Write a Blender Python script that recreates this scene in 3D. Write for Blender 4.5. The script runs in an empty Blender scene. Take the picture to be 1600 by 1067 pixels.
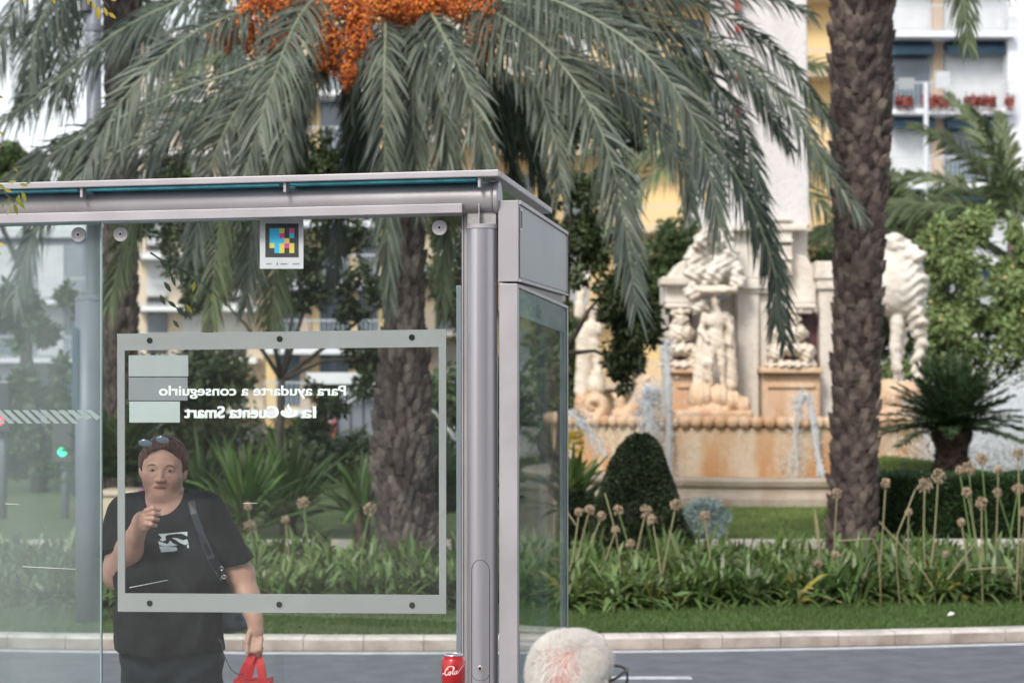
import bpy, math, random
import numpy as np
from mathutils import Vector, Matrix
rnd = random.Random(7)
rng = np.random.default_rng(11)
S = bpy.context.scene
COL = S.collection
PI = math.pi

# ------------------------------------------------------------------ camera
FP = 3111.0            # focal length in photo pixels (1600 wide)
HY = 595.0             # horizon row
ZC = 1.82
cam_d = bpy.data.cameras.new("camera")
cam = bpy.data.objects.new("camera", cam_d)
COL.objects.link(cam)
cam.location = (0, 0, ZC)
cam.rotation_euler = (math.radians(90), 0, 0)
cam_d.sensor_width = 36.0
cam_d.lens = FP * 36 / 1600
cam_d.shift_y = (HY - 533.5) / 1600
cam_d.clip_start = 0.1
cam_d.clip_end = 2000
cam_d.dof.use_dof = True
cam_d.dof.focus_distance = 6.4
cam_d.dof.aperture_fstop = 4.7
S.camera = cam

# ------------------------------------------------------------------ world and sun
SUN_EL, SUN_AZ = math.radians(40), math.radians(205)   # azimuth from +y, clockwise
w = bpy.data.worlds.new("World"); S.world = w; w.use_nodes = True
nt = w.node_tree; nt.nodes.clear()
sky = nt.nodes.new("ShaderNodeTexSky"); sky.sky_type = 'NISHITA'; sky.sun_disc = False
sky.sun_elevation = SUN_EL; sky.sun_rotation = SUN_AZ
sky.air_density = 1.0; sky.dust_density = 1.5; sky.ozone_density = 1.0
hsv = nt.nodes.new("ShaderNodeHueSaturation"); hsv.inputs['Saturation'].default_value = 0.24
bg = nt.nodes.new("ShaderNodeBackground"); bg.inputs['Strength'].default_value = 0.15
wo = nt.nodes.new("ShaderNodeOutputWorld")
nt.links.new(sky.outputs[0], hsv.inputs['Color']); nt.links.new(hsv.outputs[0], bg.inputs[0]); nt.links.new(bg.outputs[0], wo.inputs[0])
sd = bpy.data.lights.new("sun", 'SUN'); sun = bpy.data.objects.new("sun", sd); COL.objects.link(sun)
sd.energy = 1.8; sd.angle = math.radians(14); sd.color = (1.0, 0.93, 0.83)
sdir = Vector((math.sin(SUN_AZ) * math.cos(SUN_EL), math.cos(SUN_AZ) * math.cos(SUN_EL), math.sin(SUN_EL)))
sun.rotation_euler = sdir.to_track_quat('Z', 'Y').to_euler()
sun.location = (0, 0, 30)
S.view_settings.view_transform = 'Standard'; S.view_settings.look = 'None'
S.view_settings.exposure = 0.72; S.view_settings.gamma = 1.0
S.cycles.use_denoising = True
S.cycles.max_bounces = 6; S.cycles.transparent_max_bounces = 16
S.cycles.diffuse_bounces = 3; S.cycles.glossy_bounces = 3
S.cycles.caustics_reflective = False; S.cycles.caustics_refractive = False

# ------------------------------------------------------------------ helpers
def W(px, py, D):
    return np.array([(px - 800) / FP * D, D, ZC - (py - HY) / FP * D])

def tag(o, label=None, cat=None, group=None, kind=None):
    if label: o['label'] = label
    if cat: o['category'] = cat
    if group: o['group'] = group
    if kind: o['kind'] = kind
    return o

def empty(name, loc=(0, 0, 0), rz=0.0):
    o = bpy.data.objects.new(name, None); COL.objects.link(o)
    o.location = loc; o.rotation_euler = (0, 0, rz); o.empty_display_size = .2
    return o

class MB:
    """collects verts and faces, linked as one mesh"""
    def __init__(s): s.v = []; s.f = []; s.n = 0; s.m = []
    def add(s, V, F, mi=0):
        V = np.asarray(V, float).reshape(-1, 3)
        s.v.append(V)
        for f in F: s.f.append([i + s.n for i in f]); s.m.append(mi)
        s.n += len(V)
    def addq(s, V, F, mi=0):
        """numpy quads"""
        V = np.asarray(V, float).reshape(-1, 3); F = np.asarray(F)
        s.v.append(V); s.f.extend((F + s.n).tolist()); s.m.extend([mi] * len(F)); s.n += len(V)
    def box(s, a, b, mi=0):
        x0, y0, z0 = a; x1, y1, z1 = b
        V = [(x0,y0,z0),(x1,y0,z0),(x1,y1,z0),(x0,y1,z0),(x0,y0,z1),(x1,y0,z1),(x1,y1,z1),(x0,y1,z1)]
        s.add(V, [(0,3,2,1),(4,5,6,7),(0,1,5,4),(1,2,6,5),(2,3,7,6),(3,0,4,7)], mi)
    def prism(s, pts, y0, y1, mi=0, axis='y'):
        """polygon in xz (axis y), yz (axis x) or xy (axis z) extruded along the axis"""
        n = len(pts); V = []
        for t in (y0, y1):
            for (a, b) in pts:
                V.append((a, t, b) if axis == 'y' else (t, a, b) if axis == 'x' else (a, b, t))
        F = [tuple(range(n)), tuple(range(2*n-1, n-1, -1))] + [(i, i+n, (i+1) % n + n, (i+1) % n) for i in range(n)]
        s.add(V, F, mi)
    def tube(s, path, rad, n=12, cap=True, mi=0, closed=False):
        P = np.asarray(path, float); m = len(P)
        R = np.full(m, rad) if np.isscalar(rad) else np.asarray(rad, float)
        T = np.gradient(P, axis=0); T /= np.linalg.norm(T, axis=1)[:, None] + 1e-12
        up = np.array([0, 0, 1.]) if abs(T[0][2]) < .9 else np.array([0, 1., 0])
        V = []; u = np.cross(T[0], up); u /= np.linalg.norm(u)
        ang = np.arange(n) * 2 * PI / n
        for i in range(m):
            u = u - T[i] * np.dot(u, T[i]); u /= np.linalg.norm(u) + 1e-12
            v = np.cross(T[i], u)
            V.append(P[i] + R[i] * (np.cos(ang)[:, None] * u + np.sin(ang)[:, None] * v))
        V = np.concatenate(V); F = []
        for i in range(m - 1):
            for j in range(n):
                F.append((i*n+j, i*n+(j+1) % n, (i+1)*n+(j+1) % n, (i+1)*n+j))
        if cap: F.append(tuple(range(n-1, -1, -1))); F.append(tuple((m-1)*n + j for j in range(n)))
        s.add(V, F, mi)
    def lathe(s, prof, c=(0, 0, 0), n=24, a0=0, a1=2*PI, mi=0):
        full = abs(a1 - a0 - 2*PI) < 1e-6; k = n if full else n + 1
        A = a0 + (a1 - a0) * np.arange(k) / n
        V = [(c[0]+r*math.cos(a), c[1]+r*math.sin(a), c[2]+z) for (r, z) in prof for a in A]
        F = []
        for i in range(len(prof)-1):
            for j in range(n):
                j2 = (j+1) % k
                F.append((i*k+j, i*k+j2, (i+1)*k+j2, (i+1)*k+j))
        if full:
            if prof[0][0] > 1e-6: F.append(tuple(range(k-1, -1, -1)))
            if prof[-1][0] > 1e-6: F.append(tuple((len(prof)-1)*k + j for j in range(k)))
        s.add(V, F, mi)
    def build(s, name, mat, parent=None, smooth=False, bevel=0, bseg=2):
        me = bpy.data.meshes.new(name)
        V = np.concatenate(s.v) if s.v else np.zeros((0, 3))
        me.from_pydata(V.tolist(), [], s.f)
        mats = mat if isinstance(mat, (list, tuple)) else [mat]
        for m_ in mats: me.materials.append(m_)
        if len(mats) > 1: me.polygons.foreach_set('material_index', s.m)
        if smooth: me.polygons.foreach_set('use_smooth', [True] * len(me.polygons))
        me.update()
        o = bpy.data.objects.new(name, me); COL.objects.link(o)
        if parent: o.parent = parent
        if bevel:
            b = o.modifiers.new('bevel', 'BEVEL'); b.width = bevel; b.segments = bseg; b.limit_method = 'ANGLE'; b.angle_limit = math.radians(35)
            if smooth is False: me.polygons.foreach_set('use_smooth', [False] * len(me.polygons))
        return o

def raw(name, V, F, mat, parent=None, smooth=True, mi=None):
    me = bpy.data.meshes.new(name)
    V = np.asarray(V, np.float32); F = np.asarray(F, np.int32); k = F.shape[1]
    me.vertices.add(len(V)); me.vertices.foreach_set('co', V.ravel())
    me.loops.add(F.size); me.loops.foreach_set('vertex_index', F.ravel())
    me.polygons.add(len(F)); me.polygons.foreach_set('loop_start', np.arange(len(F), dtype=np.int32) * k)
    try: me.polygons.foreach_set('loop_total', np.full(len(F), k, np.int32))
    except Exception: pass
    mats = mat if isinstance(mat, (list, tuple)) else [mat]
    for m_ in mats: me.materials.append(m_)
    if mi is not None: me.polygons.foreach_set('material_index', np.asarray(mi, np.int32))
    me.polygons.foreach_set('use_smooth', np.full(len(F), bool(smooth)))
    me.update(); me.validate()
    o = bpy.data.objects.new(name, me); COL.objects.link(o)
    if parent: o.parent = parent
    return o

def copy_tree(o, parent=None):
    c = o.copy(); COL.objects.link(c)
    if parent: c.parent = parent
    for ch in [x for x in bpy.data.objects if x.parent == o]: copy_tree(ch, c)
    return c

# ------------------------------------------------------------------ materials
def new_mat(name):
    m = bpy.data.materials.new(name); m.use_nodes = True
    return m, m.node_tree, m.node_tree.nodes['Principled BSDF']

def mat(name, col, rough=.6, metal=0, var=.0, scale=8, bump=0, bscale=None, island=0, col2=None, detail=5, spec=.5, coat=0, mix_lo=.35, mix_hi=.65, stretch=None, trans=0):
    m, t, b = new_mat(name); N = t.nodes; L = t.links
    c1 = (*col, 1); c2 = (*(col2 if col2 else tuple(min(1, c * (1 + var)) for c in col)), 1)
    if not col2 and var: c1 = (*[c * (1 - var) for c in col], 1)
    b.inputs['Roughness'].default_value = rough; b.inputs['Metallic'].default_value = metal
    b.inputs['Specular IOR Level'].default_value = spec
    b.inputs['Coat Weight'].default_value = coat
    tc = N.new('ShaderNodeTexCoord'); mp = N.new('ShaderNodeMapping'); L.new(tc.outputs['Object'], mp.inputs[0])
    if stretch: mp.inputs['Scale'].default_value = stretch
    cur = None
    if var or col2:
        no = N.new('ShaderNodeTexNoise'); no.inputs['Scale'].default_value = scale; no.inputs['Detail'].default_value = detail
        L.new(mp.outputs[0], no.inputs['Vector'])
        mr = N.new('ShaderNodeMapRange'); mr.inputs[1].default_value = mix_lo; mr.inputs[2].default_value = mix_hi
        L.new(no.outputs['Fac'], mr.inputs[0])
        mx = N.new('ShaderNodeMix'); mx.data_type = 'RGBA'; mx.inputs['A'].default_value = c1; mx.inputs['B'].default_value = c2
        L.new(mr.outputs[0], mx.inputs['Factor']); cur = mx.outputs['Result']
    if island:
        g = N.new('ShaderNodeNewGeometry'); h = N.new('ShaderNodeHueSaturation')
        mr2 = N.new('ShaderNodeMapRange'); mr2.inputs[3].default_value = 1 - island; mr2.inputs[4].default_value = 1 + island
        mr3 = N.new('ShaderNodeMapRange'); mr3.inputs[3].default_value = .5 - island * .05; mr3.inputs[4].default_value = .5 + island * .04
        L.new(g.outputs['Random Per Island'], mr2.inputs[0]); L.new(mr2.outputs[0], h.inputs['Value'])
        L.new(g.outputs['Random Per Island'], mr3.inputs[0]); L.new(mr3.outputs[0], h.inputs['Hue'])
        if cur: L.new(cur, h.inputs['Color'])
        else: h.inputs['Color'].default_value = c1
        cur = h.outputs[0]
    if cur: L.new(cur, b.inputs['Base Color'])
    else: b.inputs['Base Color'].default_value = c1
    if bump:
        n2 = N.new('ShaderNodeTexNoise'); n2.inputs['Scale'].default_value = bscale or scale * 4; n2.inputs['Detail'].default_value = 6
        L.new(mp.outputs[0], n2.inputs['Vector'])
        bm = N.new('ShaderNodeBump'); bm.inputs['Strength'].default_value = bump; bm.inputs['Distance'].default_value = .02
        L.new(n2.outputs['Fac'], bm.inputs['Height']); L.new(bm.outputs[0], b.inputs['Normal'])
    if trans:   # leaf translucency
        tr = N.new('ShaderNodeBsdfTranslucent'); ms = N.new('ShaderNodeMixShader'); ms.inputs[0].default_value = trans
        if cur: L.new(cur, tr.inputs[0])
        else: tr.inputs[0].default_value = c1
        out = N['Material Output']; L.new(b.outputs[0], ms.inputs[1]); L.new(tr.outputs[0], ms.inputs[2]); L.new(ms.outputs[0], out.inputs[0])
    return m

def glass(name, tint=(.93, .97, .96), ior=1.5, dust_veil=0.0, dcol=(.6, .64, .64), film=0, gain=1.0):
    m, t, b = new_mat(name); N = t.nodes; L = t.links; N.remove(b)
    fr = N.new('ShaderNodeFresnel'); ge = N.new('ShaderNodeNewGeometry'); io = N.new('ShaderNodeMapRange'); io.inputs[3].default_value = ior; io.inputs[4].default_value = 1/ior
    L.new(ge.outputs['Backfacing'], io.inputs[0]); L.new(io.outputs[0], fr.inputs[0])
    mu = N.new('ShaderNodeMath'); mu.operation = 'MULTIPLY'; mu.inputs[1].default_value = gain; L.new(fr.outputs[0], mu.inputs[0])
    tr = N.new('ShaderNodeBsdfTransparent'); tr.inputs[0].default_value = (*tint, 1)
    gl = N.new('ShaderNodeBsdfGlossy'); gl.inputs['Roughness'].default_value = .0
    ms = N.new('ShaderNodeMixShader'); L.new(mu.outputs[0], ms.inputs[0]); L.new(tr.outputs[0], ms.inputs[1]); L.new(gl.outputs[0], ms.inputs[2])
    last = ms.outputs[0]
    if dust_veil:  # diffuse smudges: dust, plus a painted stand-in for reflected haze
        tc = N.new('ShaderNodeTexCoord'); mp = N.new('ShaderNodeMapping'); mp.inputs['Scale'].default_value = (1.2, 1.2, .45); L.new(tc.outputs['Object'], mp.inputs[0])
        no = N.new('ShaderNodeTexNoise'); no.inputs['Scale'].default_value = 3.0; no.inputs['Detail'].default_value = 7; no.inputs['Roughness'].default_value = .65
        L.new(mp.outputs[0], no.inputs['Vector'])
        mr = N.new('ShaderNodeMapRange'); mr.inputs[1].default_value = .3; mr.inputs[2].default_value = .75; mr.inputs[3].default_value = dust_veil * .55; mr.inputs[4].default_value = dust_veil * 1.6
        L.new(no.outputs['Fac'], mr.inputs[0])
        # fine scratches
        wv = N.new('ShaderNodeTexVoronoi'); wv.feature = 'DISTANCE_TO_EDGE'; wv.inputs['Scale'].default_value = 2.2
        L.new(mp.outputs[0], wv.inputs['Vector'])
        c = N.new('ShaderNodeMath'); c.operation = 'LESS_THAN'; c.inputs[1].default_value = .0012; L.new(wv.outputs['Distance'], c.inputs[0])
        c2 = N.new('ShaderNodeMath'); c2.operation = 'MULTIPLY'; c2.inputs[1].default_value = .018; L.new(c.outputs[0], c2.inputs[0])
        ad = N.new('ShaderNodeMath'); ad.operation = 'ADD'; L.new(mr.outputs[0], ad.inputs[0]); L.new(c2.outputs[0], ad.inputs[1])
        df = N.new('ShaderNodeBsdfDiffuse'); df.inputs[0].default_value = (*dcol, 1)
        m2 = N.new('ShaderNodeMixShader'); L.new(ad.outputs[0], m2.inputs[0]); L.new(last, m2.inputs[1]); L.new(df.outputs[0], m2.inputs[2]); last = m2.outputs[0]
    L.new(last, N['Material Output'].inputs[0])
    return m

def emis(name, col, s):
    m, t, b = new_mat(name); b.inputs['Base Color'].default_value = (*col, 1)
    b.inputs['Emission Color'].default_value = (*col, 1); b.inputs['Emission Strength'].default_value = s
    return m

# ------------------------------------------------------------------ implicit surfaces
def smin(a, b, k):
    if k <= 0: return np.minimum(a, b)
    h = np.clip(.5 + .5 * (b - a) / k, 0, 1)
    return b * (1 - h) + a * h - k * h * (1 - h)
def smax(a, b, k): return -smin(-a, -b, k)
def s_ell(P, c, r, rot=None):
    q = P - np.asarray(c, np.float32)
    if rot is not None: q = q @ np.asarray(rot, np.float32)
    r = np.asarray(r, np.float32)
    k0 = np.linalg.norm(q / r, axis=1); k1 = np.linalg.norm(q / (r * r), axis=1) + 1e-9
    return k0 * (k0 - 1) / k1
def s_cap(P, a, b, r1, r2, fl=None):
    """tapered capsule; fl = (axis vector, factor) squashes the section along that axis"""
    a = np.asarray(a, np.float32); b = np.asarray(b, np.float32)
    pa = P - a; ba = b - a
    h = np.clip(pa @ ba / (ba @ ba), 0, 1)
    q = pa - h[:, None] * ba
    if fl is not None:
        ax = np.asarray(fl[0], np.float32); ax = ax / np.linalg.norm(ax)
        q = q + np.outer(q @ ax, ax) * (1 / fl[1] - 1)
    return np.linalg.norm(q, axis=1) - (r1 + (r2 - r1) * h)
def rotz(a):
    c, s = math.cos(a), math.sin(a); return np.array([[c, -s, 0], [s, c, 0], [0, 0, 1.]])
def rotx(a):
    c, s = math.cos(a), math.sin(a); return np.array([[1., 0, 0], [0, c, -s], [0, s, c]])
def roty(a):
    c, s = math.cos(a), math.sin(a); return np.array([[c, 0, s], [0, 1., 0], [-s, 0, c]])
def axis(lo, hi, h, fine=()):
    """grid line positions with finer spacing inside given ranges [(a, b, h)]"""
    x = lo; out = [lo]
    while x < hi:
        hh = h
        for (a, b, f) in fine:
            if a <= x <= b: hh = min(hh, f)
        x += hh; out.append(x)
    return np.array(out, np.float32)
def nets(fn, X, Y, Z, B=6):
    nx, ny, nz = len(X), len(Y), len(Z)
    V = np.full((nx, ny, nz), 1.0, np.float32)
    cx = list(range(0, nx, B)) ; cy = list(range(0, ny, B)); cz = list(range(0, nz, B))
    mid = lambda A, i: .5 * (A[i] + A[min(i + B, len(A)) - 1])
    mx = np.array([mid(X, i) for i in cx]); my = np.array([mid(Y, i) for i in cy]); mz = np.array([mid(Z, i) for i in cz])
    G = np.stack(np.meshgrid(mx, my, mz, indexing='ij'), -1).reshape(-1, 3).astype(np.float32)
    hx = max(np.diff(X).max(), np.diff(Y).max(), np.diff(Z).max()) * B
    D = fn(G).reshape(len(cx), len(cy), len(cz))
    near = np.abs(D) < hx * 1.05
    sgn = np.where(D < 0, -1.0, 1.0).astype(np.float32)
    for a, i in enumerate(cx):
        for b, j in enumerate(cy):
            V[i:i+B, j:j+B, :] = np.repeat(sgn[a, b], B)[:nz][None, None, :]
    idx = np.argwhere(near)
    for s0 in range(0, len(idx), 1500):
        pts = []; slots = []
        for (a, b, c) in idx[s0:s0+1500]:
            i, j, k = cx[a], cy[b], cz[c]
            g = np.meshgrid(np.arange(i, min(i+B, nx)), np.arange(j, min(j+B, ny)), np.arange(k, min(k+B, nz)), indexing='ij')
            slots.append(np.stack([q.ravel() for q in g], 1))
        sl = np.concatenate(slots)
        V[sl[:, 0], sl[:, 1], sl[:, 2]] = fn(np.stack([X[sl[:, 0]], Y[sl[:, 1]], Z[sl[:, 2]]], 1))
    ins = V < 0
    cid = np.full((nx-1, ny-1, nz-1), -1, np.int64)
    acc_i = []; acc_p = []; quads = []
    A3 = (X, Y, Z); shape = (nx-1, ny-1, nz-1)
    for ax in range(3):
        sl0 = [slice(None)]*3; sl1 = [slice(None)]*3; sl0[ax] = slice(0, -1); sl1[ax] = slice(1, None)
        ch = ins[tuple(sl0)] != ins[tuple(sl1)]
        e = np.argwhere(ch)
        o1, o2 = [(1, 2), (2, 0), (0, 1)][ax]
        ok = (e[:, o1] > 0) & (e[:, o2] > 0) & (e[:, o1] < shape[o1]) & (e[:, o2] < shape[o2])
        e = e[ok]
        if not len(e): continue
        e2 = e.copy(); e2[:, ax] += 1
        v0 = V[e[:, 0], e[:, 1], e[:, 2]]; v1 = V[e2[:, 0], e2[:, 1], e2[:, 2]]
        t = v0 / (v0 - v1)
        p = np.stack([A3[0][e[:, 0]], A3[1][e[:, 1]], A3[2][e[:, 2]]], 1).astype(np.float64)
        p[:, ax] += t * (A3[ax][e2[:, ax]] - A3[ax][e[:, ax]])
        qs = []
        for (d1, d2) in ((0, 0), (-1, 0), (-1, -1), (0, -1)):
            c = e.copy(); c[:, o1] += d1; c[:, o2] += d2
            lin = (c[:, 0] * shape[1] + c[:, 1]) * shape[2] + c[:, 2]
            qs.append(lin); acc_i.append(lin); acc_p.append(p)
        q = np.stack(qs, 1)
        flip = v0 > 0
        q[flip] = q[flip][:, ::-1]
        quads.append(q)
    if not quads: return np.zeros((0, 3)), np.zeros((0, 4), int)
    I = np.concatenate(acc_i); Pp = np.concatenate(acc_p)
    u, inv = np.unique(I, return_inverse=True)
    cnt = np.bincount(inv)
    Vt = np.stack([np.bincount(inv, Pp[:, k]) / cnt for k in range(3)], 1)
    Q = np.searchsorted(u, np.concatenate(quads))
    return Vt, Q
def vnoise(P, s, seed=0):
    """cheap smooth pseudo noise, about -1..1"""
    q = P * s
    a = np.sin(q[:, 0] * 1.7 + seed) * np.cos(q[:, 1] * 2.3 + seed * 1.3) + np.sin(q[:, 2] * 2.1 + q[:, 0] * .9 + seed * .7)
    b = np.sin(q[:, 1] * 3.9 - q[:, 2] * 2.7 + seed) * np.sin(q[:, 0] * 4.3 + q[:, 2] * 1.1)
    return (a * .35 + b * .3)
M = {}
M['metal'] = mat('painted_metal', (.31, .295, .312), .45, metal=.3, var=.11, scale=5, bump=.02, bscale=60)
M['metal_light'] = mat('light_metal', (.375, .36, .385), .45, metal=.25, var=.09, scale=6)
M['metal_blue'] = mat('grey_blue_panel', (.25, .275, .31), .4, metal=.2, var=.08, scale=3)
M['steel'] = mat('brushed_steel', (.45, .44, .48), .30, metal=.75, var=.04, scale=6, bump=.01, bscale=200, stretch=(1, 1, .05))
M['steel_dark'] = mat('dark_steel', (.10, .10, .11), .4, metal=.6, var=.1)
M['bolt'] = mat('bolt_steel', (.45, .43, .43), .35, metal=.7, var=.1, scale=60)
M['hole'] = mat('black_hole', (.008, .008, .008), .9)
M['frame_grey'] = mat('poster_frame_grey', (.33, .335, .345), .6, var=.06, scale=2.5, bump=.02)
M['glass'] = glass('pane_glass', (.95, .97, .965), dust_veil=.008, dcol=(.5, .53, .53), gain=.68)
M['glass_dusty'] = glass('dusty_pane_glass', (.90, .94, .945), dust_veil=.15, dcol=(.36, .43, .43))  # grey layer is dust and also the veil of reflected light
M['glass_panel'] = glass('panel_glass', (.95, .98, .98), dust_veil=.02, dcol=(.4, .5, .5), gain=.42)
M['glass_edge'] = mat('glass_edge_green', (.32, .42, .42), .3, var=.05)
M['teal'] = mat('teal_roof_glass', (.07, .36, .46), .3, var=.3, scale=14, stretch=(1, 3, 1))
M['white_sticker'] = mat('white_sticker', (.68, .67, .72), .5, var=.03)
M['letter_white'] = mat('white_lettering', (.90, .93, .93), .6, var=.06, scale=30)
M['black_sticker'] = mat('black_sticker', (.035, .035, .042), .5, var=.05)
M['cyan'] = mat('cyan_print', (.03, .50, .85), .5, var=.03); M['yellow_p'] = mat('yellow_print', (.75, .62, .10), .5, var=.03)
M['magenta'] = mat('magenta_print', (.72, .06, .32), .5, var=.03)
M['hatch'] = mat('hatch_sticker', (.66, .67, .64), .6, var=.05)
M['tape1'] = mat('grey_film', (.40, .43, .44), .6, var=.03); M['tape2'] = mat('dark_grey_film', (.27, .29, .31), .6, var=.03); M['tape3'] = mat('pale_film', (.50, .56, .57), .6, var=.03)
M['asphalt'] = mat('asphalt', (.135, .145, .17), .85, var=.15, scale=5, bump=.6, bscale=140, detail=10)
M['pave'] = mat('pavement_slabs', (.30, .29, .28), .8, var=.12, scale=3, bump=.2)
M['line'] = mat('road_paint', (.50, .52, .56), .7, var=.15, scale=12)
M['kerb'] = mat('kerb_stone', (.27, .22, .19), .8, col2=(.46, .40, .36), scale=5, bump=.2, bscale=50)
M['kerb_top'] = mat('kerb_top_stone', (.50, .47, .44), .8, var=.22, scale=6, bump=.2, bscale=50)
M['lawn'] = mat('lawn_ground', (.055, .095, .022), .9, col2=(.085, .13, .034), scale=2.2, bump=.6, bscale=90)
M['grass'] = mat('grass_blades', (.075, .13, .032), .7, var=.2, scale=.8, island=.35, trans=.3)
M['grass_light'] = mat('grass_blades_light', (.23, .31, .085), .7, var=.2, scale=.8, island=.3, trans=.3)
M['soil'] = mat('soil', (.05, .036, .025), .95, var=.3, scale=8, bump=.5)
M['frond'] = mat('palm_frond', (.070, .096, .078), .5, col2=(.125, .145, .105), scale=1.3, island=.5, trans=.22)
M['frond_dark'] = mat('palm_frond_dark', (.035, .056, .040), .55, var=.25, scale=1.3, island=.35, trans=.18)  # shaded copy of the frond colour for inner, rear and silhouetted fronds
M['frond_dry'] = mat('palm_frond_green', (.10, .135, .06), .55, var=.25, scale=1.3, island=.4, trans=.22)
M['rachis'] = mat('palm_rachis', (.17, .20, .13), .5, var=.2)
M['boot'] = mat('palm_boot', (.045, .033, .029), .9, col2=(.125, .095, .084), scale=9, island=.5, bump=.5, bscale=40)
M['boot_dark'] = mat('palm_fibre', (.030, .022, .019), .95, var=.3, scale=20, bump=.6)  # dark fibre; its tone also paints shade into gaps between leaf bases
M['boot_grey'] = mat('palm_boot_grey', (.048, .036, .032), .9, col2=(.115, .092, .084), scale=6, island=.5, bump=.5, bscale=40)
M['fruit'] = mat('palm_dates', (.50, .115, .022), .5, col2=(.62, .20, .035), scale=3, island=.35)
M['fruit_stalk'] = mat('date_stalk', (.50, .10, .035), .5, var=.2)
M['cycad'] = mat('cycad_leaf', (.060, .105, .042), .45, var=.2, scale=2, island=.35, trans=.15)
M['yucca'] = mat('yucca_leaf', (.10, .17, .05), .5, var=.25, scale=2, island=.4, trans=.2)
M['cycad_trunk'] = mat('cycad_trunk', (.050, .030, .022), .95, col2=(.09, .06, .045), scale=9, island=.4, bump=.6)
M['agap'] = mat('agapanthus_leaf', (.068, .118, .030), .42, col2=(.14, .20, .066), scale=1.1, island=.45, trans=.25)
M['agap_yellow'] = mat('agapanthus_yellow', (.30, .26, .06), .6, var=.2, island=.3, trans=.2)
M['stalk'] = mat('dry_stalk', (.24, .22, .12), .7, var=.15, scale=4)
M['stalk_green'] = mat('green_stalk', (.12, .19, .06), .7, var=.15, scale=4)
M['seed'] = mat('dry_seed_head', (.36, .275, .19), .8, island=.3, var=.1, trans=.15)
M['topiary'] = mat('topiary_leaf', (.022, .036, .014), .6, island=.5, var=.25, scale=3)
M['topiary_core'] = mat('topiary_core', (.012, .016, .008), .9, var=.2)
M['hedge'] = mat('hedge_leaf', (.025, .058, .016), .6, island=.45, var=.2, scale=2, trans=.15)
M['silver'] = mat('silver_leaf', (.40, .50, .48), .7, island=.3, var=.15, trans=.1)
M['tree_dark'] = mat('dark_tree_leaf', (.038, .056, .020), .55, island=.6, col2=(.06, .085, .028), scale=1.2, trans=.25)
M['tree_light'] = mat('light_tree_leaf', (.17, .24, .085), .55, island=.45, col2=(.26, .34, .14), scale=1.2, trans=.3)
M['tree_mid'] = mat('mid_tree_leaf', (.07, .11, .04), .55, island=.5, col2=(.10, .15, .055), scale=1.2, trans=.3)
M['leaf_near'] = mat('near_leaf', (.16, .20, .03), .45, island=.4, col2=(.26, .26, .03), scale=14, trans=.35)
M['leaf_yellow'] = mat('yellow_leaf', (.45, .33, .03), .5, island=.3, var=.2, trans=.3)
M['bark'] = mat('tree_bark', (.06, .05, .04), .9, var=.3, scale=8, bump=.5)
M['citrus'] = mat('pale_citrus_fruit', (.42, .36, .13), .5, var=.1)
def stained(name, base, stain, zlo, zhi, sc=3.0, amt=1.0, hi=None):
    """stone with rust coloured run marks (mineral stains with their own streaky shape)"""
    m, t, b = new_mat(name); N = t.nodes; L = t.links
    tc = N.new('ShaderNodeTexCoord'); mp = N.new('ShaderNodeMapping'); mp.inputs['Scale'].default_value = (1, 1, .22); L.new(tc.outputs['Object'], mp.inputs[0])
    n1 = N.new('ShaderNodeTexNoise'); n1.inputs['Scale'].default_value = sc; n1.inputs['Detail'].default_value = 6; L.new(mp.outputs[0], n1.inputs[0])
    r1 = N.new('ShaderNodeMapRange'); r1.inputs[1].default_value = .44; r1.inputs[2].default_value = .60; r1.inputs[4].default_value = amt; L.new(n1.outputs['Fac'], r1.inputs[0])
    sp = N.new('ShaderNodeSeparateXYZ'); L.new(tc.outputs['Object'], sp.inputs[0])
    rz = N.new('ShaderNodeMapRange'); rz.inputs[1].default_value = zlo; rz.inputs[2].default_value = zhi; rz.inputs[3].default_value = 1; rz.inputs[4].default_value = .12; L.new(sp.outputs[2], rz.inputs[0])
    mu = N.new('ShaderNodeMath'); mu.operation = 'MULTIPLY'; L.new(r1.outputs[0], mu.inputs[0]); L.new(rz.outputs[0], mu.inputs[1])
    mx = N.new('ShaderNodeMix'); mx.data_type = 'RGBA'; mx.inputs['A'].default_value = (*base, 1); mx.inputs['B'].default_value = (*stain, 1); L.new(mu.outputs[0], mx.inputs['Factor'])
    n3 = N.new('ShaderNodeTexNoise'); n3.inputs['Scale'].default_value = 14; n3.inputs['Detail'].default_value = 8; L.new(tc.outputs['Object'], n3.inputs[0])
    r3 = N.new('ShaderNodeMapRange'); r3.inputs[1].default_value = .52; r3.inputs[2].default_value = .85; r3.inputs[4].default_value = .40; L.new(n3.outputs['Fac'], r3.inputs[0])
    mx2 = N.new('ShaderNodeMix'); mx2.data_type = 'RGBA'; L.new(mx.outputs['Result'], mx2.inputs['A']); mx2.inputs['B'].default_value = (.30, .22, .15, 1); L.new(r3.outputs[0], mx2.inputs['Factor'])
    L.new(mx2.outputs['Result'], b.inputs['Base Color']); b.inputs['Roughness'].default_value = .75
    bm = N.new('ShaderNodeBump'); bm.inputs['Strength'].default_value = .5; bm.inputs['Distance'].default_value = .03; L.new(n3.outputs['Fac'], bm.inputs['Height']); L.new(bm.outputs[0], b.inputs['Normal'])
    return m
M['stone'] = stained('white_fountain_stone', (.66, .59, .50), (.50, .36, .23), .5, 2.6, 4, .7)
M['stone_basin'] = stained('stained_basin_stone', (.62, .50, .37), (.50, .22, .06), .25, 1.7, 3.2, 1.0)
M['stone_step'] = stained('step_stone', (.42, .36, .30), (.34, .25, .18), .0, .9, 3, .9)
M['stone_shaft'] = stained('grey_white_shaft_stone', (.58, .56, .57), (.46, .43, .42), 1.2, 12.0, 3, .6)
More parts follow.
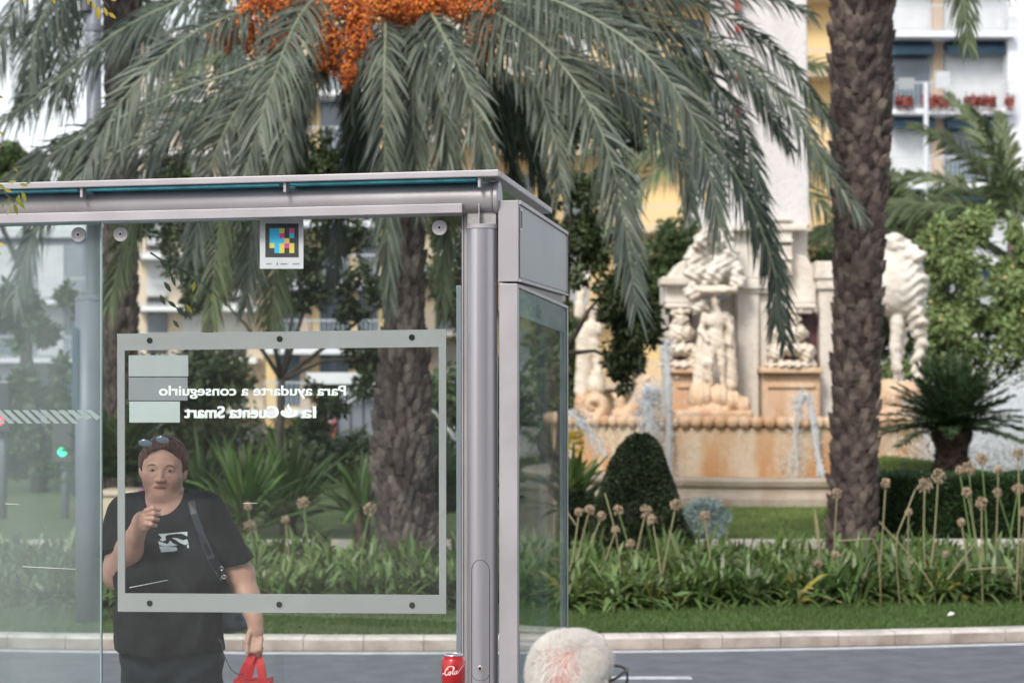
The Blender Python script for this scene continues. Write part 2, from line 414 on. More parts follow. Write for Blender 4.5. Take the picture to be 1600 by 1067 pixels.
M['stone_orange'] = stained('orange_stained_stone', (.62, .46, .32), (.44, .20, .08), .5, 2.2, 3, 1.0)
M['stone_white'] = stained('white_marble', (.66, .62, .57), (.52, .44, .36), 1.2, 9.0, 3, .55)
M['marble_red'] = mat('red_marble', (.09, .035, .045), .4, col2=(.14, .06, .07), scale=5)
M['water'] = mat('foaming_water', (.93, .95, .97), .5, var=.02, scale=20, trans=.7)
M['yellow_wall'] = mat('yellow_render', (.72, .53, .27), .85, var=.07, scale=.3)
M['cream_wall'] = mat('cream_render', (.60, .50, .38), .85, var=.08, scale=.3)
M['white_wall'] = mat('white_render', (.68, .70, .74), .85, var=.04, scale=.3)
M['pink_wall'] = mat('pink_render', (.36, .19, .16), .85, var=.1, scale=.3)
M['brown_col'] = mat('tan_render', (.46, .35, .26), .85, var=.06, scale=.5)
M['awning'] = mat('blue_awning', (.055, .105, .15), .8, var=.1, scale=2)
M['window'] = mat('window_glass', (.09, .12, .15), .15, var=.2, scale=1)
M['shutter'] = mat('shutter', (.52, .54, .56), .7, var=.06, scale=2)
M['railing'] = mat('balcony_rail', (.45, .48, .52), .5, var=.05)
M['kiosk'] = mat('grey_kiosk_panel', (.20, .22, .27), .5, var=.15, scale=.8)
M['red'] = mat('red_panel', (.42, .09, .08), .5, var=.1)
M['redflower'] = mat('red_geranium', (.30, .085, .07), .7, island=.3, var=.2)
M['pole'] = mat('lamp_post_paint', (.17, .19, .23), .5, metal=.2, var=.1, scale=3)
M['cream_stone'] = mat('cream_block', (.55, .47, .36), .85, var=.08, scale=3)
M['skin'] = mat('skin', (.56, .33, .265), .5, col2=(.52, .28, .22), scale=30, bump=.05, bscale=150, spec=.35)
M['skin_dark'] = mat('skin_shadowless', (.34, .16, .12), .55, var=.1, scale=20)  # darker skin tone, not assigned to any mesh
M['lips'] = mat('lips', (.34, .12, .11), .45, var=.08, scale=60)
M['brow'] = mat('eyebrow_hair', (.12, .065, .045), .8, var=.1, scale=80)
M['hair_red'] = mat('auburn_hair', (.060, .022, .017), .5, col2=(.13, .045, .030), scale=40, stretch=(1, 1, .25), bump=.5, bscale=160)
M['shirt'] = mat('black_cotton', (.018, .018, .022), .85, var=.25, scale=12, bump=.15, bscale=400, spec=.25)
M['jeans'] = mat('dark_denim', (.020, .024, .032), .8, col2=(.034, .042, .055), scale=9, bump=.1, bscale=300, spec=.25)
M['print'] = mat('shirt_print', (.62, .68, .72), .8, var=.05, scale=60)
M['strap'] = mat('bag_leather', (.030, .040, .052), .45, var=.15, scale=12)
M['bag_blue'] = mat('bag_blue_leather', (.06, .12, .20), .4, var=.15, scale=12)
M['redbag'] = mat('red_bag_fabric', (.62, .012, .022), .6, var=.08, scale=20, bump=.2, bscale=60)
M['lens'] = mat('sunglass_lens', (.30, .38, .47), .06, metal=.6, var=.05)
M['frame_dark'] = mat('glasses_frame', (.02, .02, .022), .3)
M['eye'] = mat('eye_white', (.42, .36, .33), .2); M['iris'] = mat('iris', (.03, .018, .012), .15)
M['oldskin'] = mat('pink_scalp', (.62, .38, .33), .45, col2=(.60, .30, .27), scale=16, bump=.05, bscale=120)
M['oldhair'] = mat('white_hair', (.84, .81, .76), .5, island=.14, trans=.3)
M['can_red'] = mat('can_red', (.42, .006, .012), .28, metal=.35, var=.05, scale=20, coat=.6)
M['can_al'] = mat('can_aluminium', (.70, .70, .72), .22, metal=1.0)
M['can_white'] = mat('can_white_print', (.80, .62, .60), .4)
M['blueshirt'] = mat('blue_shirt', (.06, .08, .22), .8, var=.1); M['pinkshirt'] = mat('pink_shirt', (.60, .10, .22), .8, var=.1)
# ------------------------------------------------------------------ ground
CI = np.array([-1.0, 13.42 + 22.0]); RI = 22.0     # round traffic island
def ring(name, r0, r1, z0, z1, m, a0=0, a1=2*PI, n=256, kind='structure'):
    b = MB(); b.lathe([(r1, z0), (r1, z1), (r0, z1), (r0, z0)], (CI[0], CI[1], 0), n, a0, a1)
    o = b.build(name, m); tag(o, kind=kind); return o
b = MB(); b.box((-400, -120, -.3), (400, 900, 0)); tag(b.build('road', M['asphalt']), kind='structure')
b = MB(); b.box((-60, -14, .001), (60, 9, .12)); tag(b.build('pavement', M['pave']), kind='structure')
b = MB(); b.box((-60, 9.0, .001), (60, 9.18, .125)); tag(b.build('pavement_kerb', M['kerb_top']), kind='structure')
b = MB(); b.box((-60, 11.0, .001), (-1.6, 11.1, .004)); b.box((.55, 12.15, .001), (1.1, 12.25, .004)); tag(b.build('road_marking', M['line']), kind='structure')
b = MB(); b.lathe([(RI + .16, .001), (RI + .16, .004), (RI + .06, .004), (RI + .06, .001)], (CI[0], CI[1], 0), 256); tag(b.build('edge_line', M['line']), kind='structure')
# kerb stones with open joints
b = MB()
nst = 340; RIin = RI - .15
for i in range(nst):
    a = 2*PI*i/nst; c = 2*PI*(i+1)/nst - .00018
    h = .094 + rnd.uniform(-.002, .002); V = []
    for (r, z) in ((RI, .001), (RI, h - .02), (RI - .012, h), (RIin, h), (RIin, .001)):
        for q in (a, (a+c)/2, c): V.append((CI[0] + r*math.sin(q), CI[1] - r*math.cos(q), z))
    F = []; mi = []
    for k in range(4):
        for j in range(2): F.append((k*3+j, k*3+j+1, (k+1)*3+j+1, (k+1)*3+j)); mi.append(1 if k >= 1 else 0)
    F += [(0, 3, 6, 9, 12), (14, 11, 8, 5, 2)]; mi += [0, 0]
    for f, q in zip(F, mi): b.m.append(q); b.f.append([t + b.n for t in f])
    b.v.append(np.array(V)); b.n += len(V)
tag(b.build('kerb', [M['kerb'], M['kerb_top']]), kind='structure')
b = MB(); b.lathe([(0.001, .085), (RIin - .003, .085), (RIin - .003, .0015), (0.001, .0015)][::-1], (CI[0], CI[1], 0), 256)
tag(b.build('lawn', M['lawn']), kind='structure')
GZ = .085
def isl(R, a):   # point on the island at radius R, angle a from the near side
    return np.array([CI[0] + R*math.sin(a), CI[1] - R*math.cos(a), GZ])
# bed soil
b = MB(); n = 60; A = np.linspace(-.42, .42, n); V = []; 
for a in A: V += [tuple(isl(RI - 1.55, a) + (0, 0, .004)), tuple(isl(RI - 5.4, a) + (0, 0, .004))]
b.add(V, [(2*i, 2*i+2, 2*i+3, 2*i+1) for i in range(n-1)]); tag(b.build('bed_soil', M['soil']), kind='structure')
def blades(name, n, sampler, h, w, m, lean=.5):
    P = sampler(n); k = len(P); a = rng.uniform(0, 2*PI, k); H = h * rng.uniform(.5, 1.2, k)
    dx = np.stack([np.cos(a), np.sin(a), np.zeros(k)], 1); l = rng.normal(0, lean, (k, 2)) * H[:, None]
    T = P + np.stack([l[:, 0], l[:, 1], H], 1)
    V = np.stack([P - dx*w/2, P + dx*w/2, T], 1).reshape(-1, 3)
    F = np.arange(3*k).reshape(-1, 3)
    return raw(name, V, F, m, smooth=False)
def s1(n):
    a = rng.uniform(-.27, .33, n); R = RI - .2 - 1.5*rng.random(n)**1.1
    return np.stack([CI[0] + R*np.sin(a), CI[1] - R*np.cos(a), np.full(n, GZ)], 1)
tag(blades('lawn_grass', 60000, s1, .035, .007, M['grass']), 'short green turf strip between the stone kerb and the flower bed', 'grass', kind='stuff')
def s2(n):
    y = rng.uniform(20.9, 29.5, n); x = rng.uniform(.3, 9.0, n)
    return np.stack([x, y, np.full(n, GZ)], 1)
tag(blades('garden_grass', 50000, s2, .04, .011, M['grass_light']), 'bright green lawn in front of the stone fountain', 'grass', kind='stuff')
# stone edging in front of the fountain lawn
b = MB(); x = -7.0
while x < 9.0:
    b.box((x, 20.55 + .01*x, GZ), (x + .985, 20.72 + .01*x, GZ + .09)); x += 1.0
tag(b.build('path_edging', M['kerb_top']), kind='structure')
# mound behind the hedge
n = 48; V = []; F = []
mc = (4.62, 24.4)
mrx = lambda c: .80 if c < 0 else 2.6
for i in range(13):
    r = i / 12
    for j in range(n):
        a = 2*PI*j/n; V.append((mc[0] + mrx(math.cos(a))*r*math.cos(a), mc[1] + 2.1*r*math.sin(a), GZ - .02 + .80*math.cos(r*PI/2)**1.1))
for i in range(12):
    for j in range(n): F.append((i*n+j, (i+1)*n+j, (i+1)*n+(j+1) % n, i*n+(j+1) % n))
b = MB(); b.add(V, F); tag(b.build('grass_mound', M['lawn'], smooth=True), kind='structure')
def s3(n):
    r = np.sqrt(rng.random(n)); a = rng.uniform(0, 2*PI, n)
    return np.stack([mc[0] + np.where(np.cos(a) < 0, .80, 2.6)*r*np.cos(a), mc[1] + 2.1*r*np.sin(a), GZ - .02 + .80*np.cos(r*PI/2)**1.1], 1)
tag(blades('mound_grass', 16000, s3, .05, .013, M['grass_light']), 'bright grass covering the mound behind the clipped hedge', 'grass', kind='stuff')

# ------------------------------------------------------------------ bus shelter
X0, Y0 = (754 - 800) / FP * 6.3, 6.3
TH = math.radians(8); sT, cT = math.sin(TH), math.cos(TH)
def L(px, py, c):
    dx = (px - 800) / FP; dz = -(py - HY) / FP
    t = (c + X0*sT + Y0*cT) / (dx*sT + cT)
    X, Y = t*dx - X0, t - Y0
    return (X*cT - Y*sT, ZC + t*dz)
def Lx(px, py, c):            # on plane x_local = c -> (y_local, z)
    dx = (px - 800) / FP; dz = -(py - HY) / FP
    # (t dx - X0) c - (t - Y0) s = c
    t = (c + X0*cT - Y0*sT) / (dx*cT - sT)
    X, Y = t*dx - X0, t - Y0
    return (X*sT + Y*cT, ZC + t*dz)
def quadL(b, x0, y0, x1, y1, c0, c1, mi=0, pts=None):
    pts = pts or [(x0, y1), (x1, y1), (x1, y0), (x0, y0)]
    b.prism([L(px, py, c0) for px, py in pts], c0, c1, mi)
sh = empty('bus_shelter', (X0, Y0, 0), -TH)
tag(sh, 'grey metal and glass bus shelter with a round corner post and flat roof', 'bus shelter')
# roof frame
zt = L(778, 265, -.10)[1]; zl = L(0, 286, -.10)[1]; xL = L(-330, 290, -.10)[0]; xR = L(779, 265, -.10)[0]; x00 = L(0, 286, -.10)[0]
sl = (zt - zl) / (xR - x00)          # gentle fall of the whole frame to the left
def zs(x, z): return z + sl*(x - xR)
def slab(b, xa, xb, ya, yb, z, h, mi=0):
    V = [(x_, y_, zs(x_, z) + dz) for dz in (-h, 0) for (x_, y_) in ((xa, ya), (xb, ya), (xb, yb), (xa, yb))]
    b.add(V, [(0,3,2,1),(4,5,6,7),(0,1,5,4),(1,2,6,5),(2,3,7,6),(3,0,4,7)], mi)
yB = 1.25
rb = MB()
slab(rb, xL, xR, -.10, -.05, zt, .021); slab(rb, xR - .05, xR, -.048, yB, zt, .021); slab(rb, xL, xR, yB + .002, yB + .05, zt, .021)
rb.build('roof_frame', M['metal_light'], sh, bevel=.003)
rb = MB(); slab(rb, xL, xR - .052, -.048, yB, zt - .004, .012); rb.build('roof_panel', glass('roof_glass', (.62, .80, .84), dust_veil=.12, dcol=(.4, .5, .52)), sh)
for (pa, pb) in ((-330, -30), (-22, 124), (137, 438), (455, 745)):
    rb = MB(); xa = L(pa, 288, -.07)[0]; xb = L(pb, 288, -.07)[0]
    slab(rb, xa, xb, -.086, .02, zt - .0225, .009); rb.build('roof_glass', M['teal'], sh, bevel=.003)
for p in (-26, 130, 447, 750):
    rb = MB(); xa = L(p, 285, -.07)[0]; slab(rb, xa - .004, xa + .004, -.088, -.045, zt - .0215, .030); rb.build('roof_bracket', M['metal_light'], sh)
# beam
pa = L(-330, 331, 0); pb = L(779, 310, 0); rB = .0505
bm = MB(); bm.tube([(pa[0], 0, pa[1]), (pb[0] - .02, 0, pb[1]), (pb[0] - .012, 0, pb[1])], rB, 48); beam = bm.build('beam', M['metal'], sh, smooth=True)
bm = MB(); bm.tube([(pb[0] - .0115, 0, pb[1]), (pb[0] + .002, 0, pb[1]), (pb[0] + .006, 0, pb[1])], [rB + .003, rB + .003, rB - .002], 48)
bm.build('end_cap', M['metal_light'], beam, smooth=False, bevel=.002)
bm = MB(); quadL(bm, 0, 0, 0, 0, -.064, -.040, pts=[(-330, 357), (722, 332.5), (722, 318), (-330, 342)])
bm.build('glazing_rail', M['metal_light'], sh, bevel=.002)
# post
zc_top = L(754, 352, 0)[1]
def zy(py, c=-.05): return L(754, py, c)[1]
cm = MB(); cm.lathe([(.0492, .12), (.0492, zy(357)), ], (0, 0, 0), 48); col_o = cm.build('post', M['steel'], sh, smooth=True)
col_o.modifiers.new('es', 'EDGE_SPLIT').split_angle = math.radians(40)
cm = MB(); cm.lathe([(.0495, zy(356.5)), (.0508, zy(356)), (.0508, zy(350.5)), (.049, zy(349.5)), (.01, zy(349))], (0, 0, 0), 48); cm.build('collar', M['metal_light'], sh)
cm = MB(); cm.box((-.046, -.018, zy(349)), (.046, .018, zy(331))); cm.box((-.006, -.047, zy(349)), (-.002, -.0185, zy(316)))
cm.build('post_bracket', M['bolt'], sh, bevel=.001)
cm = MB(); cm.tube([(-.0285, -.0405, .5), (-.0285, -.0405, zy(893))] + [(-.0285*math.cos(t), -math.sqrt(.0494**2 - (.0285*math.cos(t))**2), zy(893) + .037*math.sin(t)) for t in np.linspace(.1, PI - .1, 14)] + [(.0285, -.0405, zy(893)), (.0285, -.0405, .5)], .0011, 6)
cm.tube([(-.0285*math.cos(t), -math.sqrt(.0500**2 - (.0285*math.cos(t))**2), zy(1052) - .022*math.sin(t)) for t in np.linspace(.05, PI - .05, 14)], .0009, 6)
cover = cm.build('access_cover', M['steel_dark'], sh, smooth=True)
cm = MB()
def discL(b, x, z, y, r, t, n=20): b.prism([(x + r*math.cos(a), z + r*math.sin(a)) for a in np.arange(n)*2*PI/n], y - t, y)
xb_, zb_ = L(750, 1044, -.05); discL(cm, xb_, zb_, -.046, .0095, .006); cm.build('bolt', M['bolt'], sh, bevel=.001)
cm = MB(); discL(cm, xb_, zb_, -.0525, .0045, .001, 6); cm.build('bolt_socket', M['hole'], cover)
# vertical profiles next to the post
cm = MB(); quadL(cm, 713, 446, 721, 1320, .035, .055); cm.build('side_profile', M['metal_blue'], sh, bevel=.001)
cm = MB(); quadL(cm, 721.5, 333, 724, 1320, -.002, .05); quadL(cm, 725.2, 333, 730, 1320, .0, .03); cm.build('glazing_profile', M['metal'], sh)
# glass panes
for (a, b_, nm) in ((-330, 156.2, 'glass_dusty'), (158.6, 720.5, 'glass')):
    pm = MB(); quadL(pm, 0, 0, 0, 0, .006, .016, pts=[(a, 1320), (b_, 1320), (b_, 334), (a, 345)]); gp = pm.build('glass_pane', M[nm], sh)
    tag(gp, 'dusty hazy glass pane' if nm == 'glass_dusty' else 'clear glass pane carrying the poster frame')
    em = MB(); e = b_ if a < 0 else a
    if a < 0: quadL(em, b_ + .2, 342, b_ + 1.0, 1320, .005, .017)
    else: quadL(em, a - 1.1, 342, a - .2, 1320, .005, .017)
    em.build('pane_edge', M['glass_edge'], gp)
    if a < 0: pane1 = gp
    else: pane2 = gp
for (px, py, par) in ((123, 367, pane1), (189, 366, pane2), (687, 356, pane2)):
    dm = MB(); x, z = L(px, py, 0); discL(dm, x, z, .005, .0245, .010, 32); d = dm.build('clamp_disc', M['metal_light'], par, bevel=.002)
    dm = MB(); discL(dm, x, z, -.0055, .0095, .002, 24); d1 = dm.build('clamp_bolt', M['bolt'], d.parent, bevel=.0008)
    dm = MB(); discL(dm, x, z, -.0078, .0045, .0006, 6); dm.build('bolt_socket', M['hole'], d.parent)
# poster frame behind the glass
c0, c1 = .020, .026
TL, TR, BL, BR = (183, 521.5), (697, 514.5), (184, 955), (697, 958.5)
iTL, iTR, iBL, iBR = (194.5, 547.5), (685.5, 542), (195, 926.5), (686, 929)
pf = MB()
for pts in ([TL, (697, 514.5), iTR, iTL], [iBL, iBR, BR, BL], [TL, iTL, iBL, BL], [iTR, TR, BR, iBR]):
    pf.prism([L(px, py, c0) for px, py in pts], c0, c1)
pfo = pf.build('poster_frame', M['frame_grey'], sh)
for (px, py) in ((234, 532), (437, 529.5), (643.5, 527), (234, 942), (436.5, 944), (644, 945)):
    hm = MB(); x, z = L(px, py, c0); discL(hm, x, z, c0 - .0005, .0095, .002, 24); hm.build('bolt_hole', M['hole'], pfo)
for (x0, y0, x1, y1, mm, lb) in ((201, 555, 294, 588, 'tape1', 'pale grey film'), (201, 589.5, 293, 625.5, 'tape2', 'darker grey film'), (202, 627, 281, 660, 'tape3', 'palest grey film')):
    hm = MB(); quadL(hm, x0, y0, x1, y1, c0, c0 + .0015); tag(hm.build('grey_film', M[mm], pane2), lb)
hm = MB()
for i in range(13):
    x = -40 + i*14.2
    pts = [(x + 26, 661.5), (x + 34, 661.5), (x + 12, 640.5), (x + 3, 640.5)]
    if pts[1][0] > 131: pts = [(x+20, 656), (x + 27, 652), (x + 12, 640.5), (x + 3, 640.5)]
    hm.prism([L(px, py, c0) for px, py in pts], c0, c0 + .001)
hm.build('hatched_sticker', M['hatch'], pane1)
# scratches
for (a, b_) in (((35, 885), (118, 889)), ((202, 918), (262, 906)), ((380, 786), (402, 786)), ((8, 787), (30, 788))):
    hm = MB(); (xa, za), (xb, zb) = L(*a, .004), L(*b_, .004); hm.prism([(xa, za), (xb, zb), (xb, zb + .0006), (xa, za + .0012)], .0045, .0055); hm.build('scratch', M['letter_white'], pane1 if a[0] < 150 else pane2)
# sticker with coloured squares
sm = MB(); quadL(sm, 406, 341, 474, 420, c0, c0 + .001); stk = sm.build('square_sticker', M['white_sticker'], pane2)
sm = MB(); quadL(sm, 414.5, 349.5, 466.5, 402, c0 - .0012, c0 - .0002); sm.build('sticker_field', M['black_sticker'], pane2)
grid = ["CCY.M", "CCM.C", "CCCY.", "YCYMY", ".CY.Y"]
for ch, mm in (('C', 'cyan'), ('Y', 'yellow_p'), ('M', 'magenta')):
    sm = MB()
    for r, row in enumerate(grid):
        for k, q in enumerate(row):
            if q == ch: quadL(sm, 421.2 + k*7.72, 356.8 + r*7.75, 421.2 + (k+1)*7.72, 356.8 + (r+1)*7.75, c0 - .0024, c0 - .0014)
    sm.build('coloured_squares', M[mm], pane2)
sm = MB()
for (a, b_) in ((416, 424), (432, 434), (438, 449), (457, 468)):
    quadL(sm, a, 411.5 - (1.5 if a == 432 else 0), b_, 413.2 + (1.5 if a == 432 else 0), c0 - .0012, c0 - .0004)
sm.build('sticker_print', M['tape2'], pane2)
# mirrored lettering
def text_obj(s, x_right, x_left, y_base, cap, c, name, mname, parent, bold=.0, mirror=True):
    cu = bpy.data.curves.new(name, 'FONT'); cu.body = s; cu.size = 1
    t = bpy.data.objects.new(name, cu); COL.objects.link(t)
    me = bpy.data.meshes.new_from_object(t.evaluated_get(bpy.context.evaluated_depsgraph_get()))
    bpy.data.objects.remove(t)
    n = len(me.vertices); V = np.zeros(n*3); me.vertices.foreach_get('co', V); V = V.reshape(-1, 3)
    mn, mxx = V[:, 0].min(), V[:, 0].max()
    u = (V[:, 0] - mn) / (mxx - mn); capu = .70
    (xr, zr), (xl, zl_) = L(x_right, y_base, c), L(x_left, y_base, c)
    hcap = L(x_right, y_base - cap, c)[1] - zr
    X = xr + (xl - xr) * u; Z = zr + (zl_ - zr) * u + V[:, 1] / capu * hcap
    # heavier strokes: the same outline laid four times with a small shift, each on its own level
    fs = np.array([me.polygons[i].vertices[:] for i in range(len(me.polygons))], dtype=object); b = MB()
    for k, (dx, dz) in enumerate(((-1, -.5), (1, -.5), (-1, .5), (1, .5), (0, 0))):
        V2 = np.stack([X + dx*bold*hcap, np.full(n, c + k*.00025), Z + dz*bold*hcap], 1); b.v.append(V2); b.f += [[int(q) + b.n for q in f] for f in fs]; b.m += [0]*len(fs); b.n += n
    o = b.build(name, M[mname], parent)
    return o
text_obj('Para ayudarte a conseguirlo', 540, 249, 617.5, 15.5, c0 - .0016, 'lettering', 'letter_white', pane2, .045)
text_obj('la', 493, 471, 652.5, 18, c0 - .0016, 'lettering', 'letter_white', pane2, .06)
text_obj('Cuenta Smart', 434.5, 289, 652.5, 18, c0 - .0016, 'lettering', 'letter_white', pane2, .06)
fm = MB()   # flame emblem (mirrored)
def poly(pts):
    fm.prism([L(px, py, c0 - .001) for px, py in pts], c0 - .0014, c0 - .0006)
ell = [(452 + 13.5*math.cos(a), 645.5 + 7.0*math.sin(a)) for a in np.linspace(.02, PI - .02, 16)]
poly(ell + [(438.6, 643), (441, 640.5), (445, 641), (450, 648), (456, 648.5), (459, 645), (459, 640.5), (463, 641), (465.6, 643)])
poly([(451, 630), (448.5, 634), (449, 639), (455, 646.5), (456.6, 642), (455.5, 638.5), (452, 634)])
poly([(446.8, 636), (445.2, 640), (446.5, 643), (451.6, 647.5), (452.5, 646), (448, 640)])
fm.build('flame_emblem', M['letter_white'], pane2)
# end panel (light box) that runs back from the post
xo, _ = L(808.5, 700, -.03); xi, _ = L(780, 700, -.03)
yF = Lx(888, 700, xo)[0]
zpt = L(800, 443, -.03)[1]; zpf = Lx(888, 478, xo)[1]
epm = MB(); epm.prism([(xi, .30), (xo, .30), (xo, zpt), (xi, zpt)], -.03, .006); epm.build('panel_post', M['metal_light'], sh, bevel=.002)
def sideq(b, ya, yb, z0a, z0b, z1a, z1b, xa, xb_):
    b.prism([(ya, z0a), (yb, z0b), (yb, z1b), (ya, z1a)], xa, xb_, axis='x')
def zlin(y, za, zf): return za + (zf - za) * (y + .03) / (yF + .03)
gm = MB(); sideq(gm, .007, yF - .028, .32, .32, zpt - .012, zpf - .012, xo - .006, xo - .001); gpn = gm.build('panel_glass', M['glass_panel'], sh)
bm_ = M['edge_teal'] = mat('panel_border', (.16, .24, .25), .35, var=.08, scale=3)
gm = MB()
gm.box((xo - .012, .007, .32), (xo - .0065, .075, zpt - .013)); gm.box((xo - .012, yF - .085, .32), (xo - .0065, yF - .03, zpf - .013))
gm.prism([(.0755, zpt - .10), (yF - .0855, zpf - .105), (yF - .0855, zpf - .012), (.0755, zpt - .012)], xo - .012, xo - .0065, axis='x'); gm.build('panel_border', bm_, sh)
gm = MB(); gm.box((xo - .03, yF - .027, .30), (xo + .0, yF, zpf)); gm.prism([(.0065, zpt - .0115), (yF - .0275, zpf - .0115), (yF - .0275, zpf), (.0065, zpt)], xo - .03, xo, axis='x'); gm.box((xo - .03, .0065, .28), (xo, yF - .0275, .318)); gm.build('panel_frame', M['metal_light'], sh, bevel=.0015)
gm = MB(); gm.prism([(.007, .32), (yF - .03, .32), (yF - .03, zpf - .012), (.007, zpt - .012)], xi, xi + .004, axis='x'); gm.build('panel_glass', M['glass_panel'], sh)
# heading text on the panel
cu = bpy.data.curves.new('heading', 'FONT'); cu.body = 'iClear'; cu.size = .062
t = bpy.data.objects.new('heading', cu); COL.objects.link(t)
me = bpy.data.meshes.new_from_object(t.evaluated_get(bpy.context.evaluated_depsgraph_get())); bpy.data.objects.remove(t)
me.materials.clear(); me.materials.append(M['steel_dark'])
ho = bpy.data.objects.new('heading', me); COL.objects.link(ho); ho.parent = sh
ho.rotation_euler = (PI/2, 0, PI/2); ho.location = (xo + .0005, yF*.36, zpt - .088)
# header box above the panel
hx0 = L(778.5, 400, -.03)[0]; hx1 = L(810, 400, -.03)[0]
yH = Lx(885, 400, hx1)[0]
hz1 = L(810, 313, -.03)[1]; hz0 = L(810, 440, -.03)[1]
hzf = Lx(885, 462, hx1)[1]
def tap(b, xa, xb_, ya, yb, zA, zB, ztp, ztq=None, y0=-.03, y1=None):
    y1 = y1 or yH; f = lambda y: zA + (zB - zA)*(y - y0)/(y1 - y0)
    b.prism([(ya, f(ya)), (yb, f(yb)), (yb, ztq or ztp), (ya, ztp)], xa, xb_, axis='x')
hb = MB(); tap(hb, hx0, hx1, -.03, yH, hz0, hzf, hz1); hbx = hb.build('header_box', M['metal_light'], sh, bevel=.002)
hb = MB(); tap(hb, hx1 + .0005, hx1 + .003, -.012, yH - .015, hz0 + .014, hzf + .014, hz1 - .02); hb.build('header_face', M['metal_blue'], hbx)
hb = MB(); hb.box((hx1 + .0005, -.03, hz1 - .012), (hx1 + .008, yH, hz1)); hb.prism([(-.03, hz0), (yH, hzf), (yH, hzf + .006), (-.03, hz0 + .006)], hx1 + .0005, hx1 + .008, axis='x'); hb.box((hx1 + .0005, yH - .012, hzf + .009), (hx1 + .006, yH, hz1 - .0125)); hb.build('header_trim', M['metal_light'], hbx)
hb = MB(); hb.box((hx1 + .0035, .0, hz1 - .085), (hx1 + .0045, .03, hz1 - .03)); hb.build('small_label', M['black_sticker'], hbx)
hb = MB(); hb.box((hx1 + .0031, -.005, hz1 - .090), (hx1 + .0034, .036, hz1 - .025)); hb.build('label_backing', M['white_sticker'], hbx)
hb = MB(); hb.prism([(.02, zpt + .0005 + (zpf-zpt)*.02/yF), (yH - .05, zpf + .002), (yH - .05, hzf - .0005), (.02, hz0 - .004)], xi + .004, xo - .006, axis='x'); hb.build('header_support', M['steel_dark'], sh)  # dark wedge stands for the shadow in the gap under the header
pm = MB(); pm.lathe([(.0492, .12), (.0492, L(-330, 345, 0)[1])], (xL + .08, 0, 0), 32); pm.build('post', M['steel'], sh)
# ------------------------------------------------------------------ woman behind the glass
DW = 6.84
def wp(px, py, dy=0.0):
    return W(px, py, DW) * np.array([1, 0, 1]) + np.array([0, DW + dy, 0])   # pixel scale of the woman's plane
KW = DW / FP
def chain(P, pts, rads, k=.01, fl=None):
    d = None
    for i in range(len(pts) - 1):
        e = s_cap(P, pts[i], pts[i+1], rads[i], rads[i+1], fl)
        d = e if d is None else smin(d, e, k)
    return d
HC = wp(254.5, 731, .0)       # head centre, at eye height
RH = rotz(math.radians(5)) @ roty(math.radians(3)) @ rotx(math.radians(3))
def head_sdf(P, C, R, s=1.0, woman=True):
    q = ((P - C.astype(np.float32)) @ R.astype(np.float32)) / s
    d = s_ell(q, (0, .028, .022), (.0725, .088, .080))
    d = smin(d, s_ell(q, (0, -.018, -.012), (.0665, .062, .072)), .02)          # face
    d = smin(d, s_ell(q, (0, -.018, -.058), (.0575, .054, .046)), .03)          # jaw
    d = smin(d, s_ell(q, (0, -.062, -.080), (.021, .016, .014)), .022)          # chin
    d = smin(d, s_cap(q, (-.034, -.062, .018), (.034, -.062, .018), .012, .012), .02)   # brow ridge
    for sx in (-1, 1):
        d = smin(d, s_ell(q, (sx*.040, -.046, -.026), (.024, .022, .022)), .02)         # cheek
        d = smax(d, -s_ell(q, (sx*.029, -.086, .000), (.0165, .0125, .0095)), .010)     # socket
        d = smin(d, s_ell(q, (sx*.029, -.0655, .000), (.0150, .012, .0085)), .005)      # lids
        d = smin(d, s_cap(q, (sx*.013, -.073, .0125), (sx*.040, -.066, .0115), .0035, .003), .010)
        d = smin(d, s_ell(q, (sx*.0118, -.083, -.0345), (.0068, .0085, .0065)), .005)   # nostril wing
        d = smax(d, -s_ell(q, (sx*.0062, -.090, -.0405), (.0030, .004, .0028)), .002)
        e = s_ell(q, (sx*.0735, .012, -.010), (.0075, .017, .029), rotz(sx*-.45)); e = smax(e, -s_ell(q, (sx*.0800, .006, -.006), (.005, .009, .016)), .004)
        d = smin(d, e, .006)
        d = smax(d, -s_cap(q, (sx*.021, -.082, -.040), (sx*.030, -.072, -.056), .0012, .001), .006)  # fold beside the mouth
    d = smin(d, s_cap(q, (0, -.073, .004), (0, -.0905, -.0320), .0065, .0095), .010)    # nose
    d = smin(d, s_cap(q, (-.016, -.0740, -.0550), (.016, -.0740, -.0550), .0034, .0034), .007)  # upper lip
    d = smin(d, s_cap(q, (-.014, -.0735, -.0650), (.014, -.0735, -.0650), .0042, .0042), .007)  # lower lip
    d = smax(d, -s_cap(q, (-.019, -.0830, -.0605), (.019, -.0830, -.0595), .0030, .0030), .003)
    d = smax(d, -s_ell(q, (0, -.083, -.0475), (.004, .004, .006)), .004)
    return d * s
# joints
shL, shR = wp(195, 812, .02), wp(320, 808, .02)          # as seen in the picture (image left / right)
elL = wp(190, 893, -.06); wrL = wp(236, 818, -.23)
elR = wp(372, 900, .05); wrR = wp(398, 968, .0)
hipz = .12 + .80
cxT = wp(266, 900)[0]
def finger(P, pts, r0, k=.004):
    n = len(pts); rr = [r0 * (1 - .10*i) for i in range(n)]
    return chain(P, pts, rr, .003)
fL = []   # raised hand: fingers curl towards image right
palmL = [wp(239, 812, -.245), wp(250, 800, -.262)]
for i, (tipx, tipy, mx_, my_, bx_, by_) in enumerate([(271, 787.5, 262, 785.5, 250, 790), (270, 795, 263, 793, 252, 795), (268, 803, 262, 801, 251, 802), (264, 812.5, 259, 809.5, 249, 809)]):
    fL.append([wp(bx_, by_, -.262), wp(mx_, my_, -.285), wp(tipx, tipy, -.272 + .004*i)])
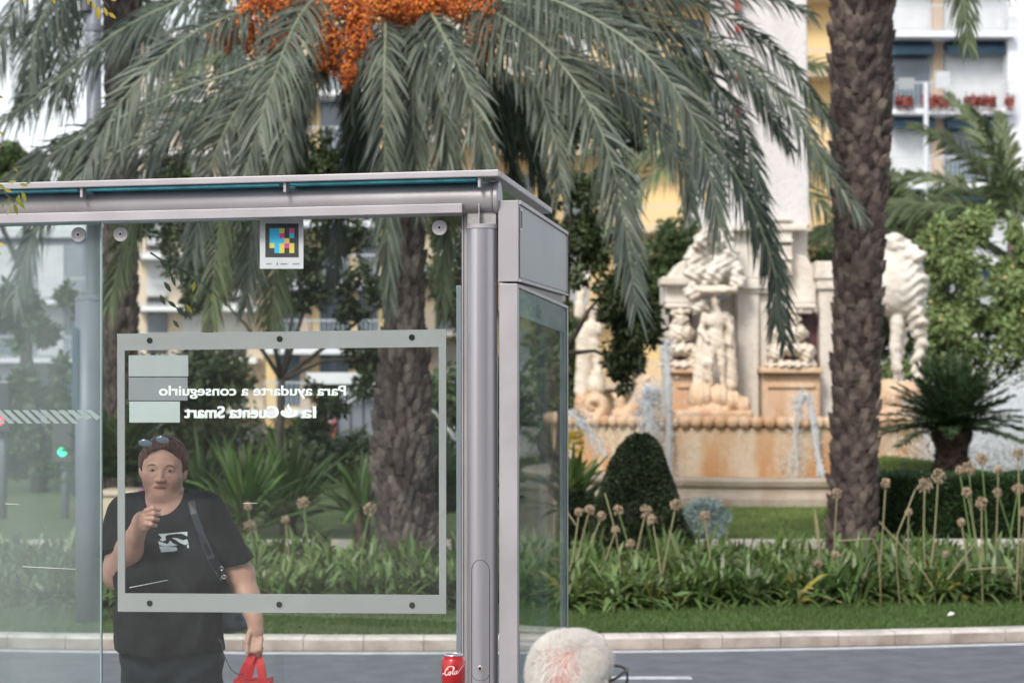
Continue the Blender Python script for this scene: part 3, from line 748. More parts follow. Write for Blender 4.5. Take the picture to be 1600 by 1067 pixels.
thL = [wp(243, 803, -.24), wp(254, 793, -.242), wp(266, 791, -.247)]
fR = []   # lowered hand closed on the bag handles
for i, (bx_, mx_, tx) in enumerate([(393, 390, 394), (398.5, 396, 399), (404, 402, 403.5), (409, 408, 408)]):
    z = 1000 + (2 if i in (1, 2) else 0)
    fR.append([wp(bx_, z - 4, -.02 + .002*i), wp(mx_, z + 12, -.038), wp(tx, z + 20 - 2*(i == 3), -.012), wp(tx + 1, z + 12, .004)])
thR = [wp(391, 986, -.02), wp(388, 1000, -.042), wp(389, 1015, -.046)]
def arms_sdf(P):
    d = chain(P, [shL, elL], [.060, .052], .02)
    d = smin(d, chain(P, [elL, elL*.45 + wrL*.55, wrL], [.053, .044, .029], .02), .015)
    d2 = s_ell(P, (palmL[0] + palmL[1])/2, (.034, .017, .036), roty(.75)); d2 = smin(d2, s_cap(P, wrL, palmL[0], .027, .022), .018)
    for f in fL: d2 = smin(d2, finger(P, f, .0088), .0035)
    d2 = smin(d2, finger(P, thL, .0100), .004)
    d = smin(d, d2, .01)
    e = chain(P, [shR, elR], [.062, .050], .02)
    e = smin(e, chain(P, [elR, elR*.5 + wrR*.5, wrR], [.050, .042, .029], .02), .015)
    e2 = s_ell(P, wp(400, 986, -.008), (.026, .016, .040)); e2 = smin(e2, s_cap(P, wrR, wp(400, 982, -.004), .026, .022), .015)
    for f in fR: e2 = smin(e2, finger(P, f, .0088), .0035)
    e2 = smin(e2, finger(P, thR, .0095), .004)
    return smin(d, smin(e, e2, .01), .01)
def torso_sdf(P, o=0.0):
    cx = cxT; y = DW + .04
    d = s_ell(P, (cx - .005, y, 1.285), (.188 + o, .135 + o, .15 + o))
    d = smin(d, s_cap(P, shL + (.015, .01, 0), shR + (-.015, .01, .005), .062 + o, .062 + o), .05)
    d = smin(d, s_ell(P, (cx - .008, y - .01, 1.06), (.158 + o, .150 + o, .21 + o)), .07)
    d = smin(d, s_ell(P, (cx - .01, y, .93), (.146 + o, .140 + o, .14 + o)), .06)
    for sx in (-1, 1): d = smin(d, s_ell(P, (cx + sx*.085, y - .115, 1.175), (.088 + o, .070 + o, .080 + o)), .05)
    return d
def legs_sdf(P, o=0.0):
    cx = cxT; y = DW + .04; d = None
    for sx in (-1, 1):
        e = chain(P, [(cx + sx*.072, y, .86), (cx + sx*.080, y, .52), (cx + sx*.092, y + .02, .20)], [.092 + o, .072 + o, .050 + o], .03)
        d = e if d is None else smin(d, e, .012)
    return d
def body_sdf(P):
    d = head_sdf(P, HC, RH)
    nb = np.array([HC[0] + .004, DW + .045, 1.355])
    d = smin(d, s_cap(P, nb, HC + (0.0, .022, -.055), .070, .060), .022)
    d = smin(d, s_ell(P, HC + (.002, -.030, -.098), (.046, .036, .022)), .022)    # soft chin
    d = smin(d, torso_sdf(P), .03)
    d = smin(d, arms_sdf(P), .012)
    d = smin(d, legs_sdf(P), .04)
    for sx in (-1, 1): d = smin(d, s_cap(P, (cxT + sx*.095, DW + .06, .155), (cxT + sx*.105, DW - .09, .145), .035, .03), .02)
    return d
woman = empty('person', (cxT, DW + .04, .12))
tag(woman, 'woman with sunglasses on her auburn hair and a black T-shirt, standing behind the shelter glass', 'person')
def under(o, root):
    o.parent = root; o.matrix_parent_inverse = Matrix.Translation(-root.location); return o
zf = HC[2]
X = axis(cxT - .33, cxT + .40, .0055, [(HC[0] - .10, HC[0] + .10, .0022), (wp(380, 0)[0], wp(420, 0)[0], .003)])
Y = axis(DW - .32, DW + .26, .0055, [(DW - .31, DW + .02, .0026)])
Z = axis(.105, 1.60, .0075, [(.84, .96, .003), (zf - .20, zf + .12, .0022)])
V, F = nets(body_sdf, X, Y, Z)
cen = (V[F].mean(1) - HC) @ RH
mi = np.zeros(len(F), np.int32)
u, v, z_ = cen[:, 0], cen[:, 1], cen[:, 2]
front = v < -.055
lipm = front & (np.abs(u) < .0235) & (np.abs(z_ + .0602) < .0072 * (1 - (np.abs(u)/.0235)**2)**.8 + .0003)
mi[lipm] = 1
for sx in (-1, 1):
    uu = (sx*u - .0285); arch = .0155 - 9.0*(uu - .002)**2
body = under(raw('body', V, F, [M['skin'], M['lips'], M['brow']], mi=mi), woman)
# eyes, half closed
em = MB(); im = MB()
def ell_mb(b, C, R, c, r, nu=16, nv=10, mi=0):
    V = []; F = []
    for i in range(nv + 1):
        t = PI*i/nv
        for j in range(nu):
            a = 2*PI*j/nu; V.append((c[0] + r[0]*math.sin(t)*math.cos(a), c[1] + r[1]*math.sin(t)*math.sin(a), c[2] + r[2]*math.cos(t)))
    for i in range(nv):
        for j in range(nu): F.append((i*nu+j, (i+1)*nu+j, (i+1)*nu+(j+1) % nu, i*nu+(j+1) % nu))
    b.add(np.array(V) @ R.T + C, F, mi)
for sx in (-1, 1):
    e = MB(); ell_mb(e, HC, RH, (sx*.029, -.0705, -.0015), (.0128, .0085, .0032)); eo = under(e.build('eye', M['eye'], None, True), woman)
    e = MB(); ell_mb(e, HC, RH, (sx*.029 + .001, -.0755, -.0013), (.0058, .0045, .0033)); e.build('iris', M['iris'], eo, True)
    e = MB(); pts = [np.array((sx*.029 + t*.0135, -.0768 + .006*t*t, .0016 - .0022*t*t)) @ RH.T + HC for t in np.linspace(-1, 1, 7)]
    e.tube(pts, [.0006, .0010, .0012, .0012, .0012, .0010, .0006], 6); e.build('lash_line', M['brow'], eo, True)
    # brow hugging the skin
    pts = []
    for t in np.linspace(-1, 1, 9):
        x_ = sx*(.0300 + t*.0155); zz_ = .0175 - .0045*t*t - .001*t; ys = np.linspace(-.10, -.04, 90); Q = np.stack([np.full(90, x_), ys, np.full(90, zz_)], 1) @ RH.T + HC
        dd = head_sdf(Q.astype(np.float32), HC, RH); k = np.argmax(dd < 0); pts.append(Q[k])
    e = MB(); e.tube(pts, [.0006, .0013, .0019, .0022, .0023, .0022, .0019, .0013, .0006], 7); under(e.build('eyebrow', M['brow'], None, True), woman)
e = MB(); pts = []
for t in np.linspace(-1, 1, 9):
    ys = np.linspace(-.10, -.04, 90); Q = np.stack([np.full(90, t*.0205), ys, np.full(90, -.0602 - .002*t*t)], 1) @ RH.T + HC; dd = head_sdf(Q.astype(np.float32), HC, RH); pts.append(Q[np.argmax(dd < 0)])
e.tube(pts, [.0004, .0010, .0014, .0016, .0016, .0016, .0014, .0010, .0004], 7); under(e.build('mouth_line', M['iris'], None, True), woman)
# hair
def hair_sdf(P):
    q = ((P - HC.astype(np.float32)) @ RH.astype(np.float32))
    n = .0008*np.sin(q[:, 0]*520 + 6*np.sin(q[:, 1]*30)) + .0009*np.sin(q[:, 0]*900 + q[:, 1]*300) + .0014*np.sin(q[:, 0]*130 + q[:, 2]*60 + 3*np.sin(q[:, 1]*40))
    d = s_ell(q, (0, .034, .028), (.080, .094, .085)) + n
    d = smin(d, s_ell(q, (0, .085, -.015), (.055, .035, .055)) + n, .03)
    hair_cut = s_ell(q, (0, -.082, -.004), (.0670, .092, .076))      # face opening
    for sx in (-1, 1): d = smin(d, s_ell(q, (sx*.070, .022, .004), (.016, .040, .052)) + n, .012)
    d = smax(d, -hair_cut, .006)
    d = smax(d, -(q[:, 2] + .085), .01)
    for sx in (-1, 1): d = smax(d, -s_ell(q, (sx*.082, .004, -.030), (.020, .026, .030)), .006)
    return d
X = axis(HC[0] - .10, HC[0] + .10, .0024); Y = axis(DW - .10, DW + .15, .0028); Z = axis(zf - .11, zf + .125, .0024)
V, F = nets(hair_sdf, X, Y, Z); under(raw('hair', V, F, M['hair_red']), woman)
# shirt
def shirt_sdf(P):
    w_ = .005*vnoise(P, 13, 1.0) + .0035*vnoise(P, 31, 2.2)
    hang = np.clip((1.2 - P[:, 2]) * .05, 0, .016)
    d = torso_sdf(P, .016) - hang
    zh = wp(0, 1018)[2] + .006*np.sin(P[:, 0]*22)
    d = smin(d, s_cap(P, (cxT - .075, DW + .04, .90), (cxT + .055, DW + .04, .90), .118, .118, ((0, 1, 0), 1.2)), .03)
    # sleeves
    a = chain(P, [shL + (.01, 0, .0), shL*.28 + elL*.72 + (0, 0, .0)], [.078, .078], .02)
    ax = (elL - shL)/np.linalg.norm(elL - shL); a = smax(a, (P - (shL*.30 + elL*.70).astype(np.float32)) @ ax.astype(np.float32), .004)
    b = chain(P, [shR + (-.01, 0, 0), shR*.16 + elR*.84], [.078, .070], .02)
    ax2 = (elR - shR)/np.linalg.norm(elR - shR); ax2 = ax2 + np.array([-.25, 0, .0]); ax2 /= np.linalg.norm(ax2)
    b = smax(b, (P - (shR*.20 + elR*.80).astype(np.float32)) @ ax2.astype(np.float32), .004)
    d = smin(d, a, .035); d = smin(d, b, .03)
    # folds running from shoulder and under the bust
    d = d + w_ + .004*np.sin((P[:, 0] - P[:, 2]*.6)*55) * np.clip((1.2 - P[:, 2])*4, 0, 1)
    d = smax(d, zh - P[:, 2], .006)
    nk = s_ell(P, (HC[0] + .008, DW - .03, 1.435), (.066, .135, .078)); d = smax(d, -nk, .006)
    return d
X = axis(cxT - .34, cxT + .36, .0048); Y = axis(DW - .22, DW + .27, .0052); Z = axis(.86, 1.47, .0045)
V, F = nets(shirt_sdf, X, Y, Z); shirt = under(raw('shirt', V, F, M['shirt']), woman)
def jeans_sdf(P):
    w_ = .004*np.sin(P[:, 2]*70 + 5*np.sin(P[:, 0]*14)) + .003*vnoise(P, 28, 3)
    d = smin(smin(legs_sdf(P, .012), torso_sdf(P, .006), .03), s_cap(P, (cxT - .055, DW + .04, .86), (cxT + .045, DW + .04, .86), .100, .100, ((0, 1, 0), 1.1)), .05) + w_
    d = smax(d, P[:, 2] - .915, .005); d = smax(d, .17 - P[:, 2], .004); return d
X = axis(cxT - .25, cxT + .25, .0055); Y = axis(DW - .15, DW + .22, .007); Z = axis(.15, 1.0, .0065)
V, F = nets(jeans_sdf, X, Y, Z); under(raw('trousers', V, F, M['jeans']), woman)
def shoes_sdf(P):
    d = None
    for sx in (-1, 1):
        e = s_cap(P, (cxT + sx*.095, DW + .07, .165), (cxT + sx*.105, DW - .10, .150), .044, .036); e = smax(e, .1215 - P[:, 2], .003)
        d = e if d is None else np.minimum(d, e)
    return d
V, F = nets(shoes_sdf, axis(cxT - .2, cxT + .2, .008), axis(DW - .2, DW + .2, .008), axis(.1, .25, .008)); under(raw('shoes', V, F, M['steel_dark']), woman)
# surface march so that prints and straps lie on the shirt
def on_shirt(px, py, off=.002, y0=-.30):
    P = np.stack([np.full(220, wp(px, py)[0]), DW + np.linspace(y0, .1, 220), np.full(220, wp(px, py)[2])], 1).astype(np.float32)
    d = shirt_sdf(P); k = np.argmax(d < 0)
    if d[k] >= 0: k = 140
    return P[k].astype(float) - (0, off, 0)
pm = MB()
def print_poly(pts, off=.0025):
    # fan of small triangles draped on the chest
    c = np.mean(pts, 0); V = []
    for (x, y) in [tuple(c)] + list(pts): V.append(on_shirt(x, y, off))
    n = len(pts); F = [(0, i+1, (i+1) % n + 1) for i in range(n)]
    pm.add(V, F)
# block print: solid pieces around a swooping dark figure
print_poly([(256, 830), (262, 829.5), (267, 833.5), (268.5, 839), (263, 841.5), (258, 839), (262, 836)])
print_poly([(262, 829.5), (272, 829), (272, 831), (267, 833.5)]); print_poly([(272, 829), (286, 827.6), (285, 829.5), (272, 831)]); print_poly([(286, 827.6), (300, 827), (300.5, 834), (296, 830.5), (290, 829.5), (285, 829.5)])
print_poly([(300.5, 838), (303, 845), (298, 846.5), (290, 843.5), (283, 839), (277, 836), (284, 835.8), (292, 838.5), (300.5, 842.5)])
print_poly([(256, 841), (264, 845), (272, 845.5), (275, 840), (280, 844.5), (287, 846.5), (279, 848.5), (268, 849), (258, 847)])
print_poly([(258, 848.5), (280, 850), (303.5, 846), (304.5, 851), (281, 856), (262, 857.5)])
under(pm.build('shirt_print', M['print']), woman)
# sunglasses pushed up on the hair
sg = empty('sunglasses', tuple(HC + (0, -.04, .08))); tag(sg, 'blue tinted sunglasses pushed up on the hair of the woman in black', 'sunglasses')
for (px, py, r1, r2) in ((234.5, 691.5, .0250, .0145), (260.5, 686, .0240, .0140)):
    C = wp(px, py, -.083 if px < 250 else -.083); Rr = roty(math.radians(7)) @ rotx(math.radians(22))
    m_ = MB(); ell_mb(m_, C, Rr, (0, 0, 0), (r1, .005, r2), 24, 10); under(m_.build('lens', M['lens'], None, True), sg)
    m_ = MB(); ring_ = [C + Rr @ np.array((r1*1.03*math.cos(t), .001, r2*1.06*math.sin(t))) for t in np.linspace(0, 2*PI, 25)]; m_.tube(ring_, .0014, 6, cap=False); under(m_.build('lens_rim', M['frame_dark'], None, True), sg)
m_ = MB(); m_.tube([wp(245, 690.5, -.088), wp(248, 689, -.090), wp(250, 688.5, -.088)], .0022, 8)
m_.tube([wp(223.5, 692, -.08), wp(219.5, 695, -.05), wp(218, 700, .01), wp(219, 712, .045)], .0022, 8)
m_.tube([wp(271.5, 684, -.08), wp(276, 685, -.05), wp(281, 692, .01), wp(284, 706, .045)], .0022, 8); under(m_.build('glasses_arm', M['frame_dark'], None, True), sg)
# shoulder bag
hb_ = empty('shoulder_bag', tuple(wp(365, 950, .05))); tag(hb_, 'dark slouchy shoulder bag with a blue corner hanging from the woman in black', 'bag')
path = []
for (px, py) in ((303, 781), (309, 800), (317, 822), (327, 846), (338, 868), (348, 886), (354, 900)):
    path.append(on_shirt(px, py, .004))
path = np.array(path)
m_ = MB(); V = []
for i, p in enumerate(path):
    t = path[min(i+1, len(path)-1)] - path[max(i-1, 0)]; t /= np.linalg.norm(t); s_ = np.cross(t, (0, -1, 0)); s_ /= np.linalg.norm(s_)
    hw = .0105 if i < 5 else .009
    ex = hw/.0022
    cx_, cy_ = ((303, 781), (309, 800), (317, 822), (327, 846), (338, 868), (348, 886), (354, 900))[i]
    A_ = on_shirt(cx_ - ex, cy_ + 1, .006); B_ = on_shirt(cx_ + ex, cy_ - 1, .006)
    V += [A_, B_, B_ + (0, .008, 0), A_ + (0, .008, 0)]
m_.add(V, [(4*i+a, 4*i+(a+1) % 4, 4*i+4+(a+1) % 4, 4*i+4+a) for i in range(len(path)-1) for a in range(4)]); under(m_.build('strap', M['strap']), hb_)
def bag_sdf(P):
    d = s_ell(P, wp(355, 942, .05), (.085, .040, .105), roty(.2))
    d = smin(d, s_ell(P, wp(368, 965, .035), (.078, .036, .046)), .04) + .004*vnoise(P, 24, 5)
    d = smax(d, P[:, 2] - (wp(0, 893)[2] + 0*P[:, 0]), .02)
    return d
V, F = nets(bag_sdf, axis(wp(300, 0)[0], wp(420, 0)[0], .006), axis(DW - .06, DW + .16, .006), axis(wp(0, 1010)[2], wp(0, 880)[2], .006))
cf = V[F].mean(1); mi = ((cf[:, 0] > wp(379, 0)[0]) & (cf[:, 2] < wp(0, 950)[2]) & (cf[:, 2] > wp(0, 981)[2] )).astype(np.int32)
under(raw('bag_body', V, F, [M['strap'], M['bag_blue']], mi=mi), hb_)
m_ = MB()
for (px, py) in ((352, 884), (356, 897), (350, 899)): m_.tube([wp(px, py, -.09) + (.006*math.cos(t), 0, .006*math.sin(t)) for t in np.linspace(0, 2*PI, 13)], .0014, 6, cap=False)
under(m_.build('buckle', M['can_al'], None, True), hb_)
# cord
m_ = MB(); P_ = [(345, 994), (350, 1003), (352, 1016), (358, 1030), (364, 1042), (373, 1049), (384, 1049)]
m_.tube([wp(x, y, -.05) for x, y in P_], .0016, 6); tag(m_.build('cord', M['strap'], None, True), 'thin dark cord looping down beside the red bag', 'cord')
# red bag
rbag = empty('carrier_bag', tuple(wp(397, 1150, -.02))); tag(rbag, 'bright red carrier bag held by its handles in the lowered hand', 'bag')
m_ = MB()
def band(b, pts, hw, th=.003):
    pts = np.array(pts); V = []
    for i, p in enumerate(pts):
        t = pts[min(i+1, len(pts)-1)] - pts[max(i-1, 0)]; t /= np.linalg.norm(t); s_ = np.cross(t, (0, 1, 0)); s_ /= np.linalg.norm(s_)
        V += [p - s_*hw - (0, th, 0), p + s_*hw - (0, th, 0), p + s_*hw + (0, th, 0), p - s_*hw + (0, th, 0)]
    n = len(pts); F = [(4*i+a, 4*i+(a+1) % 4, 4*i+4+(a+1) % 4, 4*i+4+a) for i in range(n-1) for a in range(4)] + [(3, 2, 1, 0), (4*n-4, 4*n-3, 4*n-2, 4*n-1)]
    b.add(V, F)
band(m_, [wp(377, 1064, -.03), wp(382, 1049, -.032), wp(389, 1034, -.034), wp(396, 1021, -.028), wp(399, 1016, -.016), wp(404, 1022, -.012), wp(408, 1038, -.022), wp(411, 1056, -.028), wp(412, 1066, -.028)], .0135)
under(m_.build('bag_handle', M['redbag']), rbag)
m_ = MB(); band(m_, [wp(386, 1062, .05), wp(392, 1040, .04), wp(400, 1024, .0), wp(406, 1040, .04), wp(409, 1062, .05)], .011); under(m_.build('bag_handle', M['redbag']), rbag)
def rb_sdf(P):
    c = wp(396, 1150, .01); q = P - c.astype(np.float32)
    w_ = .004*vnoise(P, 25, 2) + .003*np.sin(q[:, 0]*90 + q[:, 2]*20)
    hw = .072 + .02*np.clip(-q[:, 2]*3, -.5, 1)
    d = np.maximum(np.maximum(np.abs(q[:, 0]) - hw, np.abs(q[:, 1]) - .05 - .1*np.clip(-q[:, 2], 0, .1)), np.abs(q[:, 2]) - (wp(0, 1062)[2] - c[2]) + .004*np.sin(q[:, 0]*60 + 1))
    return d + w_
c = wp(396, 1150, .01)
V, F = nets(rb_sdf, axis(c[0] - .13, c[0] + .13, .006), axis(c[1] - .09, c[1] + .09, .008), axis(c[2] - .23, c[2] + .23, .006)); under(raw('bag_body', V, F, M['redbag']), rbag)

# ------------------------------------------------------------------ seated man seen from behind
DM = 4.10
def mp(px, py, dy=0.0): return W(px, py, DM) * np.array([1, 0, 1]) + np.array([0, DM + dy, 0])
MC = mp(897, 1064, 0.0); RM = rotz(math.radians(180 - 31)) @ rotx(math.radians(-6))
MS = 1.02
def man_sdf(P):
    d = head_sdf(P, MC, RM, MS, False)
    d = smin(d, s_ell(P, MC + (-.020, -.020, .046), (.056, .066, .048)), .02); d = smin(d, s_ell(P, MC + (.022, -.015, .050), (.050, .060, .046)), .02)
    nb = MC + (-.035, -.03, -.20)
    d = smin(d, s_cap(P, nb, MC + (-.012, -.015, -.06), .066, .058), .02)
    sx_ = np.array([math.cos(math.radians(-36)), math.sin(math.radians(-36)), 0]); fw = np.array([math.sin(math.radians(36)), math.cos(math.radians(36)), 0])
    tb = np.array([MC[0] - .06, DM - .05, .62])
    d = smin(d, s_cap(P, nb - sx_*.15 + (0, 0, -.05), nb + sx_*.15 + (0, 0, -.05), .07, .07), .05)
    d = smin(d, s_cap(P, tb + (0, 0, .06), nb + (0, 0, -.16), .155, .15, (fw, .75)), .07)
    for s_ in (-1, 1):
        hip = tb + sx_*s_*.09 + (0, 0, .01); kn = hip + fw*.44 + (0, 0, -.02); an = np.array([kn[0] + fw[0]*.03, kn[1] + fw[1]*.03, .20])
        d = smin(d, chain(P, [hip, kn, an], [.09, .062, .045], .03), .04); d = smin(d, s_cap(P, an - fw*.02 + (0, 0, -.04), an + fw*.16 + (0, 0, -.045), .036, .032), .02)
        so = nb + sx_*s_*.17 + (0, 0, -.06); el = so + sx_*s_*.05 - (0, 0, .28) + fw*.04; wr = el + fw*.22 + (0, 0, -.02) - sx_*s_*.05
        d = smin(d, chain(P, [so, el, wr], [.055, .044, .030], .02), .03); d = smin(d, s_ell(P, wr + fw*.06, (.045, .045, .02)), .015)
        for k in range(4): 
            o_ = sx_*(k - 1.5)*.019; d = smin(d, s_cap(P, wr + fw*.085 + o_, wr + fw*.150 + o_ + (0, 0, -.018), .0085, .0075), .003)
        d = smin(d, s_cap(P, wr + fw*.03 - sx_*s_*.03, wr + fw*.09 - sx_*s_*.055, .0095, .008), .004)
    return d
man = empty('person', (MC[0] - .06, DM, .12))
tag(man, 'white haired man with glasses and a balding crown, seen from behind at the bottom edge', 'person')
X = axis(MC[0] - .48, MC[0] + .62, .009, [(MC[0] - .11, MC[0] + .12, .003)]); Y = axis(DM - .33, DM + .66, .009, [(DM - .12, DM + .12, .003)]); Z = axis(.11, MC[2] + .13, .01, [(MC[2] - .09, 2, .003)])
V, F = nets(man_sdf, X, Y, Z); under(raw('body', V, F, M['oldskin']), man)
def mansh(P):
    d = man_sdf(P) - .010 + .004*vnoise(P, 18, 2); return smax(smax(d, P[:, 2] - (MC[2] - .165), .004), .60 - P[:, 2], .004)
X = axis(MC[0] - .5, MC[0] + .4, .011); Y = axis(DM - .35, DM + .35, .011); Z = axis(.58, MC[2] - .14, .011)
V, F = nets(mansh, X, Y, Z); under(raw('shirt', V, F, M['white_sticker']), man)
def mantr(P):
    d = man_sdf(P) - .012 + .004*vnoise(P, 18, 3); return smax(smax(d, P[:, 2] - .66, .004), .21 - P[:, 2], .004)
X = axis(MC[0] - .3, MC[0] + .5, .012); Y = axis(DM - .35, DM + .66, .012); Z = axis(.19, .70, .012)
V, F = nets(mantr, X, Y, Z); under(raw('trousers', V, F, M['jeans']), man)
# white hair made of short strands following the scalp
def strands():
    n0 = 46000
    u = rng.normal(size=(n0, 3)); u /= np.linalg.norm(u, axis=1)[:, None]
    q = np.array((0, .028, .022)) + u * np.array((.0725, .088, .080))*MS
    for _ in range(3):     # project on the head surface
        Pq = (q*1.0) @ RM.T + MC
        d = man_sdf(Pq.astype(np.float32)); e = .002; g = np.stack([man_sdf((Pq + np.eye(3)[k]*e).astype(np.float32)) - d for k in range(3)], 1)/e
        g /= np.linalg.norm(g, axis=1)[:, None] + 1e-9
        Pq = Pq - g*d[:, None]; q = (Pq - MC) @ RM
    gl = g @ RM
    keep = (q[:, 2] > -.060 + .03*np.clip(-q[:, 1]/.05, -1, 1)) & ~((q[:, 1] < -.028) & (q[:, 2] < .062 + (q[:, 1] + .05)*.3)) & ~((np.abs(q[:, 0]) > .05) & (q[:, 2] < -.004) & (q[:, 1] < .026) )
    # thin patch on the crown, to the left in the picture
    wq = q @ RM.T
    b_ = np.linalg.norm((wq - np.array((-.028, -.085, .040)))/np.array((.046, .09, .056)), axis=1)
    b2 = np.linalg.norm((wq - np.array((-.030, -.100, .008)))/np.array((.026, .08, .024)), axis=1)
    pr = np.clip((b_ - .45)*.8, .09, .85)*np.clip((b2 - .4)*1.3, .08, 1)
    keep &= rng.random(n0) < pr
    q, gl = q[keep], gl[keep]; n = len(q)
    down = np.array((0, .25, -1.0)); fl = down + np.stack([.8*q[:, 0]/.08, 0*q[:, 0], 0*q[:, 0]], 1) + rng.normal(0, .28, (n, 3))
    tw_ = np.clip((q[:, 2:] - .03)/.08, 0, 1)**2; fl = fl*(1 - tw_) + tw_*(np.array((.5, -.8, .0)) + rng.normal(0, .25, (n, 3))); fl += .5*np.sin(q[:, :1]*60 + q[:, 2:]*45)*np.array((1, .3, 0))
    fl -= gl * (fl*gl).sum(1)[:, None]; fl /= np.linalg.norm(fl, axis=1)[:, None]
    Ln = rng.uniform(.012, .030, n)[:, None]
    s_ = np.cross(fl, gl); wd = .00055
    p0 = q; p1 = q + fl*Ln*.5 + gl*(.0045 + .002*rng.random((n, 1))); p2 = q + fl*Ln + gl*(.0045 + .003*rng.random((n, 1)))
    V = np.stack([p0 - s_*wd, p0 + s_*wd, p1 + s_*wd, p1 - s_*wd, p2 + s_*wd*.4, p2 - s_*wd*.4], 1).reshape(-1, 3) @ RM.T + MC
    b = np.arange(n)[:, None]*6; F = np.concatenate([b + [0, 1, 2, 3], b + [3, 2, 4, 5]])
    return V, F
V, F = strands(); under(raw('hair', V, F, M['oldhair']), man)
# glasses
gg = empty('glasses', tuple(MC)); tag(gg, 'dark framed spectacles worn by the white haired man', 'glasses')
def ml(x, y, z): return RM @ (np.array((x, y, z))*MS) + MC
for s_ in (-1, 1):
    m_ = MB(); m_.tube([ml(s_*.078, .010, .004), ml(s_*.081, -.03, .006), ml(s_*.080, -.070, .010), ml(s_*.076, -.091, .011)], .0036, 8); under(m_.build('glasses_arm', M['frame_dark'], None, True), gg)
for s_ in (-1, 1):
    m_ = MB(); m_.tube([ml(s_*(.044 + .030*math.copysign(abs(math.cos(t))**.6, math.cos(t))), -.094 + .004*math.cos(t), -.005 + .019*math.copysign(abs(math.sin(t))**.6, math.sin(t))) for t in np.linspace(0, 2*PI, 29)], .0026, 8, cap=False); rim_o = under(m_.build('lens_rim', M['frame_dark'], None, True), gg)
m_ = MB(); m_.tube([ml(-.014, -.094, 0), ml(0, -.098, .003), ml(.014, -.094, 0)], .0019, 8); under(m_.build('bridge', M['frame_dark'], None, True), gg)
# bench for the man, below the frame
be = empty('bench', (MC[0] - .1, DM, .12), math.radians(-36)); tag(be, 'slatted steel bench under the white haired man', 'bench')
m_ = MB()
for k in range(5): m_.box((-.7, -.22 + k*.09, .385), (.7, -.14 + k*.09, .415))
m_.build('seat', M['metal'], be)
for s_ in (-.5, .5):
    m_ = MB(); m_.box((s_ - .03, -.15, 0.0), (s_ + .03, .15, .384)); m_.build('leg', M['steel_dark'], be)
# leaning rail with the can
lr = empty('leaning_rail', (-.55, 5.45, .12)); tag(lr, 'grey leaning rail in front of the shelter glass, carrying the red can', 'rail')
m_ = MB(); m_.box((-.75, -.06, .807), (.53, .06, .836)); m_.build('rail_top', M['metal'], lr, bevel=.004)
for s_ in (-.6, .4):
    m_ = MB(); m_.lathe([(.022, 0), (.022, .806)], (s_, 0, 0), 16); m_.build('leg', M['metal'], lr)
ct = W(708.5, 1021, 5.41); cz = .12 + .836 + .0005
ca = empty('drink_can', (ct[0], 5.41, cz)); tag(ca, 'red drink can with white script standing on the leaning rail by the post', 'can')
H = ct[2] - cz; R_ = .0325
m_ = MB(); prof = [(.024, 0), (.0265, .004), (R_, .012), (R_, H - .016), (.0305, H - .0125), (.0262, H - .0045)]
V0 = m_.lathe(prof, (0, 0, 0), 64); cb = m_.build('can_body', M['can_red'], ca, smooth=True)
m_ = MB(); m_.lathe([(.0262, H - .0045), (.0272, H - .003), (.0272, H - .0005), (.0262, H), (.0250, H - .001), (.0245, H - .005), (.001, H - .0055)], (0, 0, 0), 64); lid = m_.build('can_lid', M['can_al'], ca, smooth=True)
m_ = MB(); ell_mb(m_, np.zeros(3), np.eye(3), (.002, -.006, H - .0035), (.008, .012, .0012)); m_.build('pull_tab', M['can_al'], lid, True)
# script lettering wrapped on the can
def can_pt(s, z, r=R_ + .0003): return (r*math.sin(s/R_), -r*math.cos(s/R_), z)
def can_stroke(pts, w0=.0011, w1=.0011, name='script'):
    pts = np.array(pts); n = 28; t = np.linspace(0, len(pts) - 1, n); out = []
    for q in t:     # Catmull-Rom
        i = min(int(q), len(pts) - 2); f = q - i
        p0 = pts[max(i-1, 0)]; p1 = pts[i]; p2 = pts[i+1]; p3 = pts[min(i+2, len(pts)-1)]
        out.append(.5*((2*p1) + (-p0+p2)*f + (2*p0-5*p1+4*p2-p3)*f*f + (-p0+3*p1-3*p2+p3)*f**3))
    out = np.array(out); T = np.gradient(out, axis=0); T /= np.linalg.norm(T, axis=1)[:, None] + 1e-9; Nn = np.stack([-T[:, 1], T[:, 0]], 1)
    W_ = np.linspace(w0, w1, n)*(.7 + .5*np.abs(np.sin(np.linspace(0, PI, n))))
    V = []
    for p, q, w_ in zip(out, Nn, W_): V += [can_pt(*(p - q*w_)), can_pt(*(p + q*w_))]
    cs.add(V, [(2*i, 2*i+1, 2*i+3, 2*i+2) for i in range(n-1)])
cs = MB(); zb = H - .052; mm = .001
def S_(l, **k): can_stroke([((x - 13)*mm*1.12, zb + (y + (x - 8)*.12)*mm*1.2) for x, y in l], **k)
S_([(1, 12), (-3, 14), (-8, 9), (-8, 2), (-3, 0), (1, 3)], w0=.0012, w1=.0013)       # C
S_([(-8, 9), (-2, 16), (6, 19), (14, 17), (12, 14)], w0=.0009, w1=.0012)               # its long upper sweep
S_([(5, 7), (2, 4), (3, 0), (6, 1), (7, 5), (5, 7.5), (9, 6)], w0=.0011)               # o
S_([(9, 3), (14, 9), (16, 15), (14, 16), (12.5, 8), (12, 1), (15, 1), (17, 4)], w0=.001)   # l
S_([(22, 7), (18, 6), (16.5, 2), (19, 0), (22, 5), (23, 8), (22, 1.5), (25, 2), (32, 10), (40, 15), (48, 17)], w0=.0012, w1=.0005) # a with tail
S_([(-8, 2), (-14, 4), (-20, 2)], w0=.0008)
cs.build('script_lettering', M['can_white'], cb)
cs = MB(); 
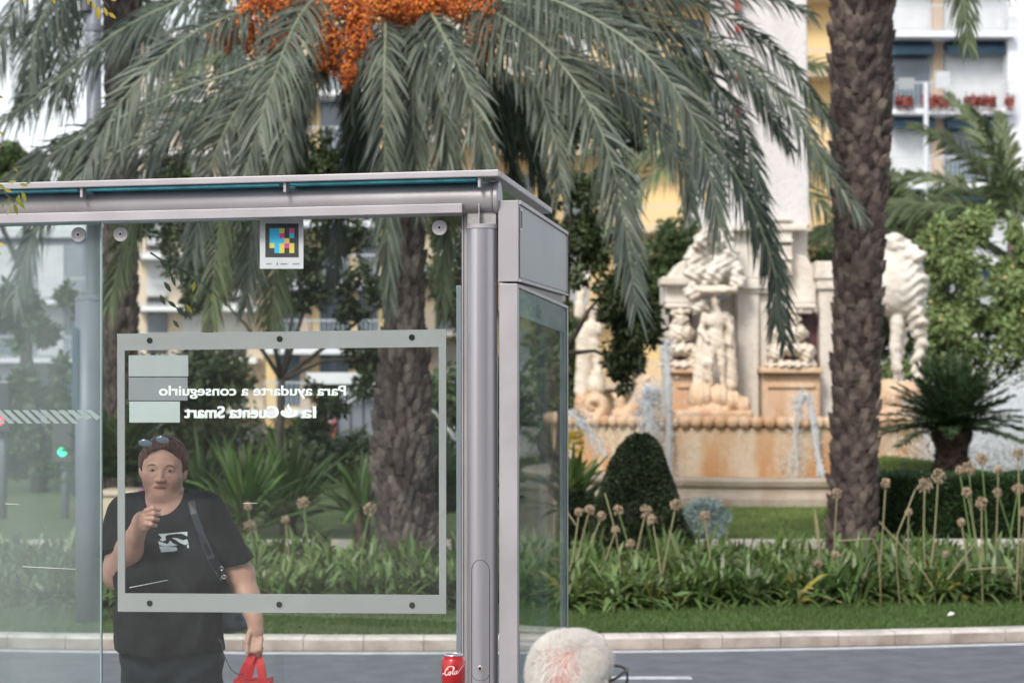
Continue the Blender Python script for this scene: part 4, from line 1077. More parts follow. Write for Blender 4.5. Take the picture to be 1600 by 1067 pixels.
for k in range(7):
    z0 = H - .045 - k*.006; V = [can_pt(.027, z0), can_pt(.040, z0), can_pt(.040, z0 + .0028), can_pt(.027, z0 + .0028)]
    cs.add(V, [(0, 1, 2, 3)])
cs.add([can_pt(-.003, .01), can_pt(.0015, .01), can_pt(.0015, .036), can_pt(-.003, .036)], [(0, 1, 2, 3)])
cs.build('small_print', M['kerb'], cb)
# ------------------------------------------------------------------ foliage builders
def strips(base, dirs, length, width, droop, segs=3, taper=(1, .95, .6, .05), wref=None, grav=(0, 0, -1)):
    """many leaf ribbons at once. base, dirs: (n,3); returns quads"""
    n = len(base); t = np.linspace(0, 1, segs + 1); g = np.asarray(grav, float)
    Ln = np.asarray(length).reshape(-1, 1) * np.ones((n, 1)); W2 = np.asarray(width).reshape(-1, 1) * np.ones((n, 1)) / 2
    D_ = np.asarray(droop).reshape(-1, 1) * np.ones((n, 1))
    if wref is None: wref = rng.normal(size=(n, 3))
    s = np.cross(dirs, wref); s /= np.linalg.norm(s, axis=1)[:, None] + 1e-9
    tp = np.interp(t, np.linspace(0, 1, len(taper)), taper); rows = []
    for k, u in enumerate(t):
        p = base + dirs * Ln * u + g * (D_ * Ln) * u * u
        rows += [p - s * W2 * tp[k], p + s * W2 * tp[k]]
    V = np.stack(rows, 1).reshape(-1, 3); m = 2 * (segs + 1)
    b = np.arange(n)[:, None] * m
    F = np.concatenate([b + [2*k, 2*k+1, 2*k+3, 2*k+2] for k in range(segs)])
    return V, F
def norm(a): return a / (np.linalg.norm(a, axis=-1, keepdims=True) + 1e-9)
def spline(pts, n):
    pts = np.asarray(pts, float); m = len(pts); out = []
    for q in np.linspace(0, m - 1, n):
        i = min(int(q), m - 2); f = q - i; p0 = pts[max(i-1, 0)]; p1 = pts[i]; p2 = pts[i+1]; p3 = pts[min(i+2, m-1)]
        out.append(.5*((2*p1) + (-p0+p2)*f + (2*p0-5*p1+4*p2-p3)*f*f + (-p0+3*p1-3*p2+p3)*f**3))
    return np.array(out)
def frond(pts, root, m='frond', ll=.42, nl=95, droop=.45, w=.022, spread=.75, start=.10, Nr=(0, -.75, .65), name='frond', rr=.02):
    C_ = spline(pts, 40); seg = np.linalg.norm(np.diff(C_, axis=0), axis=1); cum = np.concatenate([[0], np.cumsum(seg)]); Ltot = cum[-1]
    T_ = norm(np.gradient(C_, axis=0))
    u = np.linspace(start, .995, nl); u = np.repeat(u, 2) + rng.normal(0, .003, nl*2); u = np.clip(u, 0, 1)
    B = np.stack([np.interp(u*Ltot, cum, C_[:, k]) for k in range(3)], 1); T = norm(np.stack([np.interp(u*Ltot, cum, T_[:, k]) for k in range(3)], 1))
    Nn = np.asarray(Nr, float); Nn = norm(Nn - T*(T @ Nn)[:, None]); Sd = np.cross(T, Nn)
    sg = np.tile([1, -1], nl)[:, None]
    al = (spread * (1.05 - .55*u) + rng.normal(0, .09, len(u)))[:, None]
    d = norm(T*np.cos(al*1.2) + Sd*sg*np.sin(al*1.2) + Nn*rng.normal(.12, .16, (len(u), 1)))
    prof = np.interp(u, [0, .12, .35, .7, 1], [.35, .85, 1, .85, .42]) * ll * rng.uniform(.8, 1.12, len(u))
    V, F = strips(B, d, prof, w, droop * rng.uniform(.5, 1.5, len(u)), 3, (.7, 1, .8, .06), wref=Nn + rng.normal(0, .35, Nn.shape))
    # rachis
    b = MB(); b.tube(C_[::3], np.linspace(rr, .004, len(C_[::3])), 6)
    RV = np.concatenate(b.v); RF = [f for f in b.f if len(f) == 4]; k = len(V)
    V = np.concatenate([V, RV]); F = np.concatenate([F, np.array(RF) + k])
    mi = np.concatenate([np.zeros(len(F) - len(RF), int), np.ones(len(RF), int)])
    o = raw(name, V, F, [M[m], M['rachis']], smooth=False, mi=mi)
    o.parent = root; o.matrix_parent_inverse = Matrix.Translation(-root.location); return o
def trunk(profile, D, root, m, sc=.085, row=.075, stick=.035, name='trunk', tip=.5):
    """profile rows: (pixel y, centre px, width px); overlapping leaf bases spiral up a fibrous core"""
    pr = sorted(profile, key=lambda r: -r[0])
    Z = np.array([W(r[1], r[0], D)[2] for r in pr]); Xc = np.array([W(r[1], r[0], D)[0] for r in pr]); Rr = np.array([r[2]/2*D/FP for r in pr])
    z0, z1 = Z[0], Z[-1]; n = 28; zz = np.arange(z0, z1, .06); b = MB(); V = []
    for z in zz:
        x = np.interp(z, Z, Xc); r = np.interp(z, Z, Rr) * .83
        for j in range(n):
            a = 2*PI*j/n; q = 1 + .03*math.sin(5*a + z*7); V.append((x + r*q*math.cos(a), D + r*q*math.sin(a), z))
    b.add(V, [(i*n+j, i*n+(j+1) % n, (i+1)*n+(j+1) % n, (i+1)*n+j) for i in range(len(zz)-1) for j in range(n)], 1)
    z = z0; i = 0
    while z < z1:
        x = np.interp(z, Z, Xc); r = np.interp(z, Z, Rr); per = max(7, int(2*PI*r/(sc*1.12)))
        for j in range(per):
            if rnd.random() < .05: continue
            a = 2*PI*(j + .5*(i % 2))/per + rnd.uniform(-.10, .10); ww = sc*rnd.uniform(.75, 1.2); hh = row*rnd.uniform(1.1, 1.9); dep = .15*r + stick*rnd.uniform(.1, 1.15)
            er = np.array([math.cos(a), math.sin(a), 0]); et = np.array([-math.sin(a), math.cos(a), 0]); up = np.array([0, 0, 1.])
            c = np.array([x, D, z + rnd.uniform(-.45, .45)*row]); sk = rnd.uniform(-.25, .25)*ww; r0 = r*.82; tw_ = rnd.uniform(.18, .32); br = rnd.uniform(.8, 1.15)
            p = lambda t, rad, h: c + et*(t*ww + sk*max(h, 0)) + er*rad + up*hh*h
            P = [p(-.5, r0, -.35), p(.5, r0, -.35), p(-.50, r0 + dep*.45, .30), p(.50, r0 + dep*.45, .30), p(-tw_, r0 + dep*.92, 1.0*br), p(tw_, r0 + dep*.92, .95), p(-.42, r0*.96, .80), p(.42, r0*.96, .80), p(.04, r0 + dep*.85, .25), p(0, r0 + dep*.3, -.35), p(0, r0 + dep, 1.02)]
            b.add(P, [(0, 9, 8, 2), (9, 1, 3, 8), (2, 8, 10, 4), (8, 3, 5, 10), (4, 10, 5, 7, 6), (0, 2, 4, 6), (1, 7, 5, 3)], 0)
        z += row; i += 1
    o = b.build(name, [M[m], M['boot_dark']], None, False)
    return under(o, root)
def pf_(pts, D, root, **k):
    """pts: (px, py, depth offset)"""
    return frond([W(x, y, D + d) for x, y, d in pts], root, **k)

# ------------------------------------------------------------------ central date palm
D1 = 18.6
palm = empty('date_palm', tuple(W(640, 890, D1) * (1, 1, 0) + (0, 0, GZ)))
tag(palm, 'big date palm with orange fruit clusters and drooping grey green fronds, behind the bus shelter', 'palm tree')
trunk([(905, 637, 92), (860, 637, 90), (720, 628, 98), (640, 630, 86), (560, 632, 74), (500, 632, 60), (350, 635, 55), (120, 640, 60), (20, 640, 90), (-60, 640, 80)], D1, palm, 'boot_grey', sc=.095, row=.075, stick=.045)
crown = (630, 0)
hero = [
 # left side, light, in front
 ([(560, -30, -.3), (480, 10, -1.2), (425, 130, -1.9), (375, 300, -2.1)], dict(nl=120, ll=.44)),
 ([(540, -20, -.3), (420, 5, -1.0), (290, 60, -1.5), (185, 165, -1.7), (120, 290, -1.7)], dict(nl=130, ll=.46)),
 ([(560, 60, -.2), (500, 95, -.8), (455, 160, -1.2), (440, 270, -1.3)], dict(nl=90, ll=.40)),
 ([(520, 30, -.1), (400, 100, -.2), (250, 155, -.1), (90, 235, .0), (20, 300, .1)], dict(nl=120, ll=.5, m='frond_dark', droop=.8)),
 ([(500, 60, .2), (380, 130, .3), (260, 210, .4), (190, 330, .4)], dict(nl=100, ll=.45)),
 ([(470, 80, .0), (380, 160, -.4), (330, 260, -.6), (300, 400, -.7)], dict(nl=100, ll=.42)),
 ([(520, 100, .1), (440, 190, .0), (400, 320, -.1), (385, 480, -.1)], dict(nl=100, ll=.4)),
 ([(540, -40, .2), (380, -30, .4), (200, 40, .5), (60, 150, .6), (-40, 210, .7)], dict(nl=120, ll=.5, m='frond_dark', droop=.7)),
 # hanging in the middle
 ([(602, 30, -.5), (602, 60, -1.1), (600, 150, -1.3), (603, 300, -1.2), (610, 480, -1.0)], dict(nl=130, ll=.34, spread=.62)),
 ([(640, 40, -.5), (662, 65, -1.1), (690, 160, -1.3), (705, 300, -1.2)], dict(nl=110, ll=.36, spread=.62)),
 ([(650, 30, -.4), (650, 70, -.9), (645, 170, -1.05), (655, 330, -.95)], dict(nl=110, ll=.36, spread=.6)),
 ([(665, 10, -.5), (690, 50, -1.1), (735, 150, -1.5), (765, 290, -1.5)], dict(nl=115, ll=.38, spread=.62)),
 ([(660, 70, -.2), (695, 150, -.4), (700, 300, -.3), (690, 490, -.2)], dict(nl=110, ll=.32, m='frond_dry', spread=.55)),
 # right side
 ([(700, -10, -.3), (790, 30, -.9), (885, 110, -1.3), (955, 250, -1.5), (995, 480, -1.5)], dict(nl=150, ll=.46)),
 ([(720, -30, -.3), (850, -5, -1.0), (990, 70, -1.5), (1085, 190, -1.7), (1125, 360, -1.7)], dict(nl=150, ll=.48)),
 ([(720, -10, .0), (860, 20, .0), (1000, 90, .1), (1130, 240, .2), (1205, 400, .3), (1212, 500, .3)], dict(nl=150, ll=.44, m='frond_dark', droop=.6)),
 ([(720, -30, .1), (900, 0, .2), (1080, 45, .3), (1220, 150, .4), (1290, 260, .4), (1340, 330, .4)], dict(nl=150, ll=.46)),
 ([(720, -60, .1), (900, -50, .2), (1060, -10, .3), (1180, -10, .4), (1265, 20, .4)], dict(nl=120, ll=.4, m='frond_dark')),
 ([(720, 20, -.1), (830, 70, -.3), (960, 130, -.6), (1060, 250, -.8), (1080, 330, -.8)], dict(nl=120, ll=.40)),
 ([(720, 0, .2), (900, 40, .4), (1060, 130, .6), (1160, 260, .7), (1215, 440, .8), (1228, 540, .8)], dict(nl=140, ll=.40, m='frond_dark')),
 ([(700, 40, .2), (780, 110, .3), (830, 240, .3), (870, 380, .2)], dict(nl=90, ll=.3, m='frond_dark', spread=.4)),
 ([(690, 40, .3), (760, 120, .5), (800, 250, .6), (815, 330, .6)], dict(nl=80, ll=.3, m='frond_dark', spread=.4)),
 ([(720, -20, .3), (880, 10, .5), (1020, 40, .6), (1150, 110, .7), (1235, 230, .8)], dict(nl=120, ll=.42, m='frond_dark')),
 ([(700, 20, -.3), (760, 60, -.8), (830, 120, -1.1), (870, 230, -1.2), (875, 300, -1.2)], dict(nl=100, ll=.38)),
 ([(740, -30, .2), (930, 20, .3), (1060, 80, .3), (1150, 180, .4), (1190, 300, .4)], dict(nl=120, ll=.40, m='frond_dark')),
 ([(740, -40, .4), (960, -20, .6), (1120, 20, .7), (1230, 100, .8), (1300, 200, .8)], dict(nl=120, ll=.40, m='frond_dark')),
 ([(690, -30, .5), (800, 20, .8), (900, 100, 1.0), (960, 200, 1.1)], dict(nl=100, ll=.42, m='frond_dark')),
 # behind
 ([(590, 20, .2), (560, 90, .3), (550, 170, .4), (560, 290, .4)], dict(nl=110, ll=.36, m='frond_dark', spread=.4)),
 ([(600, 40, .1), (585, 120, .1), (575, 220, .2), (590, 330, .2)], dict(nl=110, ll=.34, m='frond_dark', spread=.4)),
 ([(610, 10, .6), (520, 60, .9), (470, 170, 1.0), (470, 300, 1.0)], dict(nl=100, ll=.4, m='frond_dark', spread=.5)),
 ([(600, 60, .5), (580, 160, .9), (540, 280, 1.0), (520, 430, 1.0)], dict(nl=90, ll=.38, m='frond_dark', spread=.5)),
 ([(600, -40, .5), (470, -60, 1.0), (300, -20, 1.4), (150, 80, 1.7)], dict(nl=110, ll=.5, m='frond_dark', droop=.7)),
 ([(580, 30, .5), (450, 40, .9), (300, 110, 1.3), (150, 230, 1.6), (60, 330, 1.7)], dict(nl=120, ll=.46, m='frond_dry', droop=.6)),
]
for pts, k in hero: pf_(pts, D1, palm, **k)
# hanging fronds seen through the panes
for pts in ([(480, 150, .4), (400, 240, .5), (345, 350, .5), (330, 500, .5)], [(420, 160, .6), (300, 230, .8), (210, 340, .9), (170, 480, .9)], [(350, 170, .5), (180, 240, .6), (70, 330, .7), (20, 470, .7)], [(300, 160, .8), (150, 200, .9), (30, 270, 1.0), (-50, 400, 1.0)], [(470, 190, .9), (440, 300, 1.0), (430, 400, 1.0), (425, 520, 1.0)]):
    pf_(pts, D1, palm, nl=95, ll=.42, m=rnd.choice(['frond', 'frond', 'frond_dry']))
def dates(cx, cy, rx, ry, n, dz=-.6, rz=.3):
    c = W(cx, cy, D1 + dz); R3 = np.array([rx*D1/FP, rz, ry*D1/FP])
    ns = 26; top = c + (0, .05, R3[2]*1.15); V = []; F = []; k = 0
    oct_ = np.array([(1, 0, 0), (0, 1, 0), (-1, 0, 0), (0, -1, 0), (0, 0, 1.25), (0, 0, -1.25)], float); of = np.array([(0, 1, 4), (1, 2, 4), (2, 3, 4), (3, 0, 4), (1, 0, 5), (2, 1, 5), (3, 2, 5), (0, 3, 5)])
    pts = rng.normal(size=(n, 3)); pts /= np.linalg.norm(pts, axis=1)[:, None]; pts *= (rng.random((n, 1))**.33)
    lump = 1 + .25*np.sin(pts[:, :1]*7 + cx) * np.cos(pts[:, 2:]*6 + cy)
    pts = pts*R3*lump + c; sz = rng.uniform(.010, .016, (n, 1, 1))
    V = (pts[:, None, :] + oct_[None]*sz).reshape(-1, 3); F = (np.arange(n)[:, None, None]*6 + of[None]).reshape(-1, 3)
    o = raw('date_cluster', V, F, M['fruit'], smooth=True); under(o, palm)
    b = MB()
    for i in range(18):
        e = pts[rnd.randrange(n)]; b.tube([top, (top + e)/2 + (0, 0, .08), e], .006, 4)
    st = b.build('cluster_stalks', M['fruit_stalk']); st.parent = o
    return o
for a in ((395, 45, 42, 45, 1000), (440, 62, 36, 34, 700), (350, 58, 30, 22, 500), (512, 72, 34, 48, 900), (560, 52, 26, 46, 800), (543, 118, 16, 24, 260), (478, 30, 34, 30, 600), (600, 12, 45, 26, 800), (655, 14, 60, 26, 1000), (730, 12, 48, 30, 800), (752, 62, 30, 40, 700), (540, 10, 45, 30, 700), (675, -12, 70, 24, 800), (430, 5, 50, 26, 700), (765, 22, 26, 30, 500)):
    dates(a[0], a[1], a[2]*.88, a[3]*.92, int(a[4]*.8), dz=(-1.05 if a[0] < 450 else -.7 if a[0] < 500 else -1.1 if a[0] < 580 else -.6))

# ------------------------------------------------------------------ right palm: trunk and the tip of one frond
D2 = 20.0
palm2 = empty('date_palm', tuple(W(1332, 880, D2) * (1, 1, 0) + (0, 0, GZ)))
tag(palm2, 'tall bare palm trunk with shaggy brown leaf bases right of the fountain statue', 'palm tree')
trunk([(890, 1332, 80), (850, 1332, 76), (700, 1335, 69), (550, 1339, 74), (400, 1342, 72), (300, 1344, 82), (180, 1345, 92), (0, 1346, 96), (-120, 1346, 100), (-260, 1346, 90)], D2, palm2, 'boot', sc=.125, row=.085, stick=.055, tip=.55)
for pts in ([(1390, -260, -.3), (1455, -210, -.5), (1495, -90, -.6), (1512, 75, -.6)], [(1390, -250, .3), (1480, -200, .5), (1540, -120, .6), (1575, -20, .6)], [(1290, -260, .0), (1220, -210, -.2), (1150, -120, -.3), (1110, -30, -.3)], [(1340, -280, -.5), (1340, -260, -1.2), (1335, -190, -1.6), (1330, -120, -1.7)]):
    pf_(pts, D2, palm2, nl=100, ll=.36, m='frond_dry')
# ------------------------------------------------------------------ far left palm
D3 = 26.0
palm3 = empty('date_palm', tuple(W(188, 800, D3) * (1, 1, 0) + (0, 0, GZ)))
tag(palm3, 'dark palm with a slim grey trunk seen through the glass right of the lamp post', 'palm tree')
trunk([(805, 188, 62), (600, 188, 56), (380, 188, 52), (100, 190, 48), (-90, 192, 60)], D3, palm3, 'boot_grey', sc=.11, row=.09, stick=.04)
for pts, mm in (([(180, -90, -.2), (90, -60, -.8), (20, 20, -1.2), (-20, 130, -1.3)], 'frond_dark'), ([(170, -90, -.4), (120, -50, -1.2), (60, 40, -1.7), (45, 150, -1.8)], 'frond_dark'), ([(200, -90, 0), (280, -60, -.2), (330, 10, -.3), (350, 90, -.3)], 'frond_dark'),
                ([(190, -80, .3), (120, 0, .5), (70, 60, .6), (30, 170, .6)], 'frond_dark'), ([(190, -60, .2), (220, 20, .1), (245, 60, 0), (262, 100, 0)], 'frond_dark'), ([(190, -100, .4), (300, -80, .6), (400, -10, .8), (440, 60, .9)], 'frond_dark'),
                ([(190, -60, .2), (130, 20, .5), (40, 40, .6), (-60, 60, .8)], 'frond_dark'), ([(185, -80, -.1), (110, -20, -.4), (95, 80, -.6), (100, 150, -.6)], 'frond_dark'), ([(195, -70, .2), (200, 10, 0), (240, 62, -.2), (310, 66, -.4)], 'frond_dark')):
    pf_(pts, D3, palm3, nl=70, ll=.55, m=mm, droop=.9, w=.024)
# small background date palms behind the fountain (pale arching fronds)
def small_palm(px, py, D, n, L_, label, m='frond', seed=1, ang=(-2.7, -.45), w=.035, ll=.5, dr=.75):
    r_ = random.Random(seed); c = W(px, py, D); root = empty('palm', (c[0], c[1], GZ)); tag(root, label, 'palm tree')
    b = MB(); b.tube([(c[0], c[1], GZ), (c[0], c[1], c[2])], [.17, .14], 12); under(b.build('trunk', M['boot'], None, True), root)
    for i in range(n):
        a = ang[0] + (ang[1] - ang[0])*(i + .5)/n + r_.uniform(-.12, .12); az = r_.uniform(-.9, .9); Lf = L_*r_.uniform(.75, 1.1)
        dx, dz = math.cos(a), -math.sin(a)
        p = [c + Lf*np.array([dx*t, az*t*.6, dz*t*1.15 - dr*t*t]) for t in (0, .33, .66, 1)]
        frond(p, root, m=m, ll=ll, nl=60, droop=.3, w=w, spread=.62, rr=.018)
    return root
small_palm(1130, 215, 38, 13, 3.6, 'pale green palm rising between the topiary and the fountain tower', 'frond_dry', 3, (-3.4, .3), w=.05, ll=.6)
small_palm(1585, 345, 38, 13, 3.7, 'green palm with arching fronds at the right edge behind the citrus tree', 'frond_dry', 5, (-3.3, -.2), ll=.62, w=.06, dr=.42)
small_palm(1405, 400, 40, 9, 3.0, 'pale palm beside the horse statue, half behind the brown trunk', 'frond_dry', 8, (-2.6, -.2), ll=.6, w=.05, dr=.5)

# ------------------------------------------------------------------ cycads and yuccas
def cycad(px, py, D, n, L_, label, m='cycad', th=.0, tw=.3, w=.012, ll=.16, ang=(.0, 1.45), seed=2, name='cycad', dr=.5):
    r_ = random.Random(seed); c = W(px, py, D); root = empty(name, (c[0], c[1], c[2] - th)); tag(root, label, 'cycad' if name == 'cycad' else 'plant')
    if th:
        b = MB(); nn = 22; zz = np.linspace(0, th, 16); V = []
        for z in zz:
            q = z/th; rr = tw*(.82 + .22*math.sin(q*9) *.5 + .12*q)
            for j in range(nn): V.append((c[0] + rr*math.cos(2*PI*j/nn), c[1] + rr*math.sin(2*PI*j/nn), c[2] - th + z))
        b.add(V, [(i*nn+j, i*nn+(j+1) % nn, (i+1)*nn+(j+1) % nn, (i+1)*nn+j) for i in range(15) for j in range(nn)] + [tuple(15*nn + j for j in range(nn))])
        for i in range(420):
            z = r_.uniform(0, th); a = r_.uniform(0, 2*PI); q = z/th; rr = tw*(.82 + .11*math.sin(q*9) + .12*q); er = np.array([math.cos(a), math.sin(a), 0]); et = np.array([-er[1], er[0], 0]); p = np.array([c[0], c[1], c[2] - th + z]) + er*rr*.98
            b.add([p - et*.03, p + et*.03, p + er*.045 + np.array([0, 0, .035])], [(0, 1, 2)])
        under(b.build('trunk', M['cycad_trunk']), root)
    for i in range(n):
        az = 2*PI*i*.618 + r_.uniform(-.1, .1); el = ang[0] + (ang[1] - ang[0])*((i + .5)/n)**1.0; Lf = L_*r_.uniform(.85, 1.08)
        h = np.array([math.cos(az), math.sin(az), 0])
        p = [c + Lf*(h*math.cos(el)*t + np.array([0, 0, math.sin(el)*t - dr*.45*t*t*math.cos(el)**.5])) for t in (0, .33, .66, 1)]
        frond(p, root, m=m, ll=ll, nl=64, droop=.08, w=w, spread=.95, start=.12, Nr=(0, 0, 1) if el < 1.1 else tuple(-h), rr=.010)
    return root
cycad(1487, 668, 23.4, 62, .98, 'round cycad with dark arching leaves on a stubby brown trunk above the clipped hedge', th=W(0, 668, 23.4)[2] - W(0, 742, 23.4)[2] + .05, tw=.235, ang=(.0, 1.35), w=.020, ll=.20)
def yucca(px, py, D, n, L_, label, m='yucca', w=.05, seed=4, ang=(.15, 1.5), h0=.0):
    r_ = np.random.default_rng(seed); c = W(px, py, D); root = empty('yucca', (c[0], c[1], GZ)); tag(root, label, 'plant')
    az = r_.uniform(0, 2*PI, n); el = r_.uniform(ang[0], ang[1], n); d = np.stack([np.cos(az)*np.cos(el), np.sin(az)*np.cos(el), np.sin(el)], 1)
    base = c + np.stack([d[:, 0]*.05, d[:, 1]*.05, r_.uniform(-.25, .05, n)], 1)
    V, F = strips(base, d, L_*r_.uniform(.7, 1.1, n), w, .25*r_.uniform(.2, 1.6, n), 4, (.6, 1, 1, .7, .04), wref=np.cross(d, np.cross(d, (0, 0, 1.)) + r_.normal(0, .2, (n, 3))) )
    under(raw('leaves', V, F, M[m], smooth=False), root)
    b = MB(); b.tube([(c[0], c[1], GZ - .05), (c[0], c[1], c[2])], [.10, .08], 10); under(b.build('stem', M['cycad_trunk'], None, True), root)
    return root
yucca(380, 800, 21.0, 150, 1.05, 'large spiky green plant seen inside the poster frame to the right of the woman')
yucca(450, 790, 22.5, 140, 1.1, 'light green spiky plant inside the poster frame, nearer the palm trunk', seed=6)
yucca(318, 770, 23.5, 110, 1.0, 'spiky plant just right of the head of the woman', 'cycad', seed=7)
yucca(565, 790, 20.0, 90, .75, 'small spiky plant against the left side of the fruiting palm trunk', seed=8)
yucca(893, 770, 20.0, 70, .62, 'bright green broad leaved plant between the glass end panel and the topiary', w=.075, seed=9)
cycad(185, 745, 24, 40, 1.0, 'dark green cycad just left of the poster frame, beside the lamp post', seed=11, w=.02, ll=.22, ang=(.1, 1.4))
cycad(700, 800, 21.5, 34, .9, 'dark cycad between the fruiting palm trunk and the round post', seed=12, w=.02, ll=.2, ang=(.1, 1.4))
# yellow flowers behind the panel
b = MB()
for i in range(60):
    p = W(rnd.uniform(884, 912), rnd.uniform(674, 708), 20.1 + rnd.uniform(-.1, .1)); s_ = .022
    b.add([p + (-s_, 0, 0), p + (0, 0, -s_), p + (s_, .01, 0), p + (0, .01, s_)], [(0, 1, 2, 3)])
fl_ = empty('flower', tuple(W(896, 800, 20.1)*(1, 1, 0) + (0, 0, GZ))); tag(fl_, 'yellow flower cluster next to the far edge of the glass end panel', 'flower'); under(b.build('petals', M['leaf_yellow']), fl_)
b = MB(); b.tube([W(896, 850, 20.1), W(897, 760, 20.1), W(896, 690, 20.1)], .012, 6); under(b.build('stem', M['stalk_green']), fl_)

# ------------------------------------------------------------------ leafy masses
def leafcloud(blobs, n, size, shell=.5, asp=.45):
    """blobs: (centre, radii); leaf-shaped rhombs spread near the surface of lumpy ellipsoids"""
    Wt = np.array([r[0]*r[2] + r[0]*r[1] + r[1]*r[2] for _, r in blobs]); Wt = Wt/Wt.sum(); k = rng.choice(len(blobs), n, p=Wt)
    C_ = np.array([b_[0] for b_ in blobs])[k]; R_ = np.array([b_[1] for b_ in blobs])[k]
    u = rng.normal(size=(n, 3)); u = norm(u); rad = (1 - shell*rng.random((n, 1))**1.6)
    lump = 1 + .22*np.sin(u[:, :1]*5.3 + k[:, None]*1.7)*np.cos(u[:, 2:]*6.1 + k[:, None]) + .12*np.sin(u[:, 1:2]*11 + k[:, None]*2.2)
    P = C_ + u*R_*rad*lump
    d = norm(rng.normal(size=(n, 3)) + u*.6 + np.array([0, 0, -.5])); s_ = norm(np.cross(d, u + rng.normal(0, .6, (n, 3))))
    sz = size*rng.uniform(.6, 1.35, (n, 1)); nm = np.cross(d, s_)
    V = np.stack([P, P + d*sz*.5 + s_*sz*asp*.5 + nm*sz*.06, P + d*sz, P + d*sz*.5 - s_*sz*asp*.5 + nm*sz*.06], 1).reshape(-1, 3)
    F = (np.arange(n)*4)[:, None] + np.array([0, 1, 2, 3])
    return V, F
def pxblob(lst, D):
    out = []
    for t in lst:
        cx, cy, rx, ry = t[:4]; dd = t[4] if len(t) > 4 else 0
        out.append((W(cx, cy, D + dd), np.array([rx, max(rx, ry)*.8, ry])*(D + dd)/FP))
    return out
def tree(name, label, cat, D, blobs, n, size, m, trunk_px=None, shell=.6, limbs=True, asp=.5, tr=.16, clump=None):
    bl = pxblob(blobs, D); c0 = bl[0][0]; tx = trunk_px if trunk_px is not None else blobs[0][0]
    base = W(tx, 600, D); base[2] = GZ; root = empty(name, tuple(base)); tag(root, label, cat)
    if clump:      # split every blob in many small leaf clumps so the crown has gaps
        nb = []
        for c, r in bl:
            for _ in range(clump):
                u = norm(rng.normal(size=3)); q = rng.uniform(.35, 1.0); s_ = rng.uniform(.14, .30); nb.append((c + u*r*q, np.maximum(r*s_, .10)))
        bl2 = nb
    else: bl2 = bl
    V, F = leafcloud(bl2, n, size, shell, asp); under(raw('crown', V, F, M[m], smooth=False), root)
    b = MB(); top = np.mean([c for c, r in bl], 0); fork = base*.45 + np.array([top[0], top[1], top[2]])*.55
    b.tube([base, (base + fork)/2 + (.05, 0, 0), fork], [tr, tr*.8, tr*.65], 10)
    if limbs:
        for c, r in bl[::2] if clump else bl: b.tube([fork, (fork + c)/2 + (0, 0, .1), c, c + (c - fork)*.25], [tr*.5, tr*.3, tr*.15, .01], 7)
    under(b.build('trunk', M['bark'], None, True), root)
    return root
tree('broadleaf_tree', 'dark leafy tree hanging between the shelter corner and the fountain', 'tree', 23.0,
     [(900, 170, 75, 70), (975, 215, 45, 55), (840, 200, 55, 80), (900, 330, 60, 90), (960, 440, 62, 70), (1000, 500, 40, 55), (975, 570, 32, 42), (820, 330, 50, 90), (780, 180, 50, 60)], 19000, .085, 'tree_dark', 855, clump=18, tr=.07)
tree('broadleaf_tree', 'leafy tree with twisting dark branches seen through the clear glass pane', 'tree', 24.0,
     [(350, 180, 60, 60), (290, 390, 50, 60), (520, 370, 60, 45), (545, 450, 55, 50), (470, 440, 40, 60), (500, 650, 40, 50), (330, 450, 50, 70), (250, 330, 45, 60), (570, 560, 40, 70), (500, 250, 40, 60), (700, 420, 40, 110)], 16000, .085, 'tree_dark', 420, clump=16, tr=.065)
tree('broadleaf_tree', 'yellow green leafy tree behind the dusty left pane', 'tree', 31.0,
     [(40, 500, 70, 90), (100, 600, 70, 80), (20, 650, 60, 90), (130, 470, 50, 60), (-40, 560, 60, 120), (80, 710, 80, 60)], 12000, .14, 'tree_mid', 60, clump=10)
tree('citrus_tree', 'pale green citrus tree with yellow fruit right of the white horse statue', 'tree', 34.0,
     [(1490, 430, 60, 70), (1560, 520, 70, 90), (1480, 540, 60, 80), (1600, 430, 60, 80), (1530, 620, 80, 50), (1460, 380, 30, 45), (1640, 560, 60, 100), (1520, 350, 40, 30), (1400, 600, 60, 60)], 34000, .12, 'tree_light', 1540, clump=22)
cit = [x for x in bpy.data.objects if x.type == 'EMPTY' and x.name.startswith('citrus_tree')][0]
for i in range(11):
    p = W(rnd.uniform(1445, 1600), rnd.uniform(360, 620), 33.4 + rnd.uniform(-.4, .3)); b = MB(); ell_mb(b, p, np.eye(3), (0, 0, 0), (.032, .032, .032), 8, 6); under(b.build('fruit', M['citrus'], None, True), cit)
for i, (lst, D, lb, mm) in enumerate((
    ([(60, 720, 110, 60), (200, 700, 80, 70), (330, 690, 80, 70), (-60, 700, 60, 90)], 36, 'dark green shrub belt behind the cream block at the left', 'tree_dark'),
    ([(460, 720, 80, 60), (560, 740, 50, 60), (250, 620, 60, 60), (330, 590, 60, 50)], 34, 'dark shrubs behind the spiky plants inside the poster frame', 'tree_dark'),
    ([(700, 640, 50, 70), (760, 640, 60, 90), (840, 660, 60, 80), (870, 560, 40, 90)], 33, 'green shrubs behind the round post and the glass end panel', 'tree_mid'),
    ([(1400, 620, 50, 50), (1470, 640, 60, 40), (1560, 660, 80, 50), (1390, 500, 40, 60)], 39, 'dark shrubs behind the horse statue at the right', 'tree_dark'),
    ([(1060, 400, 50, 60), (1010, 470, 40, 60), (1300, 440, 50, 60)], 42, 'shrubs behind the fountain tower', 'tree_mid'))):
    tree('shrub', lb, 'shrub', D, lst, 9000, .16, mm, limbs=False, shell=.8)
